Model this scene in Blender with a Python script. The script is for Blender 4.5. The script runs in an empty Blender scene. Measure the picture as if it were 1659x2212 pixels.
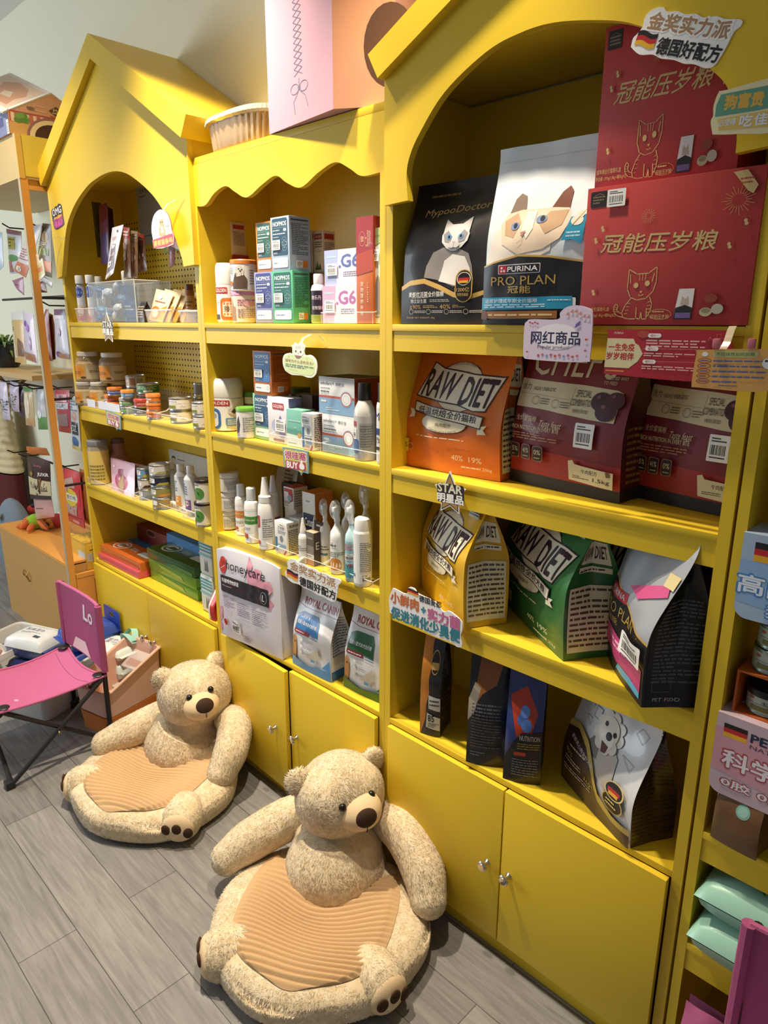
import bpy, bmesh, math, random
import numpy as np
from mathutils import Vector, Matrix, noise
from mathutils.geometry import tessellate_polygon

SC = bpy.context.scene
COL = SC.collection
RNG = random.Random(7)
PI = math.pi
rad = math.radians

# ------------------------------------------------------------------ camera
FPX, CX, CY = 1506.34, 829.5, 1106.0
CAM = Vector((3.2013, -1.2688, 1.6273))
YAW, PIT, ROL = rad(44.788), rad(15.253), rad(0.17)
FW = Vector((-math.sin(YAW)*math.cos(PIT), math.cos(YAW)*math.cos(PIT), -math.sin(PIT)))
_r = Vector((math.cos(YAW), math.sin(YAW), 0)); _u = _r.cross(FW)
RI = math.cos(ROL)*_r + math.sin(ROL)*_u
UP = -math.sin(ROL)*_r + math.cos(ROL)*_u
cd = bpy.data.cameras.new('camera'); cam = bpy.data.objects.new('camera', cd); COL.objects.link(cam)
cd.sensor_fit = 'HORIZONTAL'; cd.sensor_width = 36.0; cd.lens = FPX/1659*36; cd.clip_start = .02
cam.matrix_world = Matrix(((RI.x, UP.x, -FW.x, CAM.x), (RI.y, UP.y, -FW.y, CAM.y), (RI.z, UP.z, -FW.z, CAM.z), (0, 0, 0, 1)))
SC.camera = cam

# ------------------------------------------------------------------ view, world, lamps
vs = SC.view_settings
vs.view_transform = 'Standard'; vs.look = 'None'; vs.gamma = 1.0; vs.exposure = 0.0; vs.use_curve_mapping = False
W = bpy.data.worlds.new('shop_ambient'); SC.world = W; W.use_nodes = True
W.node_tree.nodes['Background'].inputs[0].default_value = (0.92, 0.95, 1.0, 1)
W.node_tree.nodes['Background'].inputs[1].default_value = 0.2

def spot(name, loc, tgt, power, col=(1, .86, .66), size=80, blend=.6, r=.035):
    l = bpy.data.lights.new(name, 'SPOT'); l.energy = power; l.color = col
    l.spot_size = rad(size); l.spot_blend = blend; l.shadow_soft_size = r
    o = bpy.data.objects.new(name, l); COL.objects.link(o)
    o.location = loc; o.rotation_euler = (Vector(tgt)-Vector(loc)).to_track_quat('-Z', 'Y').to_euler()
    return o
def area(name, loc, tgt, power, sx, sy, col=(1, 1, 1)):
    l = bpy.data.lights.new(name, 'AREA'); l.energy = power; l.color = col; l.shape = 'RECTANGLE'; l.size = sx; l.size_y = sy
    o = bpy.data.objects.new(name, l); COL.objects.link(o)
    o.location = loc; o.rotation_euler = (Vector(tgt)-Vector(loc)).to_track_quat('-Z', 'Y').to_euler()
    return o
spot('ceiling_spot_a', (1.3, -.42, 3.1), (1.3, -.22, .8), 330, size=84, blend=.9)
spot('ceiling_spot_b', (2.15, -.23, 3.1), (2.15, -.2, .0), 170, size=60, blend=.7)
spot('ceiling_spot_c', (.2, -.8, 3.1), (-.1, -.2, 1.0), 95, size=92, blend=.9)
area('shop_window_daylight', (-2.3, -2.7, 1.9), (.6, 0, 1.2), 70, 2.0, 1.8, (.84, .93, 1))

# ------------------------------------------------------------------ pixels to points
def _d(px, py): return FW + RI*((px-CX)/FPX) - UP*((py-CY)/FPX)
def at(px, py, x=None, y=None, z=None):
    d = _d(px, py); i, v = (0, x) if x is not None else (1, y) if y is not None else (2, z)
    return CAM + d*((v-CAM[i])/d[i])
def Xof(px, y, z):           # world x seen in column px at a given depth and height
    k = (px-CX)/FPX; n = RI-FW*k
    return CAM.x - ((y-CAM.y)*n.y + (z-CAM.z)*n.z)/n.x
def along(px, p, d):         # how far from p along d until column px is reached
    k = (px-CX)/FPX; n = RI-FW*k
    return -((p-CAM).dot(n))/d.dot(n)
def Zof(py, x, y):
    k = (CY-py)/FPX; n = UP-FW*k
    return CAM.z - ((x-CAM.x)*n.x + (y-CAM.y)*n.y)/n.z

# ------------------------------------------------------------------ materials
def lin(h):
    h = h.lstrip('#')
    if len(h) == 3: h = ''.join(c+c for c in h)
    f = lambda c: c/12.92 if c <= .04045 else ((c+.055)/1.055)**2.4
    return tuple(f(int(h[i:i+2], 16)/255) for i in (0, 2, 4)) + (1,)
_M = {}
def mat(h, rough=.5, metal=0, spec=.5, coat=0, bump=0, bscale=60, vary=0):
    k = (h, rough, metal, spec, coat, bump, bscale, vary)
    if k in _M: return _M[k]
    m = bpy.data.materials.new('m_'+h.lstrip('#')); m.use_nodes = True
    nt = m.node_tree; b = nt.nodes['Principled BSDF']
    b.inputs['Base Color'].default_value = lin(h); b.inputs['Roughness'].default_value = rough
    b.inputs['Metallic'].default_value = metal; b.inputs['Specular IOR Level'].default_value = spec
    b.inputs['Coat Weight'].default_value = coat
    if bump or vary:
        tc = nt.nodes.new('ShaderNodeTexCoord'); n = nt.nodes.new('ShaderNodeTexNoise')
        n.inputs['Scale'].default_value = bscale; n.inputs['Detail'].default_value = 4
        nt.links.new(tc.outputs['Object'], n.inputs['Vector'])
        if bump:
            bp = nt.nodes.new('ShaderNodeBump'); bp.inputs['Strength'].default_value = bump; bp.inputs['Distance'].default_value = .004
            nt.links.new(n.outputs['Fac'], bp.inputs['Height']); nt.links.new(bp.outputs['Normal'], b.inputs['Normal'])
        if vary:
            mx = nt.nodes.new('ShaderNodeMix'); mx.data_type = 'RGBA'
            c = lin(h); mx.inputs[6].default_value = tuple(min(1, v*(1-vary)) for v in c[:3])+(1,); mx.inputs[7].default_value = tuple(min(1, v*(1+vary)) for v in c[:3])+(1,)
            nt.links.new(n.outputs['Fac'], mx.inputs[0]); nt.links.new(mx.outputs[2], b.inputs['Base Color'])
    _M[k] = m
    return m
def clear(h='ffffff', alpha=.12, rough=.08):
    k = ('clear', h, alpha, rough)
    if k in _M: return _M[k]
    m = bpy.data.materials.new('clear_plastic'); m.use_nodes = True; nt = m.node_tree
    for n in list(nt.nodes): nt.nodes.remove(n)
    o = nt.nodes.new('ShaderNodeOutputMaterial'); t = nt.nodes.new('ShaderNodeBsdfTransparent'); p = nt.nodes.new('ShaderNodeBsdfPrincipled')
    p.inputs['Base Color'].default_value = lin(h); p.inputs['Roughness'].default_value = rough
    fr = nt.nodes.new('ShaderNodeLayerWeight'); fr.inputs[0].default_value = .5
    pw = nt.nodes.new('ShaderNodeMath'); pw.operation = 'POWER'; pw.inputs[1].default_value = 4
    ad = nt.nodes.new('ShaderNodeMath'); ad.operation = 'MULTIPLY_ADD'; ad.inputs[1].default_value = .5; ad.inputs[2].default_value = alpha; ad.use_clamp = True
    mx = nt.nodes.new('ShaderNodeMixShader'); L = nt.links.new
    L(fr.outputs['Facing'], pw.inputs[0]); L(pw.outputs[0], ad.inputs[0]); L(ad.outputs[0], mx.inputs[0]); L(t.outputs[0], mx.inputs[1]); L(p.outputs[0], mx.inputs[2]); L(mx.outputs[0], o.inputs[0])
    _M[k] = m
    return m
YEL = mat('#e0bf30', .4, spec=.35, bump=.03, bscale=400)

# ------------------------------------------------------------------ mesh builder
class MB:
    def __init__(s): s.v = []; s.f = []; s.m = []; s.mats = []; s.cn = None; s.layer = 0
    def mi(s, m):
        if m not in s.mats: s.mats.append(m)
        return s.mats.index(m)
    def add(s, vs, fs, m):
        o = len(s.v); s.v.extend([tuple(v) for v in vs]); i = s.mi(m)
        for f in fs: s.f.append(tuple(a+o for a in f)); s.m.append(i)
    def box(s, x0, y0, z0, x1, y1, z1, m, bev=0, xf=None):
        if bev:
            bm = bmesh.new(); bmesh.ops.create_cube(bm, size=1)
            for v in bm.verts: v.co = Vector(((x0+x1)/2+v.co.x*(x1-x0), (y0+y1)/2+v.co.y*(y1-y0), (z0+z1)/2+v.co.z*(z1-z0)))
            bmesh.ops.bevel(bm, geom=list(bm.edges), offset=bev, segments=2, affect='EDGES', profile=.6)
            vs = [v.co.copy() for v in bm.verts]; bm.verts.index_update(); fs = [[v.index for v in f.verts] for f in bm.faces]; bm.free()
        else:
            vs = [Vector((x, y, z)) for x in (x0, x1) for y in (y0, y1) for z in (z0, z1)]
            fs = [(0, 1, 3, 2), (4, 6, 7, 5), (0, 4, 5, 1), (2, 3, 7, 6), (0, 2, 6, 4), (1, 5, 7, 3)]
        if xf is not None: vs = [xf @ v for v in vs]
        s.add(vs, fs, m)
    def prism(s, poly, fn, m, m_side=None, holes=()):
        # poly in 2D, fn(x, y, k) -> 3D with k 0 (front) / 1 (back)
        loops = [list(poly)]+[list(h) for h in holes]
        tri = tessellate_polygon([[Vector((p[0], p[1], 0)) for p in l] for l in loops])
        flat = [p for l in loops for p in l]; n = len(flat)
        fr = [tuple(t) for t in tri]
        s.add([fn(p[0], p[1], 0) for p in flat], fr, m)
        s.add([fn(p[0], p[1], 1) for p in flat], [t[::-1] for t in fr], m)
        for l in loops:
            k = len(l)
            vs = [fn(p[0], p[1], 0) for p in l]+[fn(p[0], p[1], 1) for p in l]
            s.add(vs, [(i, (i+1) % k, k+(i+1) % k, k+i) for i in range(k)], m_side or m)
    def lathe(s, prof, m, c=(0, 0, 0), n=24, mats=None, xf=None):
        vs = []
        for r, z in prof:
            for i in range(n):
                a = 2*PI*i/n; vs.append(Vector((c[0]+r*math.cos(a), c[1]+r*math.sin(a), c[2]+z)))
        if xf is not None: vs = [xf @ v for v in vs]
        for j in range(len(prof)-1):
            fs = [(j*n+i, j*n+(i+1) % n, (j+1)*n+(i+1) % n, (j+1)*n+i) for i in range(n)]
            mm = mats[j] if mats else m
            o = len(s.v) if j == 0 else o
            if j == 0: s.v.extend([tuple(v) for v in vs])
            k = s.mi(mm)
            for f in fs: s.f.append(tuple(a+o for a in f)); s.m.append(k)
    def tube(s, pts, r, m, n=8, closed=False, caps=True):
        pts = [Vector(p) for p in pts]; N = len(pts); vs = []; prev = None
        rr = r if hasattr(r, '__len__') else [r]*N
        for i, p in enumerate(pts):
            t = ((pts[(i+1) % N] if closed or i < N-1 else p) - (pts[i-1] if closed or i > 0 else p)).normalized()
            a = prev if prev is not None else (Vector((0, 0, 1)) if abs(t.z) < .9 else Vector((1, 0, 0)))
            b = (a - t*a.dot(t)); b = b.normalized() if b.length > 1e-6 else t.orthogonal().normalized()
            prev = b; c = t.cross(b)
            for k in range(n):
                w = 2*PI*k/n; vs.append(p+(b*math.cos(w)+c*math.sin(w))*rr[i])
        fs = []
        for i in range(N if closed else N-1):
            j = (i+1) % N
            for k in range(n): fs.append((i*n+k, i*n+(k+1) % n, j*n+(k+1) % n, j*n+k))
        if caps and not closed: fs += [tuple(range(n))[::-1], tuple((N-1)*n+k for k in range(n))]
        s.add(vs, fs, m)
    def grid(s, fn, nu, nv, m, wu=False, wv=False):
        # fn(u, v) in 0..1
        U = nu if wu else nu+1; V = nv if wv else nv+1
        vs = [fn(i/nu, j/nv) for j in range(V) for i in range(U)]
        fs = [(j*U+i, j*U+(i+1) % U, ((j+1) % V)*U+(i+1) % U, ((j+1) % V)*U+i) for j in range(nv) for i in range(nu)]
        s.add(vs, fs, m)
    def ell(s, c, rx, ry, rz, m, nu=20, nv=12, M=None, fn=None):
        def g(u, v):
            a = 2*PI*u; b = PI*(v-.5)
            p = Vector((math.cos(a)*math.cos(b), math.sin(a)*math.cos(b), math.sin(b)))
            k = fn(p) if fn else 1
            p = Vector((p.x*rx, p.y*ry, p.z*rz))*k
            if M is not None: p = M @ p
            return p+Vector(c)
        s.grid(g, nu, nv, m, wu=True)
    def build(s, name, parent=None, sharp=35, loc=None):
        me = bpy.data.meshes.new(name); me.from_pydata(s.v, [], s.f)
        for m in s.mats: me.materials.append(m)
        me.polygons.foreach_set('material_index', s.m)
        me.polygons.foreach_set('use_smooth', [True]*len(s.f))
        me.update()
        if sharp < 180: me.set_sharp_from_angle(angle=rad(sharp))
        if s.cn is not None:
            a = np.empty(len(s.v)*3); me.vertices.foreach_get('normal', a); a = a.reshape(-1, 3); a[s.cn[0]:s.cn[0]+len(s.cn[1])] = s.cn[1]
            me.normals_split_custom_set_from_vertices(a.tolist())
        o = bpy.data.objects.new(name, me); COL.objects.link(o)
        if parent is not None: o.parent = parent
        if loc is not None: o.location = loc
        return o

def tag(o, label, cat, group=None):
    o['label'] = label; o['category'] = cat
    if group: o['group'] = group
    return o
def thing(name, label, cat, loc=(0, 0, 0), rz=0, group=None):
    o = bpy.data.objects.new(name, None); COL.objects.link(o); o.empty_display_size = .05
    o.location = loc; o.rotation_euler = (0, 0, rad(rz))
    return tag(o, label, cat, group)
def struct(name, mb):
    o = mb.build(name); o['kind'] = 'structure'; return o

# ------------------------------------------------------------------ printing on surfaces
_T = {}
def text2d(st, bold=0):
    k = (st, bold)
    if k in _T: return _T[k]
    cu = bpy.data.curves.new('glyphs', 'FONT'); cu.body = st; cu.resolution_u = 2; cu.offset = bold
    ob = bpy.data.objects.new('glyphs', cu); me = ob.to_mesh(); me.calc_loop_triangles()
    v = [(p.co.x, p.co.y) for p in me.vertices]; t = [tuple(x.vertices) for x in me.loop_triangles]
    ob.to_mesh_clear(); bpy.data.objects.remove(ob); bpy.data.curves.remove(cu)
    if not v: v, t = [(0, 0), (1, 0), (1, 1)], []
    xs = [p[0] for p in v]; ys = [p[1] for p in v]
    _T[k] = ([(a-min(xs), b-min(ys)) for a, b in v], t, max(xs)-min(xs), max(ys)-min(ys))
    return _T[k]
def _sub(pts, tris, tol):
    if tol <= 0: return pts, tris
    pts = list(pts); out = []; st = list(tris); cache = {}
    while st:
        a, b, c = st.pop()
        e = [(math.dist(pts[a], pts[b]), a, b, c), (math.dist(pts[b], pts[c]), b, c, a), (math.dist(pts[c], pts[a]), c, a, b)]
        l, i, j, k = max(e)
        if l <= tol: out.append((a, b, c)); continue
        key = (min(i, j), max(i, j))
        if key not in cache: pts.append(((pts[i][0]+pts[j][0])/2, (pts[i][1]+pts[j][1])/2)); cache[key] = len(pts)-1
        m = cache[key]; st += [(i, m, k), (m, j, k)]
    return pts, out
def rrect(x0, y0, x1, y1, r, n=4):
    if r <= 0: return [(x0, y0), (x1, y0), (x1, y1), (x0, y1)]
    r = min(r, (x1-x0)/2, (y1-y0)/2); p = []
    for cx, cy, a in ((x1-r, y0+r, -90), (x1-r, y1-r, 0), (x0+r, y1-r, 90), (x0+r, y0+r, 180)):
        for i in range(n+1): w = rad(a+90*i/n); p.append((cx+r*math.cos(w), cy+r*math.sin(w)))
    return p
def ellp(cx, cy, rx, ry, n=24): return [(cx+rx*math.cos(2*PI*i/n), cy+ry*math.sin(2*PI*i/n)) for i in range(n)]
def ptris(p): return list(p), [tuple(t) for t in tessellate_polygon([[Vector((a, b, 0)) for a, b in p]])]
def strokes(p, w, closed=False):
    pts = []; tr = []; q = list(p)+([p[0]] if closed else [])
    for (ax, ay), (bx, by) in zip(q, q[1:]):
        l = math.hypot(bx-ax, by-ay) or 1; nx, ny = -(by-ay)/l*w/2, (bx-ax)/l*w/2; ex, ey = (bx-ax)/l*w*.3, (by-ay)/l*w*.3
        o = len(pts); pts += [(ax+nx-ex, ay+ny-ey), (ax-nx-ex, ay-ny-ey), (bx-nx+ex, by-ny+ey), (bx+nx+ex, by+ny+ey)]; tr += [(o, o+1, o+2), (o, o+2, o+3)]
    return pts, tr
def put(mb, fmap, W, H, items, tol=0, rough=.5, base=.0004, step=None):
    """print flat shapes on a surface; x, y in percent of W, H; fmap(x, y, lift) in metres"""
    step = step or (.00016 if tol else .00004)
    X = lambda v: v*W/100
    Y = lambda v: v*H/100
    rng = random.Random(len(items)*31+int(W*1e4))
    def emit(pts, tr, c):
        m = c if not isinstance(c, str) else mat(c, rough)
        pts, tr = _sub(pts, tr, tol)
        off = base+step*mb.layer; mb.layer += 1
        mb.add([fmap(x, y, off) for x, y in pts], tr, m)
    for it in items:
        k = it[0]
        if k == 'r':
            x0, y0, x1, y1, c = it[1:6]; r = it[6]*W/100 if len(it) > 6 else 0
            emit(*ptris(rrect(X(x0), Y(y0), X(x1), Y(y1), r)), c)
        elif k == 'e':
            cx, cy, rx, ry, c = it[1:6]; emit(*ptris(ellp(X(cx), Y(cy), X(rx), Y(ry) if ry else X(rx))), c)
        elif k == 'o':
            cx, cy, rx, ry, w, c = it[1:7]; emit(*strokes(ellp(X(cx), Y(cy), X(rx), Y(ry) if ry else X(rx)), w/1000, True), c)
        elif k == 'p':
            emit(*ptris([(X(a), Y(b)) for a, b in it[1]]), it[2])
        elif k == 'l':
            emit(*strokes([(X(a), Y(b)) for a, b in it[1]], it[2]/1000), it[3])
        elif k == 't':
            st, cx, cy, h, c = it[1:6]; o = it[6] if len(it) > 6 else {}
            pts, tr, tw, th = text2d(st); bo = o.get('b', 0)
            if bo > 0:
                dirs = [(1, 0), (-1, 0), (0, 1), (0, -1)]+([(.7, .7), (-.7, .7), (.7, -.7), (-.7, -.7)] if bo > .035 else [])
            else: dirs = [(0, 0)]
            sy = Y(h)/th; sx = X(o['w'])/tw if 'w' in o else sy
            a = rad(o.get('r', 0)); sh = o.get('s', 0); l0 = mb.layer
            for di, (dx, dy) in enumerate(dirs):
                q = []
                for x, y in pts:
                    x = (x-tw/2+dx*bo)*sx; y = (y-th/2+dy*bo)*sy; x += sh*y
                    if 'arc' in o: y += o['arc']*Y(h)*(1-(2*x/(tw*sx))**2)
                    q.append((X(cx)+x*math.cos(a)-y*math.sin(a), Y(cy)+x*math.sin(a)+y*math.cos(a)))
                mb.layer = l0+di*.35; emit(q, tr, c)
            mb.layer = l0+(len(dirs)-1)*.35+1
        elif k == 'n':
            x0, y0, x1, y1, n, c = it[1:7]; pts = []; tr = []; hh = (y1-y0)/n
            for i in range(n):
                yy = y1-hh*(i+.5); x = x0; e = x1 if rng.random() < .7 else x0+(x1-x0)*rng.uniform(.4, .9)
                while x < e-.5:
                    l = min(rng.uniform(.05, .22)*(x1-x0), e-x); o = len(pts)
                    pts += [(X(x), Y(yy-hh*.22)), (X(x+l), Y(yy-hh*.22)), (X(x+l), Y(yy+hh*.22)), (X(x), Y(yy+hh*.22))]; tr += [(o, o+1, o+2), (o, o+2, o+3)]
                    x += l+.03*(x1-x0)
            emit(pts, tr, c)
        elif k == 'b':
            x0, y0, x1, y1 = it[1:5]; emit(*ptris(rrect(X(x0), Y(y0), X(x1), Y(y1), .05*X(x1-x0))), '#f2f2f0')
            pts = []; tr = []; x = x0+.12*(x1-x0)
            while x < x1-.14*(x1-x0):
                l = rng.uniform(.015, .05)*(x1-x0); o = len(pts)
                pts += [(X(x), Y(y0+.25*(y1-y0))), (X(x+l), Y(y0+.25*(y1-y0))), (X(x+l), Y(y0+.62*(y1-y0))), (X(x), Y(y0+.62*(y1-y0)))]; tr += [(o, o+1, o+2), (o, o+2, o+3)]
                x += l+rng.uniform(.012, .04)*(x1-x0)
            for yy in (.13, .74, .84):
                o = len(pts); e = x0+(x1-x0)*(.55 if yy > .8 else .84)
                pts += [(X(x0+.12*(x1-x0)), Y(y0+yy*(y1-y0))), (X(e), Y(y0+yy*(y1-y0))), (X(e), Y(y0+(yy+.05)*(y1-y0))), (X(x0+.12*(x1-x0)), Y(y0+(yy+.05)*(y1-y0)))]; tr += [(o, o+1, o+2), (o, o+2, o+3)]
            emit(pts, tr, '#3a3a3c')
        elif k == 'flag':
            x0, y0, x1, y1 = it[1:5]; q = []; n = 8
            for j, c in enumerate(('#1b1718', '#c0262c', '#e8b021')):
                wv = lambda t: (y1-y0)*.1*math.sin(2*PI*t)*(it[5] if len(it) > 5 else 1)
                a = y1-(y1-y0)*j/3; b = y1-(y1-y0)*(j+1)/3
                p = [(x0+(x1-x0)*i/n, a+wv(i/n)) for i in range(n+1)]+[(x0+(x1-x0)*i/n, b+wv(i/n)) for i in range(n, -1, -1)]
                emit(*ptris([(X(u), Y(v)) for u, v in p]), c)
def f_front(x0, y, z0): return lambda a, b, o: (x0+a, y-o, z0+b)
def f_right(x, y0, z0): return lambda a, b, o: (x+o, y0+a, z0+b)
def f_left(x, y1, z0): return lambda a, b, o: (x-o, y1-a, z0+b)
def f_top(x0, y0, z): return lambda a, b, o: (x0+a, y0+b, z+o)
def f_cyl(r, z0, W, a0=-90): return lambda a, b, o: ((r+o)*math.cos(rad(a0)+(a-W/2)/r), (r+o)*math.sin(rad(a0)+(a-W/2)/r), z0+b)
# ================================================================== the room
WY = .30
def floor_material():
    m = bpy.data.materials.new('grey_wood_plank'); m.use_nodes = True; nt = m.node_tree; b = nt.nodes['Principled BSDF']; L = nt.links.new
    tc = nt.nodes.new('ShaderNodeTexCoord'); br = nt.nodes.new('ShaderNodeTexBrick')
    br.inputs['Scale'].default_value = 1; br.inputs['Brick Width'].default_value = .92; br.inputs['Row Height'].default_value = .152; br.inputs['Mortar Size'].default_value = .0012
    br.inputs['Color1'].default_value = lin('#94928f'); br.inputs['Color2'].default_value = lin('#82807e'); br.inputs['Mortar'].default_value = lin('#4a4846'); br.offset = .37
    L(tc.outputs['Object'], br.inputs['Vector'])
    mp = nt.nodes.new('ShaderNodeMapping'); mp.inputs['Scale'].default_value = (1.6, 22, 1); L(tc.outputs['Object'], mp.inputs['Vector'])
    n = nt.nodes.new('ShaderNodeTexNoise'); n.inputs['Scale'].default_value = 2.2; n.inputs['Detail'].default_value = 7; n.inputs['Distortion'].default_value = 1.6; L(mp.outputs[0], n.inputs['Vector'])
    cr = nt.nodes.new('ShaderNodeValToRGB'); cr.color_ramp.elements[0].position = .3; cr.color_ramp.elements[1].position = .72
    cr.color_ramp.elements[0].color = (.66, .65, .65, 1); cr.color_ramp.elements[1].color = (1.08, 1.08, 1.08, 1); L(n.outputs['Fac'], cr.inputs[0])
    n2 = nt.nodes.new('ShaderNodeTexNoise'); n2.inputs['Scale'].default_value = 3.5; n2.inputs['Detail'].default_value = 3; L(tc.outputs['Object'], n2.inputs['Vector'])
    c2 = nt.nodes.new('ShaderNodeValToRGB'); c2.color_ramp.elements[0].color = (.8, .8, .82, 1); c2.color_ramp.elements[1].color = (1.1, 1.09, 1.06, 1); L(n2.outputs['Fac'], c2.inputs[0])
    a = nt.nodes.new('ShaderNodeMix'); a.data_type = 'RGBA'; a.blend_type = 'MULTIPLY'; a.inputs[0].default_value = 1; L(br.outputs['Color'], a.inputs[6]); L(cr.outputs[0], a.inputs[7])
    e = nt.nodes.new('ShaderNodeMix'); e.data_type = 'RGBA'; e.blend_type = 'MULTIPLY'; e.inputs[0].default_value = 1; L(a.outputs[2], e.inputs[6]); L(c2.outputs[0], e.inputs[7])
    L(e.outputs[2], b.inputs['Base Color']); b.inputs['Roughness'].default_value = .5
    bp = nt.nodes.new('ShaderNodeBump'); bp.inputs['Strength'].default_value = .12; bp.inputs['Distance'].default_value = .002; L(n.outputs['Fac'], bp.inputs['Height']); L(bp.outputs[0], b.inputs['Normal'])
    return m
b = MB(); b.box(-4.2, -4.5, -.05, 4.6, WY, 0, floor_material()); struct('floor', b)
b = MB(); b.box(-4.2, WY, 0, 4.6, WY+.1, 3.2, mat('#f0eed6', .85, bump=.05, bscale=90)); struct('wall_back', b)
b = MB(); b.box(-4.3, -4.5, 0, -4.2, WY, 3.2, mat('#dcdcc6', .85)); struct('wall_left', b)
b = MB(); b.box(-4.2, -4.5, 3.15, 4.6, WY, 3.2, mat('#e8e8e6', .9)); struct('ceiling', b)

# ================================================================== yellow display cabinets
S1, S2, S3, S0 = 1.6216, 1.2614, .9022, .5348
SF = {S1: .064, S2: .064, S3: .0643, S0: .018}
CD = .29
def knob(p, x, z, par):
    k = MB(); R = Matrix.Translation((x, p, z)) @ Matrix.Rotation(PI/2, 4, 'X')
    k.lathe([(.009, 0), (.007, .003), (.005, .008), (.005, .016), (.012, .018), (.0145, .021), (.0145, .024), (.012, .0265), (.0105, .0262), (.0095, .028), (0, .029)], mat('#c9c4b8', .22, metal=1), n=20, xf=R)
    return k.build('knob', par)
def cabinet(label, x0, x1, t_l, t_r, top):
    """x0..x1 inner width; side thickness t_l/t_r"""
    c = thing('display_cabinet', label, 'shelf cabinet', (x0-t_l, 0, 0), 0, 'yellow display cabinets')
    ox = x0-t_l; w = x1-x0
    L = lambda v: v-ox
    b = MB(); b.box(0, 0, .0, t_l, CD, top, YEL); b.build('side_panel', c)
    b = MB(); b.box(L(x1), 0, .0, L(x1)+t_r, CD, top, YEL); b.build('side_panel', c)
    for s in (S1, S2, S3, S0):
        b = MB(); b.box(L(x0), .0, s-.016, L(x1), CD, s, YEL, .0012)
        if s != S0: b.box(L(x0), .003, s-SF[s], L(x1), .018, s-.0165, YEL)
        b.build('shelf', c)
    b = MB(); b.box(L(x0), .012, 0, L(x1), .03, .06, YEL); b.build('toe_kick', c)
    return c, L
def back(c, L, x0, x1, z1, holes=False):
    b = MB(); b.box(L(x0), CD-.006, 0, L(x1), CD, z1, YEL)
    if holes:
        hm = mat('#2a2108', .9); n = 10
        for (za, zb) in ((S1+.02, 2.06), (S2+.02, S1-.07)):
            z = za; r = 0
            while z < zb:
                x = x0+.02
                while x < x1-.01:
                    b.add([(L(x)+.0042*math.cos(2*PI*i/n), CD-.0064, z+.0042*math.sin(2*PI*i/n)) for i in range(n)], [tuple(range(n))], hm); x += .0235
                z += .0235; r += 1
    return b.build('back_panel', c)
def gable(c, L, xl, xr, zbot, zsh, zap, arch):
    out = [(xl, zsh), ((xl+xr)/2, zap), (xr, zsh), (xr, zbot)]+arch+[(xl, zbot)]
    b = MB(); b.prism([(L(x), z) for x, z in out], lambda x, z, k: Vector((x, -.018+.018*k, z)), YEL); b.build('gable_panel', c)
def roof(c, L, cx, apex, eo, ei, apexi):
    for s in (-1, 1):
        q = [(cx, apex), (cx+s*(eo[0]-cx), eo[1]), (cx+s*(ei[0]-cx), ei[1]), (cx, apexi)]
        b = MB(); b.prism([(L(x), z) for x, z in q], lambda x, z, k: Vector((x, -.04+(WY+.037)*k, z)), YEL); b.build('roof_panel', c)

# left cabinet with the pointed roof
c1, L1 = cabinet('leftmost tall yellow cabinet with a whole pointed roof and pegboard back', 0.0, 1.0675, .02, .0185, 2.19)
back(c1, L1, 0, 1.0675, 2.19, True)
b = MB(); b.box(L1(0), .0, 2.175, L1(1.0675), CD, 2.19, YEL); b.build('top_board', c1)  # unseen board, added under the roof to keep the top tier dark
A1 = [(.025, 1.811), (.055, 1.87), (.095, 1.947), (.146, 2.014), (.238, 2.075), (.361, 2.122), (.46, 2.14), (.545, 2.146), (.63, 2.139), (.72, 2.112), (.839, 2.05), (.915, 1.99), (.974, 1.918), (1.021, 1.832), (1.03, 1.8)]
def smooth_arch(pts, n=6):
    out = []
    for i in range(len(pts)-1):
        p0 = pts[max(i-1, 0)]; p1 = pts[i]; p2 = pts[i+1]; p3 = pts[min(i+2, len(pts)-1)]
        for k in range(n):
            t = k/n; out.append(tuple(.5*((2*p1[j])+(p2[j]-p0[j])*t+(2*p0[j]-5*p1[j]+4*p2[j]-p3[j])*t*t+(3*p1[j]-p0[j]-3*p2[j]+p3[j])*t**3) for j in (0, 1)))
    return out+[pts[-1]]
gable(c1, L1, -.029, 1.098, 1.803, 2.18, 2.52, smooth_arch(A1[::-1]))
roof(c1, L1, .535, 2.584, (1.142, 2.225), (1.103, 2.168), 2.507)
# middle cabinet with the scalloped valance
c2, L2 = cabinet('middle yellow cabinet with a scalloped valance and flat top', 1.106, 1.925, .0185, .0205, 2.0975)
back(c2, L2, 1.106, 1.925, 2.1)
b = MB(); b.box(0, 0, 2.098, L2(1.9455), CD, 2.116, YEL, .001); b.build('top_board', c2)
wv = smooth_arch([(1.925, 1.968), (1.862, 1.968), (1.82, 1.99), (1.766, 2.012), (1.70, 1.997), (1.628, 1.9705), (1.57, 1.988), (1.519, 2.013), (1.455, 1.998), (1.379, 1.9735), (1.32, 1.995), (1.272, 2.0165), (1.21, 2.004), (1.156, 1.976), (1.106, 1.977)], 5)
b = MB(); b.prism([(L2(1.106), 2.0975), (L2(1.925), 2.0975)]+[(L2(x), z) for x, z in wv], lambda x, z, k: Vector((x, -.0+.016*k, z)), YEL); b.build('valance', c2)
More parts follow.
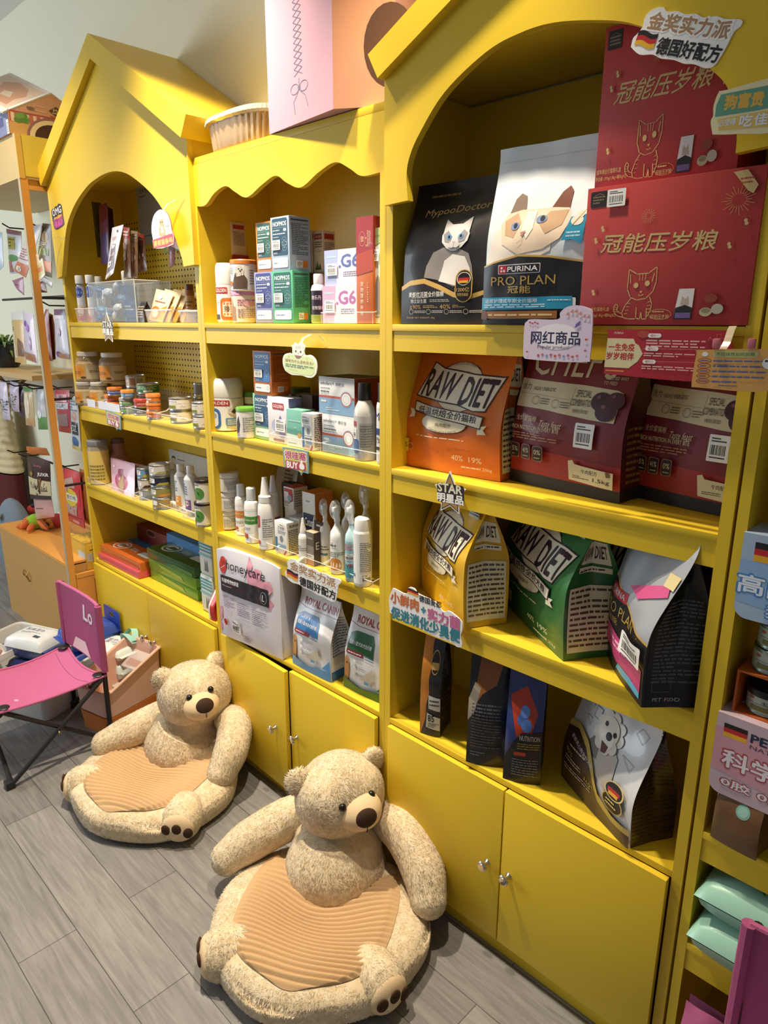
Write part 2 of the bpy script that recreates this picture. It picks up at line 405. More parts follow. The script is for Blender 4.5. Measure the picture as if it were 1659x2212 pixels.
# right cabinet with the second arch
c3, L3 = cabinet('wide yellow cabinet at right holding the dog and cat food bags', 1.968, 2.784, .0215, .022, 2.15)
back(c3, L3, 1.968, 2.784, 2.15)
b = MB(); b.box(L3(1.968), .0, 2.155, L3(2.784), CD, 2.17, YEL); b.build('top_board', c3)  # added out of view behind the gable so less light enters this tier
A3 = [(2.033, 1.893), (2.028, 1.945), (2.036, 1.981), (2.064, 2.023), (2.134, 2.091), (2.239, 2.141), (2.32, 2.155), (2.395, 2.153), (2.487, 2.133), (2.548, 2.112), (2.62, 2.07), (2.687, 2.014), (2.719, 1.977), (2.737, 1.92), (2.74, 1.886)]
gable(c3, L3, 1.957, 2.80, 1.89, 2.16, 2.36, smooth_arch(A3[::-1]))
roof(c3, L3, 2.376, 2.405, (1.926, 2.203), (1.957, 2.15), 2.34)
def add_door(c, L, d0, d1, kx, kz, hinge_left, ang=0, zt=S0-.0185):
    hx = d0 if hinge_left else d1
    b = MB(); b.box(d0-hx+.0012, -.012, .062, d1-hx-.0012, .004, zt, YEL, .0012)
    d = b.build('door', c, loc=(L(hx), -.003, 0)); d.rotation_euler = (0, 0, rad(ang))
    knob(-.012, kx-hx, kz, d)

add_door(c1, L1, .004, .5365, .500, .30, True, 0)
add_door(c1, L1, .5385, 1.064, .575, .30, False, 0)
add_door(c2, L2, 1.109, 1.514, 1.452, .285, True, -2.2)
add_door(c2, L2, 1.517, 1.922, 1.55, .285, False, 0)
add_door(c3, L3, 1.971, 2.375, 2.336, .283, True, 0)
add_door(c3, L3, 2.377, 2.781, 2.402, .283, False, 0)

# ------------------------------------------------------------------ shelf unit at the right edge
c4 = thing('display_cabinet', 'yellow shelf unit at the right edge holding cards, cans and mint packs', 'shelf cabinet', (2.812, 0, 0), 0, 'yellow display cabinets')
b = MB(); b.box(0, 0, 0, .019, CD, 2.15, YEL); b.build('side_panel', c4)
b = MB(); b.box(.80, 0, 0, .82, CD, 2.15, YEL); b.build('side_panel', c4)
b = MB(); b.box(.019, CD-.006, 0, .80, CD, 2.15, YEL); b.build('back_panel', c4)
Q1, Q2, Q3, Q4 = 1.2755, .926, .66, .387
for s in (1.66, Q1, Q2, Q3, Q4):
    b = MB(); b.box(.019, 0, s-.016, .80, CD, s, YEL, .0012); b.box(.019, .003, s-.068, .80, .018, s-.0165, YEL); b.build('shelf', c4)
b = MB(); b.box(.019, .0, .0, .80, CD-.01, .06, YEL, .001); b.build('toe_kick', c4)
# ================================================================== product builders
def dep(p): return (Vector(p)-CAM).dot(FW)
def ss(a, b, x): x = max(0, min(1, (x-a)/(b-a))); return x*x*(3-2*x)
def cyl_at(px0, px1, y, z):
    c = Xof((px0+px1)/2, y, z); return c, (px1-px0)/2/FPX*dep((c, y, z))*.985
def G(px, py, z): p = at(px, py, z=z); return Vector((p.x, p.y))
def XY(px, y, z): return Vector((Xof(px, y, z), y))
def sticker(par, fm, W, H, x0, y0, x1, y1, tol=0):
    s = MB(); s.layer = 30 if tol else 70; put(s, fm, W, H, [('b', x0, y0, x1, y1)], tol=tol); return s.build('price_sticker', par)
def carton(name, label, cat, px0, px1, y, z, pyt, D, col, front=(), right=(), left=(), top=(), rot=0, group=None, stk=None, side=None, topc=None, rough=.45, w=None, h=None, lidc=None):
    x0 = Xof(px0, y, z); p0 = Vector((x0, y, z)); d = Vector((math.cos(rad(rot)), math.sin(rad(rot)), 0))
    Wd = w or along(px1, p0, d); H = h or Zof(pyt, x0, y)-z
    b = MB(); m = mat(col, rough); b.box(0, 0, 0, Wd, D, H, m, .0012)
    if side: b.box(Wd, .0008, .0008, Wd+.0003, D-.0008, H-.0008, mat(side, rough)); b.box(-.0003, .0008, .0008, 0, D-.0008, H-.0008, mat(side, rough))
    if topc: b.box(.0008, .0008, H, Wd-.0008, D-.0008, H+.0003, mat(topc, rough))
    o0 = .0006 if not side else .0009
    b.layer = 0; put(b, f_front(0, 0, 0), Wd, H, front, base=.0006)
    b.layer = 0; put(b, f_right(Wd, 0, 0), D, H, right, base=o0)
    b.layer = 0; put(b, f_left(0, D, 0), D, H, left, base=o0)
    b.layer = 0; put(b, f_top(0, 0, H), Wd, D, top, base=o0)
    o = b.build(name); o.location = p0; o.rotation_euler = (0, 0, rad(rot)); tag(o, label, cat, group)
    if stk: sticker(o, f_front(0, 0, 0), Wd, H, *stk)
    return o
def bottle(name, label, cat, px0, px1, y, z, pyt, prof, col, cap=None, capc='#f2f2f0', lab=None, group=None, rough=.35, clearb=None, capname='cap', ang=-68, H=None, n=24, inner=None, labr=1.012, r=None):
    ang += 16; c, r0 = cyl_at(px0, px1, y, z); r = r or r0; H = H or Zof(pyt, c, y-r*.0)-z
    t = thing(name, label, cat, (c, y, z), 0, group)
    b = MB(); b.lathe([(0.0001, 0)]+[(a*r, k*H) for a, k in prof]+[(0.0001, prof[-1][1]*H)], clearb or mat(col, rough), n=n); b.build('body', t)
    if inner:
        b = MB(); b.lathe([(0.0001, .004)]+[(a*r*.94, k*H) for a, k in inner[0]]+[(.0001, inner[0][-1][1]*H)], mat(inner[1], .8, bump=1, bscale=120, vary=.35), n=n); b.build('contents', t)
    if cap:
        b = MB(); b.lathe([(a*r, k*H) for a, k in cap]+[(0.0001, cap[-1][1]*H)], mat(capc, .4), n=n); b.build(capname, t)
    if lab:
        z0, z1, lc, items = lab[:4]; w = 2*PI*r*labr*.46
        b = MB(); rr = r*labr
        b.grid(lambda u, v: Vector((rr*math.cos(2*PI*u), rr*math.sin(2*PI*u), (z0+(z1-z0)*v)*H)), n, 1, mat(lc, .45), wu=True)
        put(b, f_cyl(rr, z0*H, w, ang), w, (z1-z0)*H, items, tol=.012)
        b.build('label', t)
    return t
CYL = [(.96, 0), (1, .02), (1, .98), (.97, 1)]
def can(name, label, px0, px1, y, z, h, labc, items=(), top='#c8c8c6', group=None, ang=-68, cat='can', rim='#b9b9b7', lid=None, r=None):
    c, r0 = cyl_at(px0, px1, y, z); r = r or r0; ang += 28 if c < 1.08 else 16
    t = thing(name, label, cat, (c, y, z), 0, group)
    b = MB(); m = mat(rim, .3, metal=.85)
    b.lathe([(.0001, .001), (.93*r, 0), (r, .002), (r, .005), (.975*r, .007), (.975*r, h-.007), (r, h-.005), (r, h-.001), (.97*r, h), (.95*r, h-.003), (.0001, h-.0035)], m, n=26, mats=[m]*9+[mat(top, .35, metal=.5)]); b.build('tin', t)
    b = MB(); rr = .983*r; w = 2*PI*rr*.46
    b.grid(lambda u, v: Vector((rr*math.cos(2*PI*u), rr*math.sin(2*PI*u), .007+(h-.014)*v)), 26, 1, mat(labc, .4), wu=True)
    put(b, f_cyl(rr, .007, w, ang), w, h-.014, items, tol=.012); b.build('label', t)
    if lid:
        b = MB(); b.lathe([(1.03*r, h-.009), (1.03*r, h+.001), (.98*r, h+.003), (.0001, h+.003)], mat(lid, .4), n=26); b.build('lid', t)
    return t
def pouch(name, label, cat, A, B, z, H, D, col, front=(), side=(), group=None, side_col=None, lean=0, seed=0, pinch=.03, topw=1.0, wr=.005, rough=.33, stk=None, tol=.012, flat=.45, bulge=.1, lside=(), gus=.32, coat=.2, twist=0):
    A = Vector(A); B = Vector(B); Wd = (B-A).length; rot = math.atan2(B.y-A.y, B.x-A.x)
    hd = lambda v: D/2*(1-ss(flat, .99, v))**.85*(.97+.06*math.sin(PI*min(1, v*1.6)))+.0015
    hw = lambda v: Wd/2*(1-pinch*math.sin(PI*v)+(topw-1)*v)
    yc = lambda v: D/2+lean*v*v
    nz = lambda x, y, zz: noise.noise(Vector((x*11+seed*7.3, y*11, zz*11)))*.8+noise.noise(Vector((x*22, seed, zz*22)))*.2
    tw = lambda v: twist*v*v
    def rt(x, y, v):
        a = tw(v); yy = y-yc(v); return x*math.cos(a)-yy*math.sin(a), yc(v)+x*math.sin(a)+yy*math.cos(a)
    def front_s(u, v):
        s = 2*u-1; x = hw(v)*s; y = yc(v)-hd(v)*(1+bulge*(1-s*s)) + wr*nz(x, 0, v*H)*(.25+.75*ss(.0, .3, v))*(1-s**6)
        x, y = rt(x, y, v); return Vector((x, y, v*H))
    def back_s(u, v):
        s = 1-2*u; x, y = rt(hw(v)*s, yc(v)+hd(v)*(1+.5*bulge*(1-s*s)), v); return Vector((x, y, v*H))
    def side_s(sg):
        def f(q, v):
            g = gus*D*ss(.12, .95, v)*(.25+hd(v)/(D/2)*.75)+.003
            x = hw(v)-g*(1-abs(2*q-1)); y = yc(v)-hd(v)+2*hd(v)*q + wr*.6*nz(q, 3, v*H)*4*q*(1-q)
            if sg < 0: x, y = rt(-x, y, v); return Vector((x, y, v*H))
            x, y = rt(x, y, v); return Vector((x, y, v*H))
        return f
    def gridded(f, nu, nv):
        P = [[f(i/nu, j/nv) for i in range(nu+1)] for j in range(nv+1)]; Nn = []
        for j in range(nv+1):
            r = []
            for i in range(nu+1):
                n = (P[j][min(i+1, nu)]-P[j][max(i-1, 0)]).cross(P[min(j+1, nv)][i]-P[max(j-1, 0)][i]); r.append(n.normalized() if n.length > 1e-10 else Vector((0, -1, 0)))
            Nn.append(r)
        return P, Nn, nu, nv
    def smap(f, wd, nu, nv):
        P, Nn, nu, nv = gridded(f, nu, nv)
        def g(a, b, o):
            u = min(max(a/wd, 0), 1)*nu; v = min(max(b/H, 0), 1)*nv; i = min(int(u), nu-1); j = min(int(v), nv-1); u -= i; v -= j
            p = (P[j][i]*(1-u)+P[j][i+1]*u)*(1-v)+(P[j+1][i]*(1-u)+P[j+1][i+1]*u)*v; n = (Nn[j][i]*(1-u)+Nn[j][i+1]*u)*(1-v)+(Nn[j+1][i]*(1-u)+Nn[j+1][i+1]*u)*v
            return p+n*(o*1.5)
        return g
    b = MB(); m = mat(col, rough, coat=coat); ms = mat(side_col, rough, coat=coat) if side_col else m
    b.grid(front_s, 24, 36, m); b.grid(back_s, 10, 20, m)
    b.grid(side_s(1), 8, 30, ms); sl = side_s(-1); b.grid(lambda q, v: sl(1-q, v), 8, 30, ms)
    bt = [front_s(i/8, 0) for i in range(9)]+[side_s(1)(i/4, 0) for i in range(1, 5)]+[back_s(i/8, 0) for i in range(1, 9)]+[sl(1-i/4, 0) for i in range(1, 4)]
    b.add(bt, [tuple(range(len(bt)))[::-1]], m)
    b.layer = 0; put(b, smap(front_s, Wd, 24, 36), Wd, H, front, tol=tol, rough=rough)
    b.layer = 0; put(b, smap(side_s(1), D, 8, 30), D, H, side, tol=tol, rough=rough)
    b.layer = 0; put(b, smap(lambda q, v: sl(1-q, v), D, 8, 30), D, H, lside, tol=tol, rough=rough)
    o = b.build(name, sharp=50); M2 = (A+B)/2
    o.location = (M2.x, M2.y, z+.0005); o.rotation_euler = (0, 0, rot); tag(o, label, cat, group)
    if stk: sticker(o, smap(front_s, Wd, 24, 36), Wd, H, *stk, tol=.012)
    return o
def tray(label, px0, px1, y, z, h, D, group='clear acrylic display trays', w=None, low=None):
    """open clear box with a low front lip and rising side walls"""
    x0 = Xof(px0, y, z); Wd = w or (Xof(px1, y, z)-x0); low = low or h*.5; t = .0022; m = clear('ffffff', .03)
    b = MB(); b.box(0, 0, 0, Wd, t, low, m); b.box(0, D-t, 0, Wd, D, h*1.6, m)
    pl = [(0, 0), (D, 0), (D, h*1.6), (D*.55, h*1.5), (D*.2, low*1.25), (0, low)]
    for xx in (0, Wd-t): b.prism(pl, lambda a, c, k: Vector((xx+k*t, a, c)), m)
    m2 = clear('ffffff', .3); b.tube([(0, 0, low), (Wd, 0, low)], .0012, m2, 5)
    for xx in (.001, Wd-.001): b.tube([(xx, 0, 0), (xx, 0, low), (xx, D*.2, low*1.25), (xx, D*.55, h*1.5)], .0011, m2, 5)
    o = b.build('acrylic_tray'); o.location = (x0, y, z+.0003); return tag(o, label, 'tray', group)
def cat_head(cx, cy, s, k, fur, dark, eye, inner, asp=1.0):
    """a cat's head and chest as flat shapes; s percent of width, k = W/H"""
    q = lambda x, y: (cx+s*x, cy+s*k*y)
    return [('p', [q(-.9, .3), q(-.82, 1.35), q(-.2, .85)], fur), ('p', [q(.9, .3), q(.95, 1.4), q(.2, .85)], fur),
            ('p', [q(-.78, .45), q(-.74, 1.15), q(-.35, .8)], inner), ('p', [q(.78, .45), q(.84, 1.18), q(.38, .8)], inner),
            ('p', [q(-.95, .25), q(-.75, .7), q(-.3, .95), q(.3, .95), q(.75, .7), q(.97, .25), q(.9, -.2), q(.55, -.6), q(.2, -.8), q(-.2, -.8), q(-.55, -.6), q(-.9, -.2)], fur),
            ('p', [q(-.85, .3), q(-.55, .55), q(-.2, .1), q(-.3, -.3), q(-.7, -.2)], dark), ('p', [q(.85, .3), q(.55, .55), q(.2, .1), q(.3, -.3), q(.7, -.2)], dark),
            ('e', cx-s*.42, cy+s*k*.12, s*.17, s*k*.17, eye), ('e', cx+s*.42, cy+s*k*.12, s*.17, s*k*.17, eye), ('e', cx-s*.42, cy+s*k*.12, s*.08, s*k*.09, '#15151a'), ('e', cx+s*.42, cy+s*k*.12, s*.08, s*k*.09, '#15151a'),
            ('e', cx-s*.16, cy-s*k*.42, s*.24, s*k*.2, fur), ('e', cx+s*.16, cy-s*k*.42, s*.24, s*k*.2, fur), ('p', [q(-.12, -.22), q(.12, -.22), q(0, -.36)], '#c99a92'), ('l', [q(0, -.36), q(0, -.5)], .8, '#7a6258')]

# ================================================================== right cabinet, top tier
GOLD = '#c9a45c'
KQ = .21/.34
pouch('cat_food_bag', 'black cat food bag with a white blue-eyed cat and gold arched band, top shelf', 'pet food bag', XY(870, .015, S1), XY(1049, .03, S1), S1, .315, .085, '#201d1e',
      [('t', 'MypooDoctor', 57, 78.5, 6.5, '#b99a58', {'w': 76, 's': .2, 'r': 2}), ('n', 20, 88.5, 56, 92, 1, '#8a7443')] +
      [('p', [(30, 41), (38, 50), (50, 53), (68, 52), (80, 48), (84, 40), (86, 30), (64, 26), (44, 31), (28, 33)], '#8d8784'), ('p', [(46, 30), (52, 44), (62, 48), (76, 46), (82, 38), (84, 29), (70, 26)], '#e9e3de')] + cat_head(63, 58.5, 16.5, KQ, '#c9c8c8', '#8c8a8b', '#5b8cc0', '#d8c6bd') +
      [('p', [(0, 0), (0, 27), (12, 31), (30, 32), (50, 27), (66, 22), (84, 20), (100, 23), (100, 0)], GOLD), ('p', [(0, 0), (0, 24), (12, 27.5), (30, 28.5), (50, 23.5), (66, 18.5), (84, 16.8), (100, 20), (100, 0)], '#242022'),
       ('t', '麦都优活菌全价猫粮', 33, 21, 3.6, '#ece8e2', {'w': 44, 'b': .01}), ('n', 16, 18.3, 42, 19.3, 1, '#cfcac2'), ('t', '独立益生菌', 24, 16.4, 2.8, '#ece8e2', {'w': 20}), ('n', 38, 15.4, 62, 17.6, 2, '#b9b2a6'),
       ('t', '≥90%', 20, 12.3, 2.9, GOLD, {'w': 14}), ('n', 30, 11.4, 48, 13.6, 2, GOLD), ('t', '40%', 57, 12.3, 2.9, GOLD, {'w': 13}), ('n', 66, 11.4, 80, 13.6, 2, GOLD)] +
      [q for i in range(4) for q in (('o', 15+i*22, 8.8, 2.6, 1.7, .8, '#d8d2c8'), ('n', 19+i*22, 7.8, 33+i*22, 9.9, 2, '#d8d2c8'))] +
      [('t', '净含量 NET WEIGHT: 2kg', 27, 4.5, 1.7, GOLD, {'w': 36}), ('r', 69, 15, 88, 37, GOLD, 9), ('r', 70, 15.6, 87, 36.4, '#17140f', 8.5), ('e', 78.5, 30.6, 7.6, 4.6, '#e6dfd2'), ('e', 78.5, 30.6, 6.7, 4.1, '#1a1716'), ('r', 73.4, 30, 83.6, 32.4, '#1a1716'), ('r', 72.6, 28.8, 84.4, 31.2, '#b92a2b'), ('r', 73.6, 27.6, 83.4, 29.3, '#d99f2c'),
       ('t', '1200亿', 78.5, 23.2, 2.8, GOLD, {'w': 14}), ('t', '活性乳酸菌', 78.5, 20, 1.9, GOLD, {'w': 12})],
      [('r', 0, 0, 100, 6, '#3a3533')], seed=1, flat=.5, wr=.006, topw=.97, lean=.01, pinch=.02)
KP = .25/.375
pouch('cat_food_bag', 'white cat food bag with a brown-eared cat above a black and blue base', 'pet food bag', XY(1046, -.002, S1), XY(1254, .01, S1), S1, .352, .1, '#dfe6ec',
      [('l', [(4, 92), (96, 92)], .8, '#c6ced6'), ('p', [(0, 33), (8, 52), (22, 58), (40, 60), (62, 58), (70, 50), (68, 40), (45, 34), (20, 30), (0, 31)], '#efe4d8'), ('p', [(20, 60), (25, 70), (30, 73), (36, 71), (38, 62)], '#8e7a6d'), ('p', [(62, 62), (70, 71), (76, 74), (80, 71), (80, 61)], '#7c4f40'),
       ('p', [(14, 56), (20, 62), (34, 63.5), (50, 63), (66, 63), (80, 62), (84, 56), (76, 46), (60, 41), (36, 39), (18, 45)], '#e8d3bb'), ('p', [(18, 58), (30, 62), (36, 56), (30, 48), (20, 50)], '#c9a583'), ('p', [(80, 61), (62, 61), (54, 55), (62, 49), (76, 53)], '#c9a583'),
       ('p', [(40, 62), (50, 62), (49, 52), (44, 47), (38, 52)], '#f3e9df'), ('e', 30, 54.5, 4.6, 2.2, '#8294b8'), ('e', 56, 57, 5.2, 2.1, '#8294b8'), ('e', 30.6, 54.7, 2, 1.5, '#2c3040'), ('e', 57, 57.2, 2.2, 1.5, '#2c3040'), ('p', [(37, 50.5), (43, 51.5), (40, 48.8)], '#c08a80'), ('l', [(40, 48.8), (39, 46.2), (35, 45)], .9, '#a08272'),
       ('p', [(78, 44.5), (84, 56.5), (98, 57.5), (97, 42.5), (87, 45)], '#2f8fb4'), ('n', 82, 45.8, 95, 49.4, 2, '#bfe0ec'), ('e', 90, 54.5, 5.5, 2.6, '#e8e2cf'), ('e', 92.5, 57.8, 3.6, 2, '#e8e2cf'), ('l', [(86, 52), (97, 60)], 1.2, '#c8a24e'),
       ('p', [(0, 0), (0, 33.5), (12, 35.6), (38, 38.8), (70, 37.2), (100, 34), (100, 0)], GOLD), ('p', [(0, 0), (0, 32.6), (12, 34.6), (38, 37.7), (70, 36.1), (100, 32.9), (100, 0)], '#1e1c20'),
       ('r', 17, 28.4, 61, 33.6, '#e6e0e2', 1), ('r', 17.7, 28.8, 60.3, 33.2, '#29232b', 1), ('r', 18.2, 28.9, 26.4, 33.1, '#c5283a', .6), ('r', 20, 31.2, 22, 32.4, '#f3eeee'), ('r', 22.8, 29.6, 24.8, 30.8, '#f3eeee'), ('r', 20, 29.6, 21.8, 30.7, '#f3eeee'), ('t', 'PURINA', 43.3, 31, 2.7, '#f3eeee', {'w': 31, 'b': .02}),
       ('t', 'PRO PLAN', 43, 24.6, 5, '#b99c55', {'w': 66}), ('t', '冠能', 41, 19.6, 4, '#b99c55', {'w': 24, 'b': .01}), ('r', 0, 8.6, 93, 15.4, '#2d94bb'), ('t', '泌尿护理成年期全价猫粮', 32, 13.4, 2.4, '#eef6fa', {'w': 56}), ('n', 70, 12.8, 92, 14, 1, '#d6eaf2'), ('n', 3, 9.4, 68, 11.8, 2, '#d6eaf2'),
       ('r', 0, 3.4, 80, 7.6, '#a36a34'), ('n', 8, 4.4, 76, 6.6, 1, '#e9cf9e'), ('p', [(0, 3), (0, 8), (5, 8), (8, 5), (6, 2.6)], '#6f4423')],
      [('p', [(0, 0), (0, 33), (100, 33), (100, 0)], '#1e1c20')], seed=2, flat=.42, wr=.009, topw=1.06, pinch=.035, stk=(70, 8.8, 96, 14.6), bulge=.14, twist=.02)
RED = '#b0322e'; GLD = '#cdb176'
def redbox(label, px0, px1, y, z, pyt, D, h=None):
    cat_ = [[(31, 40), (36, 36.5), (43, 36.7), (47.7, 41), (48, 31), (46.6, 24), (42.6, 19), (37.2, 18), (33, 20), (30.8, 26), (31, 40)], [(33.5, 19), (30.4, 14.5), (28.6, 9), (29.4, 5.4), (33, 4.4), (37, 4.4)], [(45, 20), (46.6, 15), (46, 10), (44.4, 6.2)], [(37.4, 12.5), (37.6, 5), (40, 4.2), (40.6, 10), (41.2, 4.2), (44, 4.4), (43.6, 12)], [(29.6, 5.6), (26, 6.4), (23.6, 9), (23, 13), (24.4, 15.4), (25.8, 14), (25.3, 10.8), (27, 8.8), (28.6, 8.6)], [(32, 36.5), (32.6, 30)], [(46.4, 36.5), (45.6, 31)], [(38, 21.6), (39.4, 20.8), (41, 21.8)]]
    it = [('t', '冠能压岁粮', 46, 58, 13, GLD, {'w': 67, 's': .18, 'b': .012, 'r': -2}), ('r', 2.5, 86, 13, 97, '#1d1716', 1), ('n', 4, 88, 12, 94, 3, '#8d7a58'), ('l', [(5, 94), (8, 95.4), (11, 94)], .8, '#8d7a58')] + [('l', c, 1.5, GLD) for c in cat_] + \
         [('e', 36, 28.4, 1.5, 2, GLD), ('e', 42.8, 29.6, 1.5, 2, GLD), ('l', [(37.6, 36), (38, 32)], 1, GLD), ('l', [(39.6, 36.6), (39.6, 32)], 1, GLD), ('l', [(41.6, 36.4), (41.2, 32)], 1, GLD), ('p', [(38.4, 24.2), (40.4, 24.4), (39.4, 22.8)], GLD)] + \
         [('l', [(30+i*.5, 8+i*2.6), (32+i*.5, 8.4+i*2.4)], .9, GLD) for i in range(4)] + [('l', [(46-i*.1, 9+i*2.6), (44, 9+i*2.4)], .9, GLD) for i in range(4)] + [('l', [(23.4+i*.2, 13-i*1.7), (25.2+i*.5, 12.4-i*1.4)], .8, GLD) for i in range(3)] + \
         [('o', 52, 7.6, 6.6, 3.6, .8, GLD), ('t', '冠能压岁粮', 52, 6, 3, GLD, {'w': 11}), ('n', 47.6, 8.6, 56, 10.4, 1, GLD), ('t', '成年期全价猫粮礼盒', 11, 11.6, 3.2, GLD, {'w': 19}), ('t', '净含量:1.97kg(1.8kg+罐85gX2)', 13, 7, 3, GLD, {'w': 24}),
          ('p', [(60, 4), (70, 4), (70.5, 25), (62, 25)], '#d9d6d4'), ('p', [(60, 4), (70, 4), (70.2, 12), (66, 14), (60.8, 12)], '#19171a'), ('r', 61, 5, 69.5, 8.6, '#6b5a90'), ('p', [(63.4, 14), (64, 20), (66, 18), (67.4, 20), (68.4, 14)], '#b7a596')] + \
         [('l', [(88+5*math.cos(a)*r0, 80+5.6*math.sin(a)*r0), (88+5*math.cos(a)*r1, 80+5.6*math.sin(a)*r1)], .9, '#b9905a') for i in range(22) for a in [2*PI*i/22] for r0, r1 in [(.7, 1.3+.4*(i % 2))]] + \
         [('l', [(40+3*math.cos(a)*.5, 76+3.6*math.sin(a)*.5), (40+3*math.cos(a)*1.4, 76+3.6*math.sin(a)*1.4)], .7, '#b9905a') for i in range(16) for a in [2*PI*i/16]] + \
         [q for x, y in ((8, 62), (12, 70), (9, 24), (86, 52), (93, 66)) for q in (('l', [(x-2, y-3.4), (x+2.2, y-3), (x+2, y+3.4), (x-2.2, y+3), (x-2, y-3.4)], .5, '#a5553a'), ('e', x, y+1, .9, 1.2, GLD), ('e', x+.6, y-1, 1, 1.1, GLD))] + \
         [('p', [(84, 97.5), (91, 98), (97, 88), (95, 83), (92, 85.5)], GLD), ('n', 88, 89, 95, 94, 2, RED), ('e', 78, 9, 3.4, 3, '#b9ae86'), ('e', 84, 11, 3.2, 3.4, '#b5b0a0'), ('e', 80, 18, 3.6, 3, '#8a3a24'), ('e', 78, 10, 2.4, 1.6, '#8a8464')]
    return carton('gift_box', label, 'box', px0, px1, y, z, pyt, D, RED, it, group='red cat food gift boxes', h=h, rough=.5, stk=None)
rb1 = redbox('lower red cat food gift box with a gold line kitten and white price sticker', 1249, 1613, -.004, S1, 410, .13)
rb2 = redbox('upper red cat food gift box, standing on the other red gift box', 1283, 1596, .024, S1+.0, 60, .13)
_h1 = max(v.co.z for v in rb1.data.vertices)
_w1 = max(v.co.x for v in rb1.data.vertices)
sticker(rb1, f_front(0, 0, 0), _w1, _h1, 13.5, 85, 25, 97)
rb2.location.z = S1+_h1+.001
_x2 = Xof(1283, .024, S1+_h1); rb2.location.x = _x2
_sc = along(1590, Vector((_x2, .024, S1+_h1)), Vector((1, 0, 0)))/max(v.co.x for v in rb2.data.vertices)
_hz = (Zof(62, _x2, .024)-(S1+_h1))/max(v.co.z for v in rb2.data.vertices)
for v in rb2.data.vertices: v.co.x *= _sc; v.co.z *= _hz

# ------------------------------------------------------------------ right cabinet, second tier
def rawdiet(name, label, A, B, z, H, D, col, kind, mid='#3a2430', side_lab='#e4dcc0', **kw):
    CR = '#efe8cf'; DK = mid; GR = '#e6dcbb'
    sgn = [('e', 54, 63, 24, 18, DK), ('e', 54, 63, 23.4, 17.6, GR), ('t', 'PURE FOOD JUST FOR THE BETTER', 54, 76, 2, DK, {'w': 34, 'arc': 1.6}), ('t', '优选系列', 54, 73, 2.4, DK, {'w': 14}),
           ('p', [(24, 80), (36, 76), (52, 74.5), (66, 73), (94, 72), (97, 72.5), (84, 47), (72, 46.5), (56, 50), (40, 51), (14, 54), (11, 54.5)], DK), ('p', [(25, 79), (36, 75), (52, 73.5), (66, 72), (94, 71), (95.4, 71.4), (83.4, 48), (72, 47.5), (56, 51), (40, 52), (14, 55), (12.5, 55.4)], CR),
           ('t', 'RAW', 35.5, 63.5, 19, DK, {'w': 33, 's': .22, 'b': .022, 'r': -5}), ('t', 'DIET', 74, 60, 19, DK, {'w': 30, 's': .22, 'b': .022, 'r': -2}), ('e', 57.5, 52.5, 1.2, 1, DK), ('l', [(55, 50.5), (58, 51.6), (60, 50.5)], 1.6, DK),
           ('p', [(8, 45), (14, 44), (14, 39), (8, 38), (10, 41.5)], CR), ('p', [(80, 37), (88, 38), (85, 34.8), (88, 32), (80, 31.5)], CR), ('e', 46, 36.5, 23, 7.2, DK), ('e', 46, 36.5, 22.4, 6.9, GR),
           ('p', [(13, 51), (30, 48), (50, 46.4), (70, 45.4), (84, 44), (82.5, 35), (66, 37), (48, 38.6), (30, 40.6), (13, 43.2)], DK), ('p', [(14, 50), (30, 47.2), (50, 45.6), (70, 44.6), (83, 43.2), (81.8, 35.8), (66, 37.8), (48, 39.4), (30, 41.4), (14, 44)], CR),
           ('t', '低温烘焙全价%s粮' % kind, 48, 43, 5.2, DK, {'w': 60, 'r': -4, 'b': .015}), ('t', '鸡肉配方', 46, 35, 2.6, DK, {'w': 15}), ('t', 'CHICKEN MEAT FORMULA', 46, 31.8, 1.9, DK, {'w': 27, 'arc': -1.2}),
           ('n', 18, 25, 68, 26.6, 1, GR), ('o', 12, 16, 3, 2.6, 1, GR), ('t', '40%', 62, 13, 4, GR, {'w': 11}), ('t', '19%', 79, 13, 4, GR, {'w': 12}), ('n', 66, 6, 84, 8, 1, GR), ('t', '/1.25kg', 88, 7, 2.6, GR, {'w': 13})]
    sd = [('p', [(8, 82), (94, 80), (90, 64), (14, 66)], CR), ('t', 'RAW DIET', 51, 73, 9, DK, {'w': 72, 'b': .02, 's': .1}), ('p', [(12, 64), (90, 62), (88, 58), (16, 60)], CR), ('n', 18, 59.6, 86, 62, 1, DK), ('r', 6, 5, 94, 50, side_lab), ('n', 10, 8, 90, 49, 11, '#5a4a38')]
    return pouch(name, label, 'pet food bag', A, B, z, H, D, col, sgn+kw.pop('extra', []), sd, **kw)
rawdiet('cat_food_bag', 'orange baked cat food bag with a cream banner, left on the second shelf', G(868, 1003, S2), G(1080, 1042, S2), S2, .335, .12, '#d9701c', '猫', group='baked food bags', seed=3, stk=(9, 86, 30, 97), wr=.008, flat=.3, extra=[('r', 0, 12, 10, 22, '#d9c22e'), ('t', '90%', 5, 17, 4, '#2a1c1c', {'w': 8})])
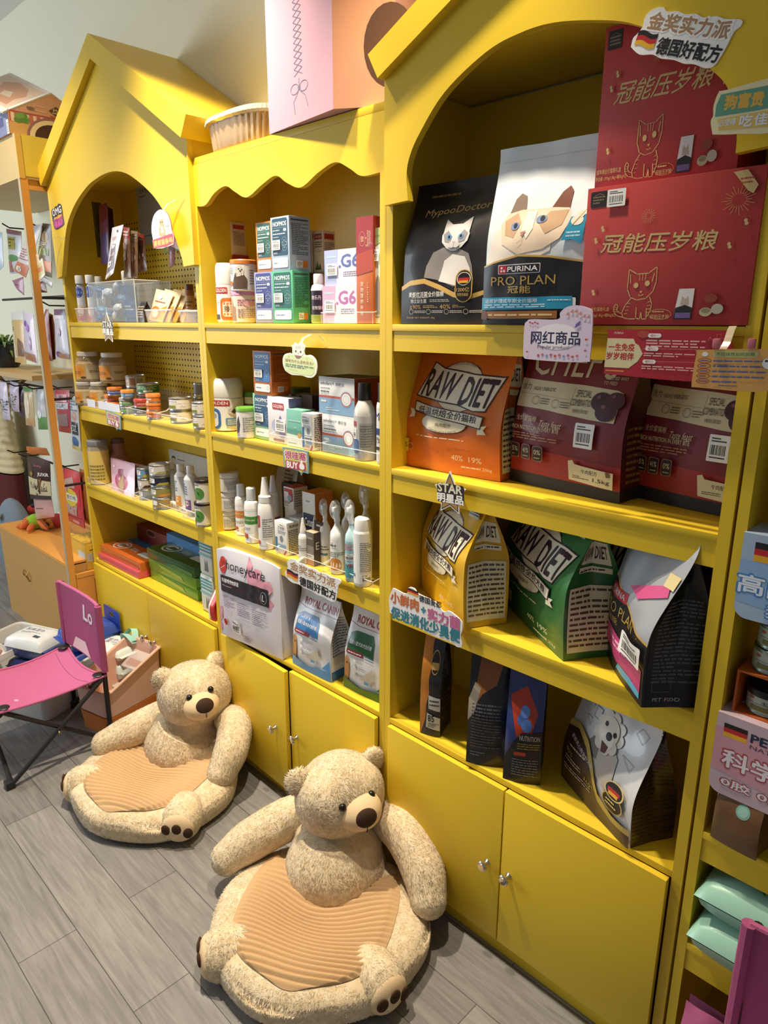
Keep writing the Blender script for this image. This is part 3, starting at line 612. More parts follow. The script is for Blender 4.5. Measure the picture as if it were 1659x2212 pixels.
def chefs(label, A, B, z, H, D, **kw):
    CRM = '#d8cda6'; it = [('p', [(0, 0), (100, 0), (100, 22), (0, 26)], '#a1281f'), ('p', [(0, 0), (100, 0), (100, 7), (0, 8.5)], '#211c22'), ('t', "CHEF'S", 46, 84, 21, CRM, {'w': 76, 's': .1, 'b': -.004}), ('t', 'THE', 78, 77.5, 2, CRM, {'w': 5}), ('t', 'TRUSTED WAY', 84, 74.5, 2, CRM, {'w': 18}), ('t', 'TO FEED', 80, 71.5, 2, CRM, {'w': 11}),
          ('p', [(0, 71), (20, 70), (60, 69), (88, 67.4), (93, 66), (91, 48), (70, 48.6), (30, 51.5), (0, 52.5)], CRM), ('t', '活力', 6, 65.6, 4, '#3a2f2a', {'w': 9}), ('t', 'HIGHLY ENERGETIC', 24, 64.6, 2.4, '#4a3f38', {'w': 22}), ('l', [(2, 61.4), (50, 59.4)], .6, '#8a7c62'), ('l', [(52, 67), (51, 55)], .6, '#8a7c62'),
          ('t', 'SPECIAL', 61, 63.8, 4.2, '#4a3f38', {'w': 13}), ('t', 'COMBINATION', 61, 58.2, 4.2, '#4a3f38', {'w': 19}), ('t', '特别添加', 61, 53, 2.4, '#4a3f38', {'w': 13}), ('o', 18, 57, 3.4, 2.6, .8, '#4a3f38'), ('n', 23, 54.6, 31, 59, 3, '#6a5e4c'), ('o', 38, 56, 3.4, 2.6, .8, '#4a3f38'), ('n', 43, 53.6, 51, 58, 3, '#6a5e4c'),
          ('e', 77, 60, 8, 5.6, '#3d1420'), ('e', 88.5, 61, 7.4, 5.2, '#4a1826'), ('e', 83, 54.5, 8.6, 6, '#421522'), ('e', 80.5, 57, 2, 1.2, '#7c4a58'), ('e', 75, 62.4, 1.8, 1.1, '#7c4a58'), ('e', 87, 63.6, 1.6, 1, '#7c4a58'),
          ('t', '全价爱猫粮', 14, 45, 3.6, CRM, {'w': 20, 'r': -2}), ('t', 'Taste feast', 38, 42.6, 4, CRM, {'w': 21, 's': .25}), ('t', 'RICH NUTRITION IN EVERY BITE', 24, 39, 2.6, CRM, {'w': 46, 'b': .015}), ('n', 2, 31, 46, 36, 3, '#a97a62')] + \
         [q for i, s in enumerate(('5%', '41%', '0%')) for q in (('r', 1+i*12, 18, 10.5+i*12, 28, '#9b7a58', 2), ('r', 1.5+i*12, 18.4, 10+i*12, 27.6, '#2d1a1c', 2), ('t', s, 5.7+i*12, 24, 3.2, '#e0d6bc', {'w': 6}), ('n', 3+i*12, 19.4, 8.6+i*12, 21, 1, '#b9ad92'))] + \
         [('p', [(58, 22), (62, 22.8), (64, 20.4), (96, 18.6), (96, 8), (60, 10)], CRM), ('t', '牛肉配方', 77, 16.6, 2.8, '#4a3a2e', {'w': 14}), ('n', 63, 11.4, 78, 13.6, 2, '#6a5a48'), ('t', '1.5kg', 87, 12, 3.2, '#3a2c24', {'w': 13}), ('p', [(90, 18.6), (93, 19.4), (94, 16), (91, 15.4)], '#7a5b40')]
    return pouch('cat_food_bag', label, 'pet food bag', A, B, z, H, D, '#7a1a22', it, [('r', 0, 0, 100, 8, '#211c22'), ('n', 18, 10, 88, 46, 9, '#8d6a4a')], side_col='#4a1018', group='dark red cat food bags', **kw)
chefs('dark red cat food bag with a cream banner of plums, fully in view', G(1102, 1037, S2), G(1338, 1089, S2), S2, .338, .11, seed=4, stk=(61, 31, 78, 46), wr=.006, flat=.35, rough=.5)
chefs('dark red cat food bag half hidden behind the cabinet post, set further back', G(1372, 1074, S2)+Vector((0, .0)), G(1618, 1128, S2), S2, .338, .1, seed=5, stk=(63, 31, 80, 46), wr=.006, flat=.35, rough=.5)
pouch('cat_food_bag', 'dark brown food bag standing in the shadow behind the orange bag', 'pet food bag', XY(1102, .14, S2), XY(1150, .14, S2)+Vector((.12, 0)), S2, .33, .09, '#2c201c', [('n', 5, 40, 60, 70, 6, '#6d5a44'), ('r', 0, 74, 100, 84, '#5c4c38')], seed=6)

# ------------------------------------------------------------------ right cabinet, third tier
rawdiet('dog_food_bag', 'yellow baked dog food bag turned to the left, tucked beside the cabinet side', (1.976, .118), G(1002, 1360, S3), S3, .325, .115, '#d6a820', '犬', group='baked food bags', seed=7, wr=.012, flat=.48, lean=.0, extra=[('p', [(80, 93), (92, 93), (96, 82), (78, 82)], '#c9c8c6'), ('t', '10%', 87, 90, 4, '#2a2a2a', {'w': 9}), ('n', 79, 83, 95, 87, 2, '#4a4a4a')], stk=None)
rawdiet('dog_food_bag', 'green baked dog food bag turned to the left, in the middle of the third shelf', G(1080, 1288, S3), G(1216, 1429, S3), S3, .33, .13, '#2f6d38', '犬', group='baked food bags', seed=8, wr=.012, flat=.45, extra=[('p', [(80, 93), (92, 93), (96, 82), (78, 82)], '#c9c8c6'), ('t', '10%', 87, 90, 4, '#2a2a2a', {'w': 9}), ('n', 79, 83, 95, 87, 2, '#4a4a4a'), ('p', [(18, 20), (30, 18), (30, 10), (20, 9)], '#d8c9a0')])
rawdiet('dog_food_bag', 'dark baked dog food bag in shadow behind the green bag', (2.42, .165), (2.66, .165), S3, .33, .09, '#1c201c', '犬', mid='#0f0f10', group='baked food bags', seed=9)
A_ = G(1312, 1418, S3); B_ = G(1385, 1530, S3)
pouch('dog_food_bag', 'crumpled black and grey dog food bag seen from its black printed side', 'pet food bag', A_, B_, S3, .33, .125, '#a3a8b0',
      [('p', [(0, 0), (0, 62), (30, 58), (60, 46), (100, 40), (100, 0)], GOLD), ('p', [(0, 0), (0, 60.5), (30, 56.5), (60, 44.5), (100, 38.5), (100, 0)], '#1a191b'), ('r', 2, 50, 44, 57, '#b0303a'), ('t', 'PURINA', 23, 53.5, 4, '#e8e4e2', {'w': 34}), ('t', 'PRO PLAN', 36, 43, 7, '#b99c55', {'w': 66, 'r': -6}), ('t', '冠能', 22, 35.5, 5, '#b99c55', {'w': 24}),
       ('p', [(0, 13), (0, 31), (96, 22), (96, 8)], '#c0407c'), ('n', 10, 19, 78, 25, 2, '#e8b9d0'), ('p', [(40, 6), (96, 4), (96, 8), (50, 12)], '#5ab0d2'), ('p', [(40, 62), (90, 74), (96, 68), (60, 58)], '#d0588e'), ('r', 82, 72, 98, 80, '#e0cf9a')],
      [('p', [(4, 0), (4, 62), (30, 78), (70, 74), (97, 60), (97, 0)], '#141315'), ('n', 12, 15, 88, 66, 22, '#54585e'), ('l', [(14, 10), (44, 10), (44, 17), (14, 17), (14, 10)], .8, '#6a6e72'), ('t', 'PET FOOD', 38, 5, 2.4, '#b9b9b9', {'w': 44})],
      side_col='#1a191b', seed=10, wr=.016, flat=.4, stk=(52, 22, 96, 36), twist=.25, lean=-.01, topw=.98, rough=.4)

# ------------------------------------------------------------------ right cabinet, bottom tier
pouch('dog_food_bag', 'black dog food bag with an orange left edge and a white 85 badge', 'pet food bag', G(907, 1582, S0), G(951, 1593, S0), S0, .325, .085, '#29282c',
      [('p', [(0, 0), (0, 100), (60, 100), (44, 80), (50, 66), (42, 52), (46, 40), (34, 30), (30, 16), (6, 0)], '#c07a26'), ('e', 66, 66, 20, 10, GOLD), ('e', 66, 66, 18, 9, '#2a2420'), ('r', 50, 60, 82, 66, GOLD), ('p', [(44, 38), (98, 36), (98, 24), (46, 26)], '#d8d6d0'), ('n', 50, 28, 94, 35, 2, '#4a3a34'), ('p', [(38, 22), (98, 18), (98, 6), (34, 8)], '#dcd8c8'), ('t', '85', 58, 17, 6, '#1c1a1a', {'w': 30, 'b': .02}), ('n', 42, 8.4, 94, 13, 3, '#5a5448')],
      [('p', [(8, 38), (6, 78), (30, 84), (80, 70), (84, 48)], '#5c5d60'), ('n', 14, 44, 76, 78, 12, '#2e2f32')]+[('t', '★', 18, q, 2.4, '#d8d4cc', {'w': 9}) for q in (34, 25, 16)]+[('n', 34, 20, 90, 36, 4, '#7c5a30')], seed=11, wr=.01)
pouch('dog_food_bag', 'black dog food bag with fine white print, second from the left on the bottom shelf', 'pet food bag', G(1006, 1646, S0), G(1090, 1658, S0), S0, .31, .11, '#17161a',
      [('p', [(30, 100), (96, 100), (70, 70), (34, 62), (10, 50)], '#8a5326'), ('p', [(0, 58), (14, 70), (30, 66), (16, 48), (0, 40)], '#8d8478'), ('n', 10, 16, 86, 56, 15, '#5a5a60'), ('n', 10, 8, 60, 13, 2, '#7a7a80')], [('r', 6, 24, 60, 30, '#a8682a'), ('n', 4, 34, 60, 56, 8, '#5a5a60')], seed=12, wr=.012)
pouch('dog_food_bag', 'blue and black dog food bag with a red berry picture', 'pet food bag', G(1086, 1681, S0), G(1166, 1696, S0), S0, .315, .1, '#2a3a72',
      [('p', [(6, 70), (50, 78), (84, 60), (70, 44), (30, 40)], '#a8381f'), ('e', 44, 54, 14, 5, '#3c5fa4'), ('e', 56, 50, 14, 5, '#4a70b8'), ('e', 50, 60, 13, 4.6, '#5a80c4'), ('p', [(0, 0), (100, 0), (100, 46), (44, 44), (20, 34), (0, 20)], '#19171b'), ('t', 'NUTRITION', 66, 40, 4.4, '#c9c6bf', {'w': 54}), ('n', 34, 30, 94, 36, 3, '#9a8a3c'), ('r', 26, 24.5, 58, 28, '#b8432a', 4), ('n', 22, 6, 92, 22, 7, '#77757a')],
      [('r', 0, 0, 100, 100, '#15141a'), ('n', 20, 20, 70, 40, 6, '#8a7a50')], seed=13, wr=.01)
pouch('dog_food_bag', 'brown and white dog food bag with a white terrier, right end of the bottom shelf', 'pet food bag', G(1217, 1674, S0), G(1361, 1834, S0), S0, .285, .11, '#c9ccd0',
      [('l', [(22, 92), (30, 86), (36, 92), (30, 97), (22, 92)], .9, '#6a6c70'), ('l', [(12, 84), (20, 76), (22, 84), (12, 84)], .8, '#6a6c70'), ('r', 24, 70, 33, 79, '#6a6c70'), ('r', 24.8, 70.6, 32.2, 78.4, '#c9ccd0'), ('l', [(16, 68), (24, 62), (24, 68), (16, 68)], .8, '#6a6c70'), ('l', [(74, 80), (84, 76), (88, 84), (78, 86), (74, 80)], .8, '#6a6c70'), ('l', [(72, 62), (84, 54), (86, 60), (72, 62)], .8, '#6a6c70'),
       ('p', [(34, 40), (34, 56), (42, 66), (58, 66), (70, 56), (72, 38), (66, 28), (50, 34)], '#b9b3ab'), ('p', [(34, 42), (30, 52), (36, 60), (44, 56), (46, 44)], '#77736f')] + [('e', 50+13*math.cos(i*.7), 68+12*math.sin(i*.7), 6, 5, '#d4cec4') for i in range(9)] + [('e', 50, 69, 13, 11.5, '#dcd6cc'), ('e', 51, 63, 9, 8, '#e6e0d6'), ('e', 44, 73, 2.2, 2, '#1a1718'), ('e', 58, 70, 2.3, 2.1, '#1a1718'), ('e', 52, 66, 4, 3.2, '#1e1a1a'), ('p', [(46, 60), (56, 59), (54, 53), (49, 52)], '#5d3b36'),
       ('p', [(0, 0), (0, 56), (14, 58), (32, 52), (48, 38), (60, 22), (80, 16), (100, 16), (100, 0)], '#b39a52'), ('p', [(0, 0), (0, 51), (14, 53), (32, 46), (48, 32), (60, 15), (80, 10), (100, 11), (100, 0)], '#3c2a22'),
       ('t', '麦都夹心肉全价犬粮', 28, 41, 3.4, '#d8d4cc', {'w': 40, 'r': -14}), ('n', 10, 36, 36, 38.6, 1, '#c9b892'), ('t', '90%', 13, 32, 3.6, '#b39a52', {'w': 12, 'r': -8}), ('t', '360°', 46, 23, 3.6, '#b39a52', {'w': 14, 'r': -10}), ('n', 8, 24, 34, 29, 2, '#a89a84'), ('n', 8, 16, 50, 21, 2, '#a89a84'),
       ('e', 80, 27, 13, 7, '#b39a52'), ('e', 80, 27, 11.6, 6.2, '#2a2019'), ('e', 80, 36, 12, 6.6, '#cdb878'), ('e', 80, 36, 10.4, 5.8, '#211c1c'), ('r', 73, 36, 87, 39, '#241d1c'), ('r', 72.4, 34, 87.6, 37, '#a82a26'), ('r', 74, 32, 86, 34.6, '#d29a2c'), ('n', 73, 24, 87, 29, 2, '#cdb878')],
      [('n', 4, 5, 96, 92, 26, '#2c211c')], side_col='#3a2a22', seed=14, wr=.012, rough=.25, flat=.3)
# ================================================================== middle cabinet
def stack_on(o, below):   # rest a carton on another carton
    o.location.z = below.location.z+max(v.co.z for v in below.data.vertices)+.0005
def topz(o): return o.location.z+max(v.co.z for v in o.data.vertices)
def nopmos(label, px0, px1, y, z, pyt, D, col, pan, sd, **kw):
    f = [('r', 9, 30, 91, 97, pan, 6), ('t', 'NOPMOS', 50, 87, 8, '#f2f4f4', {'w': 72, 'b': .02}), ('l', [(12, 80), (88, 80)], .5, '#cfd8da'), ('n', 13, 73.5, 66, 77.5, 1, '#cfd8da'), ('r', 70, 73, 86, 78, '#f2f4f4', 4), ('n', 13, 67, 80, 71, 1, '#f2f4f4'), ('n', 13, 62, 44, 64.5, 1, '#cfd8da'),
         ('o', 74, 50, 16, 12.5, .7, '#a9c8dc'), ('l', [(70, 57), (78, 57), (78, 53.5), (86, 53.5), (86, 48), (78, 48), (78, 43), (70, 43), (70, 48), (62, 48), (62, 53.5), (70, 53.5), (70, 57)], .7, '#cfe2ea'), ('o', 74, 49, 2.4, 2, .6, '#cfe2ea'), ('t', '营养宝', 24, 34, 3.6, '#e6eef0', {'w': 20}), ('r', 9, 7, 91, 25, '#eef1f0', 6), ('n', 16, 13, 60, 18, 1, '#5a7a9a'), ('o', 80, 16, 5, 3.4, .7, '#4a5a6a')]
    r = [('r', 8, 92, 90, 95, '#4a5560', 1), ('n', 10, 30, 88, 88, 18, sd), ('r', 30, 7, 60, 20, '#f0efe8', 2), ('r', 62, 7, 84, 20, '#e08a34', 2), ('n', 33, 9, 57, 18, 4, '#3a3a3a')]
    return carton('supplement_box', label, 'box', px0, px1, y, z, pyt, D, col, f, r, group='supplement boxes', stk=(10, 40, 54, 58), **kw)
def golden(label, px0, px1, y, z, pyt, D, **kw):
    it = [('r', 12, 80, 88, 93, '#a8322c', 2), ('t', 'GOLDEN', 50, 86.5, 6, '#f0e2d2', {'w': 60}), ('n', 14, 60, 86, 76, 3, '#6a5a48'), ('l', [(20, 52), (84, 52)], 1, '#cf8a3c'), ('p', [(20, 8), (26, 26), (34, 12), (44, 30), (54, 12), (70, 24), (80, 8)], '#4a5a2c')]
    return carton('supplement_box', label, 'box', px0, px1, y, z, pyt, D, '#e0cfae', it, [('r', 10, 80, 90, 93, '#a8322c', 2), ('n', 10, 30, 90, 74, 12, '#7a6a58')], group='tan supplement boxes', **kw)
# --- top tier
n3 = nopmos('purple supplement box under the orange and green one, top shelf of the middle cabinet', 553, 592, .03, S1, 590, .06, '#8e97c4', '#39418c', '#4a4f8a')
n4 = nopmos('mint green supplement box at the bottom right of the stack of four', 591, 635, .012, S1, 588, .062, '#57b488', '#17645e', '#2a5a48')
n1 = nopmos('orange supplement box with a dark green panel, upper left of the stack of four', 556, 590, .03, topz(n3), 482, .06, '#d9822f', '#1d5a4e', '#7a4a20')
n2 = nopmos('pale blue supplement box with a navy panel, upper right of the stack of four', 588, 627, .012, topz(n4), 471, .075, '#a9bfd6', '#1d4a66', '#4a5a6a')
a = carton('supplement_box', 'red supplement box behind the white tubs, under a tall tan box', 'box', 476, 512, .12, S1, 555, .06, '#a8322c', [], [], group='tan supplement boxes')
golden('tall tan supplement box standing at the left behind the round tins', 475, 503, .12, topz(a)-.008, 490, .055).location.z = topz(a)+.0005
a = carton('supplement_box', 'brown carton under the two tan boxes behind the mint green box', 'box', 664, 706, .1, S1, 592, .06, '#8a5a34', [], group='tan supplement boxes')
for lab, q0, q1 in (('tan supplement box right behind the pale blue box', 655, 674), ('tan supplement box second to the right behind the pale blue box', 678, 699)):
    golden(lab, q0, q1, .105, topz(a)+.0005, 500, .045)
JARP = [(.93, 0), (.98, .015), (1, .05), (1, .7)]
def whitejar(label, px0, px1, y, z, pyt, blue=True):
    acc = '#3f74b8' if blue else '#d9772c'
    return bottle('supplement_jar', label, 'jar', px0, px1, y, z, pyt, [(.9, 0), (.97, .015), (.98, .64)], '#f0efec', [(.985, .64), (1, .66), (1, .86), (.95, .95), (.82, 1.0)], '#f4f3f0',
                  (.02, .62, '#f3f2ef', [('r', 8, 78, 62, 96, '#b52f30', 3), ('t', 'GOLDEN', 35, 87, 10, '#f4ece4', {'w': 46, 'b': .02})] + ([('r', 12, 4, 42, 70, acc, 12), ('r', 18, 12, 36, 60, '#e8eef4', 8), ('e', 27, 46, 6, 9, '#9ab0c4'), ('e', 70, 62, 13, 11, '#d8d0c4'), ('p', [(64, 60), (70, 70), (76, 62), (70, 52)], '#4a3a30'), ('r', 52, 14, 92, 40, '#6f94b4', 3), ('n', 56, 18, 88, 36, 3, '#e8eef4')] if blue else [('r', 34, 4, 96, 66, acc, 14), ('r', 42, 14, 90, 56, '#ece6da', 10), ('e', 58, 36, 8, 10, '#7a6a58'), ('n', 8, 50, 30, 60, 2, '#c9a878'), ('r', 6, 6, 30, 20, '#4a4438')]), 1.004), group='white supplement jars', H=None, ang=-60)
whitejar('white supplement jar with an orange picture frame, left end of the top shelf', 471, 512, .05, S1, 570, False)
mt_cat = [('p', [(20, 5), (24, 40), (30, 62), (36, 80), (42, 66), (54, 62), (64, 40), (62, 5)], '#5d4a3e'), ('p', [(36, 50), (30, 80), (38, 92), (46, 96), (56, 78), (54, 56)], '#d8d4ce'), ('e', 42, 80, 2, 2.4, '#2a2626'), ('e', 50, 78, 2, 2.4, '#2a2626'), ('e', 46, 73, 2.4, 2.4, '#3a3434'), ('n', 8, 60, 24, 86, 4, '#6a6a6a'), ('r', 4, 20, 22, 34, '#d9772c'), ('n', 70, 20, 94, 80, 6, '#9a948c')]
bp_ = dict(group='round powder tins', ang=-58)
pt = bottle('powder_tin', 'pink lidded round powder tin with a kitten, under the orange lidded tin', 'tin', 503, 556, .05, S1, 630, [(.96, 0), (1, .02), (1, .86)], '#e8d2cc', [(1.03, .86), (1.03, .97), (.98, 1)], '#e09ac0', (.03, .86, '#efdccf', [('p', [(4, 4), (10, 50), (16, 84), (20, 60), (28, 56), (30, 4)], '#b08a5e'), ('n', 36, 60, 90, 86, 3, '#b86a8a'), ('n', 36, 14, 90, 50, 5, '#a08a7a'), ('e', 70, 70, 18, 12, '#e8b0c4')], 1.006), **bp_)
bottle('powder_tin', 'orange lidded round powder tin with grey cats, on the pink lidded tin', 'tin', 500, 556, .05, Zof(630, pt.location.x, .05), 562, [(.96, 0), (1, .02), (1, .86)], '#e9e6e2', [(1.03, .86), (1.03, .97), (.98, 1)], '#d98136', (.03, .86, '#ecebe8', mt_cat, 1.006), **bp_)
bottle('supplement_bottle', 'dark label supplement bottle with a white cap beside the mint green box', 'bottle', 673, 706, .045, S1, 593, [(.95, 0), (1, .02), (1, .68), (.86, .76), (.56, .8)], '#d8dce2', [(.62, .8), (.64, .82), (.64, .97), (.58, 1)], '#eceae6', (.02, .66, '#2c2438', [('t', '维乐丹', 40, 78, 14, '#e8e4ee', {'w': 46}), ('t', '宠物营养', 48, 46, 12, '#e8e4ee', {'w': 60}), ('r', 0, 0, 100, 24, '#8a9a4a')], 1.01), group='supplement bottles', ang=-60)
def g6(label, px0, px1, y, z, pyt, D, c, gc, **kw):
    return carton('supplement_box', label, 'box', px0, px1, y, z, pyt, D, c, [('r', 0, 0, 40, 100, c), ('p', [(40, 100), (100, 100), (100, 0), (34, 0)], '#e0d6e4'), ('t', 'G6', 72, 68, 34, gc, {'w': 48, 'b': .03}), ('e', 44, 53, 3.4, 4, gc), ('n', 8, 76, 34, 86, 1, '#b8dce8'), ('n', 54, 24, 92, 40, 3, '#6a6a8a')], [('n', 10, 20, 90, 80, 8, '#8a8aa0')], group='pastel supplement boxes', stk=(8, 30, 38, 62), **kw)
gA = g6('pink and white supplement box in a clear tray, under the blue one', 698, 772, .02, S1, 620, .1, '#d9a6c8', '#b06aa8')
g6('pale blue supplement box with a large blue logo, on the pink one', 702, 779, .025, topz(gA)+.0005, 542, .1, '#a8b4dc', '#5a6cae')
tray('clear tray under the pink supplement box', 694, 806, .006, S1, .055, .2)
carton('supplement_box', 'tall red to orange supplement box with vertical lettering', 'box', 771, 806, .012, S1, 472, .05, '#c8682c', [('p', [(0, 100), (100, 100), (100, 66), (0, 62)], '#9a2c36'), ('p', [(0, 66), (100, 70), (100, 50), (0, 46)], '#b0442f'), ('o', 36, 80, 18, 6.6, .8, '#d9b090'), ('t', '壹', 36, 80, 5, '#d9b090'), ('t', 'MypooDoctor', 76, 80, 10, '#d9b090', {'r': 90, 'w': 62, 'h': 1}), ('n', 66, 20, 72, 40, 9, '#e8c8a8')] + [('t', ch, 34, 38-i*5.6, 4.4, '#eed9bc') for i, ch in enumerate('宠物营养补充')], [('p', [(0, 100), (100, 100), (100, 64), (0, 66)], '#8a2430')], group='tall supplement boxes')
carton('supplement_box', 'white and green supplement box against the right side of the top shelf', 'box', 803, 826, .02, S1, 495, .05, '#e4e6da', [('p', [(0, 100), (100, 100), (100, 86), (0, 80)], '#a8b87a'), ('t', 'Gim', 50, 92, 4, '#4a6a3a', {'w': 60}), ('e', 60, 44, 34, 6, '#c9b27a'), ('p', [(20, 14), (30, 40), (60, 52), (84, 40), (90, 10)], '#8a8480'), ('n', 10, 5, 80, 12, 2, '#8a8a80')], stk=(8, 66, 70, 78), group='tall supplement boxes')

# --- second tier
whitejar('white supplement jar with a blue picture, left end of the second shelf', 459, 529, .075, S2, 817)
tinp = [('p', [(10, 10), (14, 60), (26, 84), (32, 50), (24, 14)], '#3a3232'), ('n', 42, 20, 90, 80, 7, '#8a948a'), ('p', [(12, 6), (20, 20), (30, 8)], '#d8a0a0')]
bottle('powder_tin', 'small green lidded powder tin with a black and white cat, at the front', 'tin', 513, 556, .025, S2, 880, [(.97, 0), (1, .02), (1, .88)], '#eceae4', [(1.04, .88), (1.04, .98), (1, 1)], '#6aa83c', (.03, .87, '#eeece6', tinp, 1.006), ang=-60, group='green lidded powder tins')
bottle('powder_tin', 'green lidded powder tin behind the orange supplement box', 'tin', 531, 566, .15, S2, 846, [(.97, 0), (1, .02), (1, .86)], '#eceae4', [(1.04, .86), (1.04, .98), (1, 1)], '#5f9a3a', (.03, .85, '#e4e6e0', [('r', 10, 10, 60, 80, '#5a6a66')], 1.006), ang=-60, group='green lidded powder tins')
bottle('supplement_bottle', 'white dropper topped bottle at the back beside the white jar', 'bottle', 538, 562, .21, S2, 815, [(1, 0), (1, .7), (.8, .8)], '#e8e8e4', [(.62, .8), (.5, .95), (.3, 1)], '#f0f0ee', group='supplement bottles')
m2 = nopmos('mint supplement box with a navy panel, under the orange supplement box', 550, 592, .03, S2, 850, .065, '#8cc4a0', '#24527e', '#3a6a4a')
nopmos('orange supplement box with a bright blue panel, topmost of the second shelf', 549, 588, .028, topz(m2)+.0005, 757, .075, '#c87028', '#3a78bc', '#7a3a14')
carton('supplement_box', 'white and lilac supplement box with a small red logo', 'box', 581, 626, .025, S2, 857, .05, '#e4e2ea', [('r', 24, 74, 78, 88, '#b2303a', 3), ('t', 'GOLDEN', 51, 81, 7, '#f4ece4', {'w': 46, 'b': .02}), ('p', [(36, 36), (60, 62), (84, 36)], '#7a74b4'), ('e', 40, 38, 22, 14, '#b4b8dc'), ('r', 24, 4, 76, 9, '#8a6a4a', 1), ('e', 66, 22, 14, 9, '#a8a4cc')], side='#7c74ae', topc='#d9d6e2', group='small medicine boxes', stk=(38, 26, 84, 54), rot=0)
carton('supplement_box', 'mint green supplement box between two white boxes', 'box', 621, 655, .02, S2, 884, .05, '#6fb3a0', [('r', 0, 0, 100, 34, '#e0e4e0'), ('p', [(0, 34), (100, 30), (100, 44), (0, 48)], '#5a9a88'), ('n', 10, 66, 90, 74, 1, '#b8dcd0'), ('n', 44, 50, 84, 54, 1, '#e8f0ec'), ('e', 80, 32, 12, 7, '#c8a45a'), ('n', 8, 6, 60, 12, 1, '#8a9a94')], group='small medicine boxes', topc='#8cc8b4')
carton('medicine_box', 'white medicine box with blue stripes at the front right of its clear tray', 'box', 653, 677, .012, S2, 893, .065, '#eae8e4', [('r', 4, 6, 22, 62, '#3a6a94'), ('r', 26, 40, 92, 66, '#dcdedc'), ('e', 60, 52, 16, 9, '#8a8a8a'), ('n', 28, 28, 92, 36, 1, '#4a4a4a'), ('r', 36, 18, 92, 25, '#6a8aa8', 3), ('p', [(70, 0), (90, 14), (100, 14), (84, 0)], '#a83a34'), ('n', 28, 6, 66, 14, 2, '#9a5a4a')], [('n', 8, 8, 92, 92, 16, '#4a4440')], group='small medicine boxes', stk=(6, 70, 90, 94))
for i, (p0, p1) in enumerate(((632, 654), (650, 676))):
    carton('supplement_box', ('dark purple sided white box behind the lilac box, left of two', 'dark purple sided white box behind the mint box, right of two')[i], 'box', p0, p1, .12, S2, 852, .06, '#9a98a2', [], [], side='#3a3244', group='small medicine boxes', topc='#6a6870')
bottle('powder_tin', 'dark green lidded tin deep at the back behind the lilac box', 'tin', 622, 672, .22, S2, 838, [(1, 0), (1, .85)], '#3a3420', [(1.03, .85), (1.03, 1)], '#3f5a2a', group='green lidded powder tins')
tray('clear tray holding the lilac and mint supplement boxes', 583, 694, .004, S2, .06, .2)
def whel(label, px0, px1, y, z, pyt, D, **kw):
    return carton('supplement_box', label, 'box', px0, px1, y, z, pyt, D, '#e2e4e6', [('r', 0, 2, 100, 44, '#88b0d4'), ('r', 0, 44, 62, 50, '#c2543a'), ('r', 88, 44, 100, 50, '#c2543a'), ('l', [(0, 96), (100, 96)], .5, '#7a7a7a'), ('t', 'whelarc+', 24, 83, 8, '#4a4a4e', {'w': 40}), ('t', '惠伦宝', 60, 82, 8, '#4a4a4e', {'w': 24}), ('n', 6, 68, 38, 72, 1, '#6a6a6e'), ('n', 6, 58, 42, 64, 1, '#2a2a2e'), ('n', 6, 53, 58, 55.5, 1, '#6a6a6e'), ('e', 78, 44, 16, 21, '#88b0d4'), ('e', 78, 44, 14.6, 19, '#c2543a'), ('e', 78, 44, 12.6, 16.4, '#eef0f0'), ('o', 78, 44, 8, 10.5, .8, '#88b0d4'), ('r', 6, 32, 22, 38, '#e2e4e6', 2), ('n', 20, 10, 60, 20, 2, '#e2eaf2')], [('n', 10, 30, 50, 86, 8, '#b06a58')], side='#a84430', topc='#5a4a38', group='white and blue supplement boxes', **kw)
wA = whel('lower of two white and blue supplement boxes with a red ring', 697, 770, .03, S2, 893, .11, )
whel('upper of two white and blue supplement boxes with a red ring', 690, 766, .03, topz(wA)+.0005, 812, .12)
bottle('spray_can', 'silver spray bottle with a tall black cap beside the white and blue boxes', 'bottle', 765, 812, -.0+.035, S2, 828, [(.95, 0), (1, .012), (1, .6), (.9, .68), (.62, .76), (.56, .78)], '#c4c4c2', [(.6, .78), (.62, .79), (.6, 1)], '#232222', (.03, .58, '#b9b9b8', [('r', 4, 76, 30, 88, '#a83a40'), ('e', 24, 30, 20, 18, '#4a6a94'), ('r', 40, 20, 90, 84, '#9c9c9a'), ('n', 44, 26, 86, 80, 9, '#6a6a68'), ('b', 4, 46, 30, 72)], 1.004), rough=.28, group='spray cans', ang=-75)
bottle('spray_can', 'black capped spray can cut off by the post at the right of the second shelf', 'bottle', 813, 842, .03, S2, 828, [(.95, 0), (1, .012), (1, .72), (.9, .76)], '#d8dade', [(.8, .76), (.8, 1)], '#232222', (.03, .7, '#d8dade', [('t', 'M', 20, 84, 14, '#2a3a7a'), ('r', 0, 50, 100, 62, '#2a3a7a'), ('t', '3%', 24, 40, 12, '#2a2a2a'), ('r', 0, 22, 100, 28, '#3a3a3a')], 1.004), group='spray cans', ang=-75)
tray('clear tray holding the silver spray bottle', 697, 818, -.0+.003, S2, .06, .2)

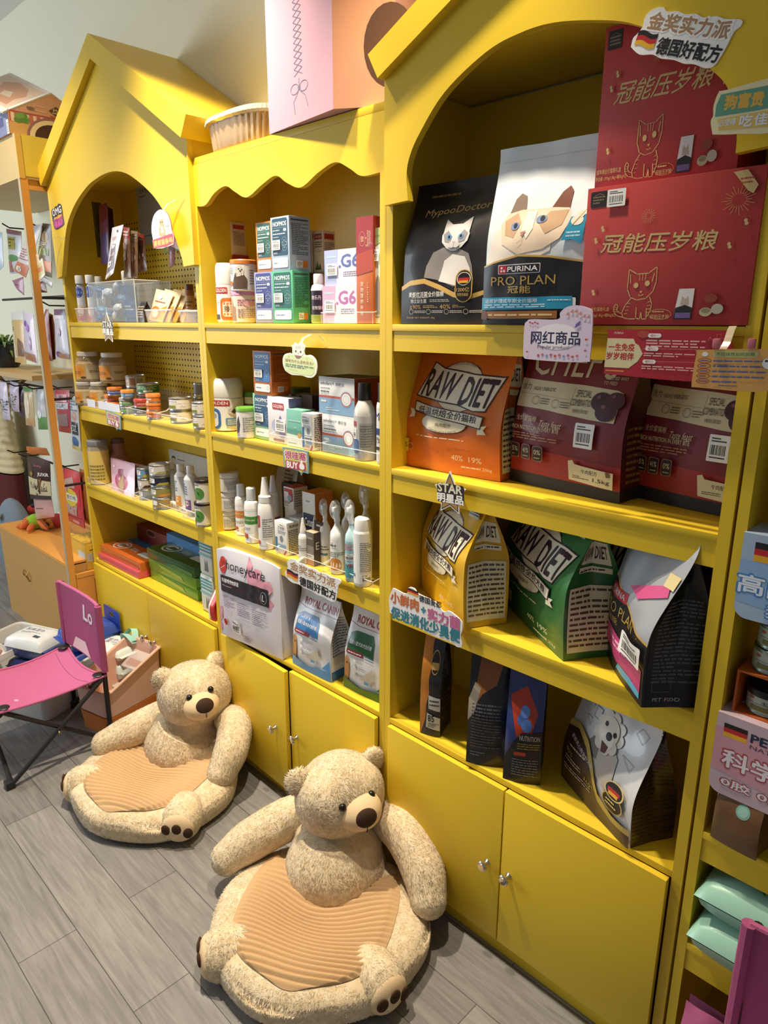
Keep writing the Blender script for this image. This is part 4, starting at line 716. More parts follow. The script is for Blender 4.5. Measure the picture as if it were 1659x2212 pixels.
# --- third tier
c0, r0 = cyl_at(473, 517, .06, S3); hz = (Zof(1018, c0, .06)-S3)/3
for i in range(3):
    t = bottle('powder_tub', ('bottom white powder tub of the stack of three', 'middle white powder tub of the stack of three', 'top white powder tub of the stack of three')[i], 'tub', 473, 517, .06, S3+i*(hz+.0005), 0, [(.84, 0), (.88, .02), (.92, .78)], '#ecebe8', [(1, .74), (1.02, .78), (1.02, .95), (.98, 1)], '#f3f2ef', (.06, .72, '#eeedea', [('r', 40, 10, 96, 86, '#dcdad6'), ('n', 46, 16, 92, 80, 7, '#8a8a8a'), ('n', 4, 30, 30, 44, 1, '#6a6a6a'), ('t', '99%', 14, 22, 18, '#3a3a3a', {'w': 22})], .925), group='stacked white powder tubs', capname='lid', H=hz, r=r0)
shB = [(.9, 0), (1, .015), (1, .68), (.9, .74), (.52, .78)]
def shampoo(label, px0, px1, y, pyt, c, cl):
    return bottle('shampoo_bottle', label, 'bottle', px0, px1, y, S3, pyt, shB, '#f2f2f0', [(.62, .78), (.64, .79), (.62, .99), (.55, 1)], '#e4eaec', (.2, .64, '#f2f2f0', [('r', 0, 36, 92, 68, c), ('t', cl, 44, 54, 10, '#f0f0ea', {'w': 60}), ('l', [(0, 90), (90, 90)], .6, c), ('n', 6, 10, 70, 24, 2, '#9a9a9a'), ('r', 6, -24, 40, -4, '#b85a3a')], 1.006), group='white shampoo bottles', ang=-70)
shampoo('white shampoo bottle with an orange label band', 511, 538, .05, 1047, '#d98a3a', 'Itchy')
shampoo('white shampoo bottle with a green label band', 531, 563, .025, 1054, '#4a8a34', 'Deodorant')
spB = [(.92, 0), (1, .012), (1, .52), (.94, .6), (.8, .66)]
bottle('spray_bottle', 'white pump bottle with a red label, pump under a tapered clear cover', 'bottle', 560, 595, .02, S3, 1032, spB, '#eeeeec', [(.84, .66), (.84, .74), (.6, .76), (.3, 1)], '#e4e4e2', (.06, .5, '#f0f0ee', [('p', [(0, 96), (34, 96), (34, 60), (0, 50)], '#b83a38'), ('e', 12, 76, 12, 10, '#9ab8cc'), ('r', 42, 22, 94, 92, '#dfe1e2'), ('n', 46, 26, 90, 88, 9, '#6a6a6a'), ('r', 0, 4, 34, 16, '#c8584a')], 1.006), group='spray bottles', ang=-72)
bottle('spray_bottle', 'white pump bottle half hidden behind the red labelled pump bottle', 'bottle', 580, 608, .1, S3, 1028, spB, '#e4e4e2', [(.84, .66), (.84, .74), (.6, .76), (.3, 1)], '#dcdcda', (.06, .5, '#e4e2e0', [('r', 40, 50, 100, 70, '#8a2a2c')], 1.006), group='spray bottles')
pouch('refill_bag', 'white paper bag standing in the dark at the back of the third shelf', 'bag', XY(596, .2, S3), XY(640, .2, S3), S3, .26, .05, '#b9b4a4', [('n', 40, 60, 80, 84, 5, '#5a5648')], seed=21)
rk0 = carton('medicine_box', 'black folded carton leaning at the back of the third shelf', 'box', 612, 676, .17, S3, 1042, .04, '#221f22', [('t', 'X', 80, 60, 16, '#4a4648'), ('n', 10, 30, 60, 50, 2, '#4a4648')], group='small medicine boxes')
rr0 = carton('medicine_box', 'plain white carton under the red and white medicine box', 'box', 618, 642, .1, S3, 1096, .06, '#d8d6d2', [], group='small medicine boxes')
carton('medicine_box', 'red and white medicine box standing high behind the rows', 'box', 614, 635, .1, topz(rr0)+.0005, 1050, .06, '#e4e0dc', [('r', 6, 78, 90, 94, '#b83a38'), ('p', [(50, 78), (94, 78), (94, 40), (60, 30)], '#b03230'), ('e', 60, 50, 20, 14, '#8aa8bc'), ('n', 8, 10, 60, 34, 4, '#6a6a6a')], [('n', 8, 10, 92, 90, 7, '#7a8a9a')], topc='#b04a3c', group='small medicine boxes')
def rukan(label, px0, px1, y, pyt):
    return carton('medicine_box', label, 'box', px0, px1, y, S3, pyt, .062, '#ebe9e5', [('r', 4, 6, 22, 50, '#2f78a8'), ('e', 56, 48, 14, 10, '#8a8a8a'), ('r', 26, 22, 92, 30, '#7aa4c4', 3), ('n', 28, 62, 90, 88, 4, '#9a9a9a'), ('p', [(68, 0), (86, 14), (98, 14), (82, 0)], '#a83a34'), ('b', 40, 72, 92, 94)], [('t', 'RUKAN', 50, 88, 9, '#2a2a2a', {'w': 62, 'b': .02}), ('n', 10, 8, 90, 78, 13, '#4a4440')], topc='#c4d4e4', group='small medicine boxes')
rukan('white and blue medicine box at the front of the third shelf', 595, 621, .015, 1124)
rukan('white and blue medicine box behind and right of its twin', 622, 648, .062, 1116)
carton('medicine_box', 'grooming product box with a navy label and orange side', 'box', 656, 683, .085, S3, 1062, .075, '#ece8e0', [('r', 6, 26, 100, 66, '#22304e', 6), ('t', 'Cature', 54, 52, 13, '#f2f2f0', {'w': 72, 'b': .02}), ('n', 16, 34, 90, 42, 1, '#8a94a8'), ('n', 30, 84, 74, 88, 1, '#8a8a8a')], [('t', '0', 86, 26, 8, '#3a2a1a')], side='#c87a32', topc='#c87a32', group='small medicine boxes')
bottle('ear_drop_bottle', 'small white nozzle bottle in front of the navy labelled box', 'bottle', 646, 667, .012, S3, 1120, [(.96, 0), (1, .02), (1, .6), (.8, .65), (.5, .67)], '#e6e6e2', [(.62, .67), (.62, .74), (.2, 1)], '#eceae6', (.1, .56, '#e8e8e4', [('n', 10, 40, 80, 70, 3, '#8a8a8a')], 1.006), group='spray bottles')
bottle('ear_drop_bottle', 'white nozzle bottle just behind the grey hanging box', 'bottle', 672, 692, .07, S3, 1116, [(.96, 0), (1, .02), (1, .6), (.8, .65), (.5, .67)], '#dededa', [(.62, .67), (.62, .74), (.2, 1)], '#e0deda', group='spray bottles')
o = carton('medicine_box', 'dark grey hanging box with an orange foot in the clear tray', 'box', 661, 679, .012, S3, 1148, .035, '#5f544c', [('r', 0, 0, 100, 34, '#dfdcd6'), ('r', 0, 0, 100, 22, '#c89060'), ('r', 0, 34, 100, 60, '#8a8278'), ('t', 'Cature', 50, 84, 8, '#e0dcd4', {'w': 70}), ('n', 10, 25, 90, 31, 1, '#6a6a6a')], [('t', 'E', 40, 60, 22, '#c9c4bc')], side='#453b35', topc='#c8a88a', group='small medicine boxes')
b = MB(); w_ = max(v.co.x for v in o.data.vertices); h_ = max(v.co.z for v in o.data.vertices); b.box(w_*.2, .03, h_*.9, w_+.006, .033, h_+.03, mat('#3a332f')); b.box(w_*.45, .0294, h_+.014, w_*.9, .03, h_+.019, mat('#e4e0da')); b.build('hang_tab', o)
def sprayer(label, px0, px1, y, pyt, lab, col='#f0f0ee'):
    t = bottle('spray_bottle', label, 'bottle', px0, px1, y, S3, pyt, [(.93, 0), (1, .012), (1, .5), (.92, .57), (.5, .64), (.36, .68), (.34, .72)], col, [(.42, .71), (.42, .77), (.34, .8), (.34, .9), (.2, .93)], '#eef2f4', lab, group='spray bottles', capname='trigger_head', ang=-68)
    c, r = cyl_at(px0, px1, y, S3); H = Zof(pyt, c, y)-S3
    b = MB(); cm = clear('eef4f8', .22, .12)
    b.ell((-r*.12, -r*.15, H*.87), r*.72, r*.72, H*.13, cm, 18, 12, fn=lambda p: 1+.18*max(0, -p.y)); b.build('clear_dust_cap', t)
    b = MB(); b.box(-.006, -r*.75, H*.84, .006, r*.2, H*.91, mat('#f0f2f4', .4), .002); b.tube([(0, -r*.55, H*.84), (0, -r*.5, H*.76)], .003, mat('#f0f2f4', .4)); b.build('trigger', t)
    return t
sprayer('spray bottle with a plain white body, leftmost of the clear capped sprayers', 692, 716, .055, 1078, (.05, .48, '#eef0f0', [('n', 20, 40, 80, 60, 2, '#6a6a6a'), ('r', 16, 24, 70, 32, '#5a82b0', 3)], 1.006))
sprayer('spray bottle with an orange circle, second of the clear capped sprayers', 714, 746, .03, 1081, (.05, .48, '#f0efec', [('e', 42, 18, 34, 24, '#d98a34'), ('b', 10, 74, 56, 92), ('n', 10, 44, 90, 62, 3, '#8a8a7a'), ('r', 0, -6, 100, 2, '#e8e8e4')], 1.006))
sprayer('spray bottle with a pale blue body and dark red word', 746, 775, .018, 1080, (.05, .5, '#9cc8d0', [('r', 0, 0, 100, 36, '#4a98a4'), ('t', 'VEB', 50, 34, 9, '#a83a40', {'w': 60, 'b': .02}), ('b', 10, 48, 84, 66), ('n', 8, 76, 80, 94, 4, '#c8505a')], 1.006), '#b8d8de')
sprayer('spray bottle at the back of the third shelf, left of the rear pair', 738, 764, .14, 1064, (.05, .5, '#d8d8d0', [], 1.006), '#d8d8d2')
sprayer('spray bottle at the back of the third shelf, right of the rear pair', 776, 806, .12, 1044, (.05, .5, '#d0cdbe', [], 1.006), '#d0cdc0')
bottle('mousse_can', 'white mousse can with a round cap at the front right', 'bottle', 764, 804, .006+.012, S3, 1118, [(.95, 0), (1, .012), (1, .79), (.93, .81)], '#f1f1ef', [(.9, .8), (.9, .92), (.82, .98), (.6, 1)], '#eef0f0', (.04, .78, '#f1f2f2', [('t', 'OS', 8, 58, 9, '#3a78b0', {'w': 20}), ('l', [(2, 40), (2, 70)], .8, '#3a78b0'), ('r', 6, 14, 30, 20, '#4a84b8', 3), ('n', 52, 24, 98, 84, 16, '#7a7a7a'), ('b', 56, 2, 98, 20)], 1.006), group='spray cans', ang=-80)
tray('clear tray under the two shampoo bottles', 507, 598, .003, S3, .05, .2)
tray('clear tray holding the medicine boxes on the third shelf', 599, 697, .002, S3, .05, .2)
tray('clear tray holding the clear capped sprayers', 699, 806, .001, S3, .05, .2)

# --- bottom tier
HC = [('p', [(55, 100), (62, 92), (60, 84), (66, 90), (76, 90), (74, 80), (88, 82), (92, 74), (84, 66), (92, 60), (88, 52), (70, 60), (56, 70), (52, 84)], '#d99aae'), ('p', [(0, 34), (8, 36), (7, 22), (0, 16)], '#d99aae'), ('p', [(0, 16), (5, 14), (3, 6), (0, 6)], '#d99aae'), ('e', 13, 84, 6.6, 9, '#c0392f'), ('l', [(9, 80), (17, 84)], 1.6, '#f0eef2'), ('l', [(10, 88), (13, 86), (16, 89)], 1.2, '#8a241e'),
      ('t', 'honeycare', 50, 84, 13, '#2a2830', {'w': 62}), ('r', 8, 55, 86, 73, '#26242a', 1), ('t', '魔法醇香宠物尿垫', 25, 68, 4.4, '#eeecf2', {'w': 30, 'b': .02}), ('n', 11, 61, 28, 63.4, 1, '#b8b6bc'), ('o', 79, 63.4, 4.4, 6, .9, '#e4e2e8'), ('t', 'L', 79, 63.4, 6, '#e4e2e8'),
      ('n', 12, 38, 32, 52, 7, '#8a88a0'), ('n', 36, 34, 56, 50, 7, '#8a88a0'), ('n', 60, 30, 82, 48, 8, '#8a88a0'), ('b', 25, 11, 39, 26), ('e', 14, 20, 3, 4, '#c0392f'), ('n', 42, 5, 54, 13, 4, '#5a5868')]
A_ = G(481, 1369, S0)+Vector((0, -.004)); B_ = G(612, 1426, S0)+Vector((0, -.002))
def padpack(name, label, A, B, z, H, D, items):
    A = Vector(A); B = Vector(B); Wd = (B-A).length; rot = math.atan2(B.y-A.y, B.x-A.x)
    def f(p):
        x, y, zz = p; m = max(abs(x), abs(y), abs(zz)); return p
    b = MB(); m = mat('#dcdae4', .3, coat=.2)
    def side(fn): b.grid(fn, 14, 14, m)
    nz = lambda x, y, zz: .0012*noise.noise(Vector((x*14, y*14, zz*14)))
    bow = lambda u: 1-(2*u-1)**4
    fr = lambda u, v: Vector((Wd*u, -.012*bow(u)*bow(v)+nz(u, 0, v)*2, H*v+.012*bow(u)*(v > .5)*(2*v-1)))
    side(fr); side(lambda u, v: Vector((Wd*(1-u), D+.004, H*v)))
    side(lambda u, v: Vector((Wd+.006*bow(u)*bow(v)+2*nz(u, 4, v), D*u, H*v+0))); side(lambda u, v: Vector((0, D*(1-u), H*v)))
    side(lambda u, v: Vector((Wd*u, D*v, H+.012*bow(u)*(1-v)))); side(lambda u, v: Vector((Wd*u, D*(1-v), 0)))
    g = lambda a, c, o: fr(a/Wd, c/H)+Vector((0, -o-.0006, 0))
    put(b, g, Wd, H, items, tol=.014, rough=.3, base=.001, step=.0002)
    o = b.build(name, sharp=60); o.location = (A.x, A.y, z+.0005); o.rotation_euler = (0, 0, rot); return tag(o, label, 'pack')
padpack('pad_pack', 'white and pink pack of pet pads with a black band', A_, B_, S0, Zof(1187, A_.x, A_.y)-S0, .085, HC)
def royal(label, A, B, H, a, bb, cc, **kw):
    pouch('dog_food_bag', label, 'pet food bag', A, B, S0, H, .085, '#dcdcde', [('t', 'ROYAL CANIN', 56, 87, 9, '#b03a34', {'w': 82, 'b': .02}), ('l', [(0, 82), (20, 79), (100, 79)], 1.4, '#b03a34'), ('p', [(6, 52), (8, 70), (20, 74), (58, 74), (66, 66), (70, 50)], a), ('t', 'PUPPY' if bb == 0 else '', 26, 69, 4.6, '#f0f2f6', {'w': 32}), ('t', '居家小型犬幼犬全价粮', 36, 61, 4.6, '#f0f2f6', {'w': 52, 'b': .015}), ('r', 6, 46.5, 46, 52, cc, 2), ('n', 50, 46, 70, 51, 2, '#4a6a9a'), ('n', 10, 47.8, 42, 50.8, 1, '#e8dcdc'),
          ('p', [(0, 12), (2, 36), (6, 44), (12, 40), (14, 26), (10, 12)], '#b9834c'), ('e', 8, 34, 2, 1.4, '#3a2a20')] + [q for i in range(3) for q in (('e', 26, 40-i*8, 3.6, 2.4, '#f2f2f4'), ('o', 26, 40-i*8, 3.6, 2.4, .6, '#9aa8b8'), ('n', 32, 38-i*8, 54, 42-i*8, 2, '#8a94a4'))] + [('p', [(40, 20), (70, 38), (74, 26), (62, 18)], '#c8bfae'), ('r', 52, 16, 62, 20, '#58a8d8'), ('t', '3', 68, 18, 4, '#4a8ac0'), ('p', [(0, 0), (0, 14), (40, 8), (100, 14), (100, 0)], bb or '#4f8fc4'), ('p', [(80, 14), (100, 28), (100, 14)], bb or '#4f8fc4')], [('r', 0, 0, 100, 12, bb or '#3a6aa0'), ('n', 10, 30, 90, 80, 14, '#6a6a70'), ('r', 10, 20, 90, 30, '#c9c2ae')], rough=.2, group='small dog food bags', **kw)
royal('white and blue small dog food bag beside the pack of pads', G(636, 1431, S0), G(718, 1474, S0), .255, '#3f78b4', 0, '#8a3a4a', seed=31, wr=.008, flat=.45)
royal('white and green small dog food bag against the right side', G(746, 1480, S0), G(838, 1524, S0), .255, '#2d6038', '#2f6a30', '#7a2a3a', seed=32, wr=.008, flat=.45)
# ================================================================== left cabinet
def flatpack(name, label, cat, pts, y, items, col, th=.008, group=None, lean=0, hole=False, rough=.3, puff=.006, yaw=0, back_col=None):
    """a hanging or leaning thin packet: outline given by image corners (BL, BR, TR, TL) at depth y; pillow thickness"""
    P = [at(*q, y=y) for q in pts]; O = P[0].copy(); Wd = (P[1]-P[0]).length; H = (P[3]-P[0]).length
    Q = [p-O for p in P]
    def f(u, v, sg):
        p = (Q[0]*(1-u)+Q[1]*u)*(1-v)+(Q[3]*(1-u)+Q[2]*u)*v
        k = (1-abs(2*u-1)**2.5)*(1-abs(2*v-1)**4)
        return Vector((p.x, p.y+lean*v+yaw*(u-.5)-sg*(puff*k+.0008)+.0025*k*noise.noise(Vector((p.x*40, sg*3, p.z*40))), p.z))
    b = MB(); m = mat(col, rough, coat=.2); m2 = mat(back_col or col, rough)
    b.grid(lambda u, v: f(u, v, 1), 8, 14, m); b.grid(lambda u, v: f(1-u, v, -1), 8, 14, m2)
    ed = [(i/8, 0) for i in range(8)]+[(1, i/14) for i in range(14)]+[(1-i/8, 1) for i in range(8)]+[(0, 1-i/14) for i in range(14)]
    b.add([f(u, v, 1) for u, v in ed]+[f(u, v, -1) for u, v in ed], [(i, (i+1) % 44, 44+(i+1) % 44, 44+i) for i in range(44)], m)
    put(b, lambda a, c, o: f(min(max(a/Wd, 0), 1), min(max(c/H, 0), 1), 1)+Vector((0, -o*1.6, 0)), Wd, H, items, tol=.02, rough=rough)
    o = b.build(name, sharp=60); o.location = O
    return tag(o, label, cat, group)
# hooks on the pegboard
def hook(label, x, y0, z, l, group):
    b = MB(); b.tube([(0, y0, 0), (0, y0-l, -.002), (0, y0-l-.012, .012)], .0022, mat('#1c1c1e', .4), 6)
    o = b.build('pegboard_hook'); o.location = (x, 0, z); return tag(o, label, 'hook', group)
# --- top tier
flatpack('hanging_card', 'dark green hanging pack at the left in the shadow of the arch', 'pack', [(211, 556), (222, 556), (217, 438), (198, 436)], .13, [('r', 20, 10, 80, 90, '#2c3a26')], '#26321f', group='hanging packs in the arch')
flatpack('hanging_card', 'red to lilac hanging pack beside the dark green pack', 'pack', [(219, 570), (236, 570), (231, 438), (214, 444)], .12, [('p', [(0, 100), (100, 100), (100, 74), (0, 66)], '#a84a52'), ('p', [(0, 66), (100, 74), (100, 54), (0, 46)], '#b06a86')], '#8a76b8', group='hanging packs in the arch')
flatpack('hanging_card', 'narrow dark purple hanging pack right of the lilac pack', 'pack', [(238, 545), (250, 540), (243, 452), (232, 446)], .15, [('r', 10, 50, 90, 98, '#6a2a30')], '#40304a', group='hanging packs in the arch')
flatpack('toothbrush_pack', 'white backed hanging pack with a long clear window, tilted toward the shop', 'pack', [(229, 604), (245, 590), (267, 485), (243, 492)], .015, [('p', [(8, 10), (92, 12), (70, 64), (40, 66)], '#7a6a72'), ('e', 58, 44, 24, 4, '#b8a8a0'), ('e', 46, 60, 26, 4, '#d8d8de'), ('r', 22, 20, 60, 32, '#eceaf2', 6), ('e', 42, 26, 8, 1.6, '#3a6a4a'), ('e', 62, 90, 5, 2.4, '#2a2436'), ('n', 30, 74, 84, 80, 2, '#b05a6a'), ('p', [(0, 0), (60, 2), (50, 9), (4, 8)], '#e8d8d4')], '#e9e6ee', group=None, puff=.004)
PK = [('clear pack with a red header and tan chews', [(268, 600), (283, 600), (280, 492), (267, 490)], '#8a6a5a', '#a03a34'), ('clear pack with a tan strip and silver ring', [(281, 600), (297, 600), (298, 500), (284, 498)], '#9a7a5e', '#b8a48a'), ('clear pack with a red and white header, at the right of the cluster', [(297, 590), (318, 585), (312, 508), (294, 500)], '#7a5a4c', '#a84038')]
for i, (lb, q, c, hc) in enumerate(PK):
    flatpack('snack_pack', lb, 'pack', q, .06+.02*i, [('r', 0, 78, 100, 100, hc), ('e', 50, 44, 36, 9, '#c8c0b4'), ('r', 24, 8, 44, 70, '#b58a5c', 4), ('r', 56, 12, 78, 66, '#6a4030', 4), ('n', 10, 82, 90, 94, 2, '#e8d8c8')], c, group='hanging packs in the arch')
P_ = [at(302, 530, y=.26), at(345, 415, y=.26)]
x0, x1 = Xof(302, .27, 1.9), Xof(352, .27, 1.9)
b = MB(); b.box(0, 0, 0, x1-x0, .002, .36, mat('#aeb3b2', .5)); put(b, f_front(0, 0, 0), x1-x0, .36, [('e', 30, 78, 8, 6, '#3a3a3c'), ('e', 30, 74, 9, 4, '#c8cac8'), ('n', 44, 76, 74, 80, 1, '#4a4a4a'), ('t', '猫用化毛猫条', 46, 60, 5, '#3a3a3c', {'w': 66}), ('n', 14, 52, 44, 55, 1, '#5a5a5a'), ('n', 12, 8, 90, 12, 1, '#6a8aa0')])
o = b.build('poster'); o.location = (x0, CD-.012, Zof(531, x0, .27)); tag(o, 'pale grey poster pinned to the pegboard inside the arch', 'poster')
flatpack('snack_pack', 'tall pink tube pack hanging low on the pegboard near the right side', 'pack', [(366, 580), (377, 572), (378, 536), (365, 530)], .2, [('r', 0, 0, 100, 100, '#a88090')], '#b08a9a', group='hanging packs in the arch')
flatpack('snack_pack', 'orange topped green pack behind the oval cat sign', 'pack', [(353, 548), (392, 540), (390, 508), (350, 510)], .24, [('r', 30, 20, 100, 100, '#c06a34')], '#9aa84a', group='hanging packs in the arch')
# white capped tubes and acrylic boxes on the first shelf
for i, (p0, p1, y, pt, lb) in enumerate(((172, 189, .03, 596, 'white capped toothpaste tube at the far left of the first shelf'), (194, 212, .05, 595, 'white capped toothpaste tube beside the clear blue lit box'), (183, 198, .11, 598, 'white capped tube just behind the leftmost tube'), (214, 229, .1, 598, 'white capped tube behind the clear box'))):
    bottle('toothpaste_tube', lb, 'tube', p0, p1, y, S1, pt, [(1, 0), (1, .05), (.75, .8), (.5, .82)], '#c9d0dc', [(.95, .82), (1, .84), (1, .98), (.9, 1)], '#e6e6e8', (.02, .76, '#dfe2ea', [('r', 0, 0, 100, 40, '#c8502e'), ('e', 40, 84, 40, 16, '#3a58b0'), ('e', 44, 30, 30, 16, '#e8d8c8')], .9), group='toothpaste tubes', ang=-60)
bottle('supplement_bottle', 'brown navy bottle with a large round white cap, tilted above the clear box', 'bottle', 268, 300, .1, S1, 586, [(.8, 0), (.8, .72)], '#2e4a94', [(.5, .72), (.76, .78), (.78, .98), (.6, 1)], '#e4dccb', (.1, .7, '#2e4a94', [('e', 20, 60, 12, 10, '#e4e6ee'), ('n', 10, 20, 90, 40, 2, '#b8c4e0')], .82), group='supplement bottles')
def clearbox(label, px0, px1, y, z, pyt, D, items, group='clear acrylic boxes'):
    x0 = Xof(px0, y, z); w = Xof(px1, y, z)-x0; h = Zof(pyt, x0, y)-z; t = .003; m = clear('dff0ff', .1, .05)
    b = MB(); b.box(0, 0, 0, w, D, t, m); b.box(0, 0, t, w, t, h, m); b.box(0, D-t, t, w, D, h, m); b.box(0, t, t, t, D-t, h, m); b.box(w-t, t, t, w, D-t, h, m)
    e = clear('ffffff', .5); b.tube([(0, 0, h), (w, 0, h), (w, D, h), (0, D, h)], .0016, e, 5, closed=True)
    for xx in (0, w): b.tube([(xx, 0, 0), (xx, 0, h)], .0014, e, 5)
    o = b.build('acrylic_box'); o.location = (x0, y, z+.0004); return tag(o, label, 'box', group)
clearbox('tall clear acrylic box full of wrapped sticks, catching blue window light', 199, 297, .004, S1, 613, .15, [])
for i in range(16):
    a = RNG.uniform(-40, 40); b = MB(); cc = ('#3f5fa8', '#d8dce4', '#56709e', '#a85a62', '#7fa4c8', '#e0e4ea', '#2f4a80')[i % 7]
    b.ell((0, 0, 0), .043, .009, .013, mat(cc, .25), 14, 8); b.box(-.052, -.002, -.009, -.038, .002, .009, mat(cc, .25)); b.box(.038, -.002, -.009, .052, .002, .009, mat(cc, .25)); o = b.build('wrapped_stick')
    o.location = (Xof(232+(i*23) % 42, .07, S1)+.01, .03+.022*(i % 4), S1+.018+.0085*i); o.rotation_euler = (0, rad(a*.4), rad(a*.8)); tag(o, 'one of the wrapped cat treat sticks inside the clear acrylic box', 'treat', 'wrapped treat sticks in the acrylic box')
for i in range(4):
    q = [(322+i*19, 690), (350+i*15, 697), (349+i*17, 632), (311+i*19, 623)]
    flatpack('treat_pouch', ('front orange and cream treat pouch of the leaning row', 'second cream treat pouch of the leaning row', 'third cream treat pouch of the leaning row', 'rearmost cream treat pouch of the leaning row')[i], 'pouch', q, .03+.018*i, [('r', 0, 0, 100, 36, '#d9953c'), ('e', 40, 26, 34, 22, '#c8742a'), ('e', 40, 26, 22, 14, '#e8cfa8'), ('p', [(62, 40), (96, 36), (94, 56)], '#d98a34'), ('n', 20, 60, 80, 68, 1, '#a84a3a'), ('e', 44, 80, 14, 9, '#c9d6e4')], '#e6d3ae', lean=.05, group='leaning treat pouches')
def tub(label, px0, px1, y, z, pyt, D=.1, group='small clear tubs'):
    x0 = Xof(px0, y, z); w = Xof(px1, y, z)-x0; h = Zof(pyt, x0, y)-z; m = clear('f4f6fa', .22, .15)
    b = MB(); s = .004
    for (a, c) in ((((0+s, 0+s), (w-s, s), (w, 0), (0, 0))), 0),: pass
    def wall(p, q): b.add([(p[0]*.94+w*.03, p[1]*.9+.005, 0), (q[0]*.94+w*.03, q[1]*.9+.005, 0), (q[0], q[1], h), (p[0], p[1], h)], [(0, 1, 2, 3)], m)
    C_ = [(0, 0), (w, 0), (w, D), (0, D)]
    for i in range(4): wall(C_[i], C_[(i+1) % 4])
    b.add([(p[0]*.94+w*.03, p[1]*.9+.005, .001) for p in C_], [(0, 1, 2, 3)], m)
    b.tube([(p[0], p[1], h) for p in C_], .0022, clear('ffffff', .5), 6, closed=True)
    o = b.build('clear_tub'); o.location = (x0, y, z+.0004); return tag(o, label, 'tub', group)
tub('small clear tub at the left end of the first shelf', 165, 205, .004, S1, 668)
tub('small clear tub in front of the cream treat pouches', 315, 371, .003, S1, 671)
tub('small clear tub beside the right side of the first shelf', 387, 427, .003, S1, 673)
for i, (px, c) in enumerate(((301, '#33291f'), (309, '#3a3030'), (303, '#5a4a30'))):
    pass
pouch('treat_pouch', 'dark blue pouch standing behind the cream treat pouches', 'pouch', XY(330, .17, S1), XY(372, .17, S1), S1, .1, .04, '#26345e', [('r', 10, 60, 90, 80, '#3a4a7a')], seed=41)
pouch('treat_pouch', 'dark pouch with dotted print left of the cream treat pouches', 'pouch', XY(296, .012, S1), XY(313, .012, S1), S1, .075, .03, '#2c2622', [('n', 10, 20, 90, 80, 5, '#b8a88a')], seed=42)
bottle('treat_jar', 'brown jar at the right end of the first shelf behind the clear tub', 'jar', 404, 424, .1, S1, 615, [(1, 0), (1, .8), (.8, .86)], '#8a5a34', [(.9, .86), (.9, 1)], '#5a3a24', (.1, .7, '#b08a5a', [('n', 10, 20, 80, 80, 4, '#5a3a20')], 1.01), group='treat jars')

# --- second tier: jars and cans
JP = [(.9, 0), (1, .05), (1, .66), (.93, .76), (.74, .84), (.72, .86)]
def treatjar(label, px0, px1, y, z, pyt, H=None):
    return bottle('treat_jar', label, 'jar', px0, px1, y, z, pyt, JP, '#e8d8b8', [(.78, .85), (.8, .86), (.8, .985), (.76, 1)], '#e6e4de', (.06, .58, '#cdbf9f', [('r', 0, 0, 46, 100, '#dba650'), ('e', 20, 58, 22, 36, '#e58f22'), ('n', 6, 40, 34, 62, 3, '#6a4a1c'), ('n', 56, 50, 84, 66, 2, '#5a4a34'), ('r', 0, 0, 100, 8, '#8a7a6a'), ('e', 40, 20, 7, 7, '#6a4a1c')], 1.008), group='clear treat jars', clearb=clear('f2ead8', .18, .1), inner=([(.9, .0), (1, .05), (1, .6), (.8, .68)], '#c9a878'), H=H, ang=-46, capname='lid')
jl = [treatjar('lower treat jar at the far left of the second shelf', 166, 206, .03, S2, 808), treatjar('lower treat jar just right of the leftmost jar', 196, 240, .07, S2, 812), treatjar('lower treat jar at the back behind the purple can', 238, 282, .16, S2, 810)]
zz = S2+.102
j1 = treatjar('large upper treat jar with an orange sun label at the far left', 165, 223, .065, zz, 740, .132); j2 = treatjar('large upper treat jar in shadow behind the star sign', 219, 275, .12, zz, 740, .13)
for o in jl:
    for ch in o.children:
        pass
def relevel(t, H0, H1):
    for ch in t.children: ch.scale = (1, 1, H1/H0)
for o, (pt, y) in zip(jl, ((808, .03), (812, .07), (810, .16))): relevel(o, Zof(pt, o.location.x, y)-S2, .1015)
CNB = [('r', 0, 20, 100, 80, '#3a3f9a'), ('n', 10, 30, 90, 60, 2, '#c8cae8')]
def smallcan(label, px0, px1, y, z, lc, lid, items=(), h=.031):
    return can('pet_food_can', label, px0, px1, y, z, h, lc, items, top='#b8b4ae', lid=lid, group='small cat food cans', ang=-72)
NN = lambda c: [('t', '90', 24, 50, 60, '#f0ece4', {'w': 28}), ('n', 50, 30, 92, 70, 3, '#f0e8dc')]
smallcan('blue band small can at the top of the left can stack', 233, 264, .035, S2+.064, '#444a9c', '#d9803a', [('n', 6, 30, 90, 70, 2, '#c8cae8')])
smallcan('orange small can with a large 90, under the blue band can', 227, 259, .035, S2+.032, '#d4663a', '#d9803a', NN(0))
smallcan('orange lidded small can at the bottom of the left can stack', 232, 263, .035, S2, '#b86a3a', '#d9803a', NN(0))
smallcan('sky blue small can on top of two green cans', 262, 290, .022, S2+.064, '#4f86bc', '#c88a3a', NN(0))
smallcan('upper green small can beside the orange 90 can', 259, 290, .022, S2+.032, '#6a9a5a', '#a8a49c', [('e', 24, 50, 14, 30, '#e0e4d4'), ('n', 44, 30, 92, 70, 3, '#d8e4cc')])
smallcan('lower green small can at the front edge of the second shelf', 262, 290, .022, S2, '#5a9a4e', '#a8a49c', [('n', 20, 30, 92, 70, 3, '#d8e4cc')])
smallcan('red small can on a dark navy can', 290, 321, .04, S2+.032, '#b03a34', '#b8443a', [('n', 40, 30, 92, 70, 3, '#e8d0cc')])
smallcan('dark navy small can under the red can', 290, 321, .04, S2, '#2a3048', '#3a4058', [('r', 40, 20, 66, 80, '#8a90a8')])
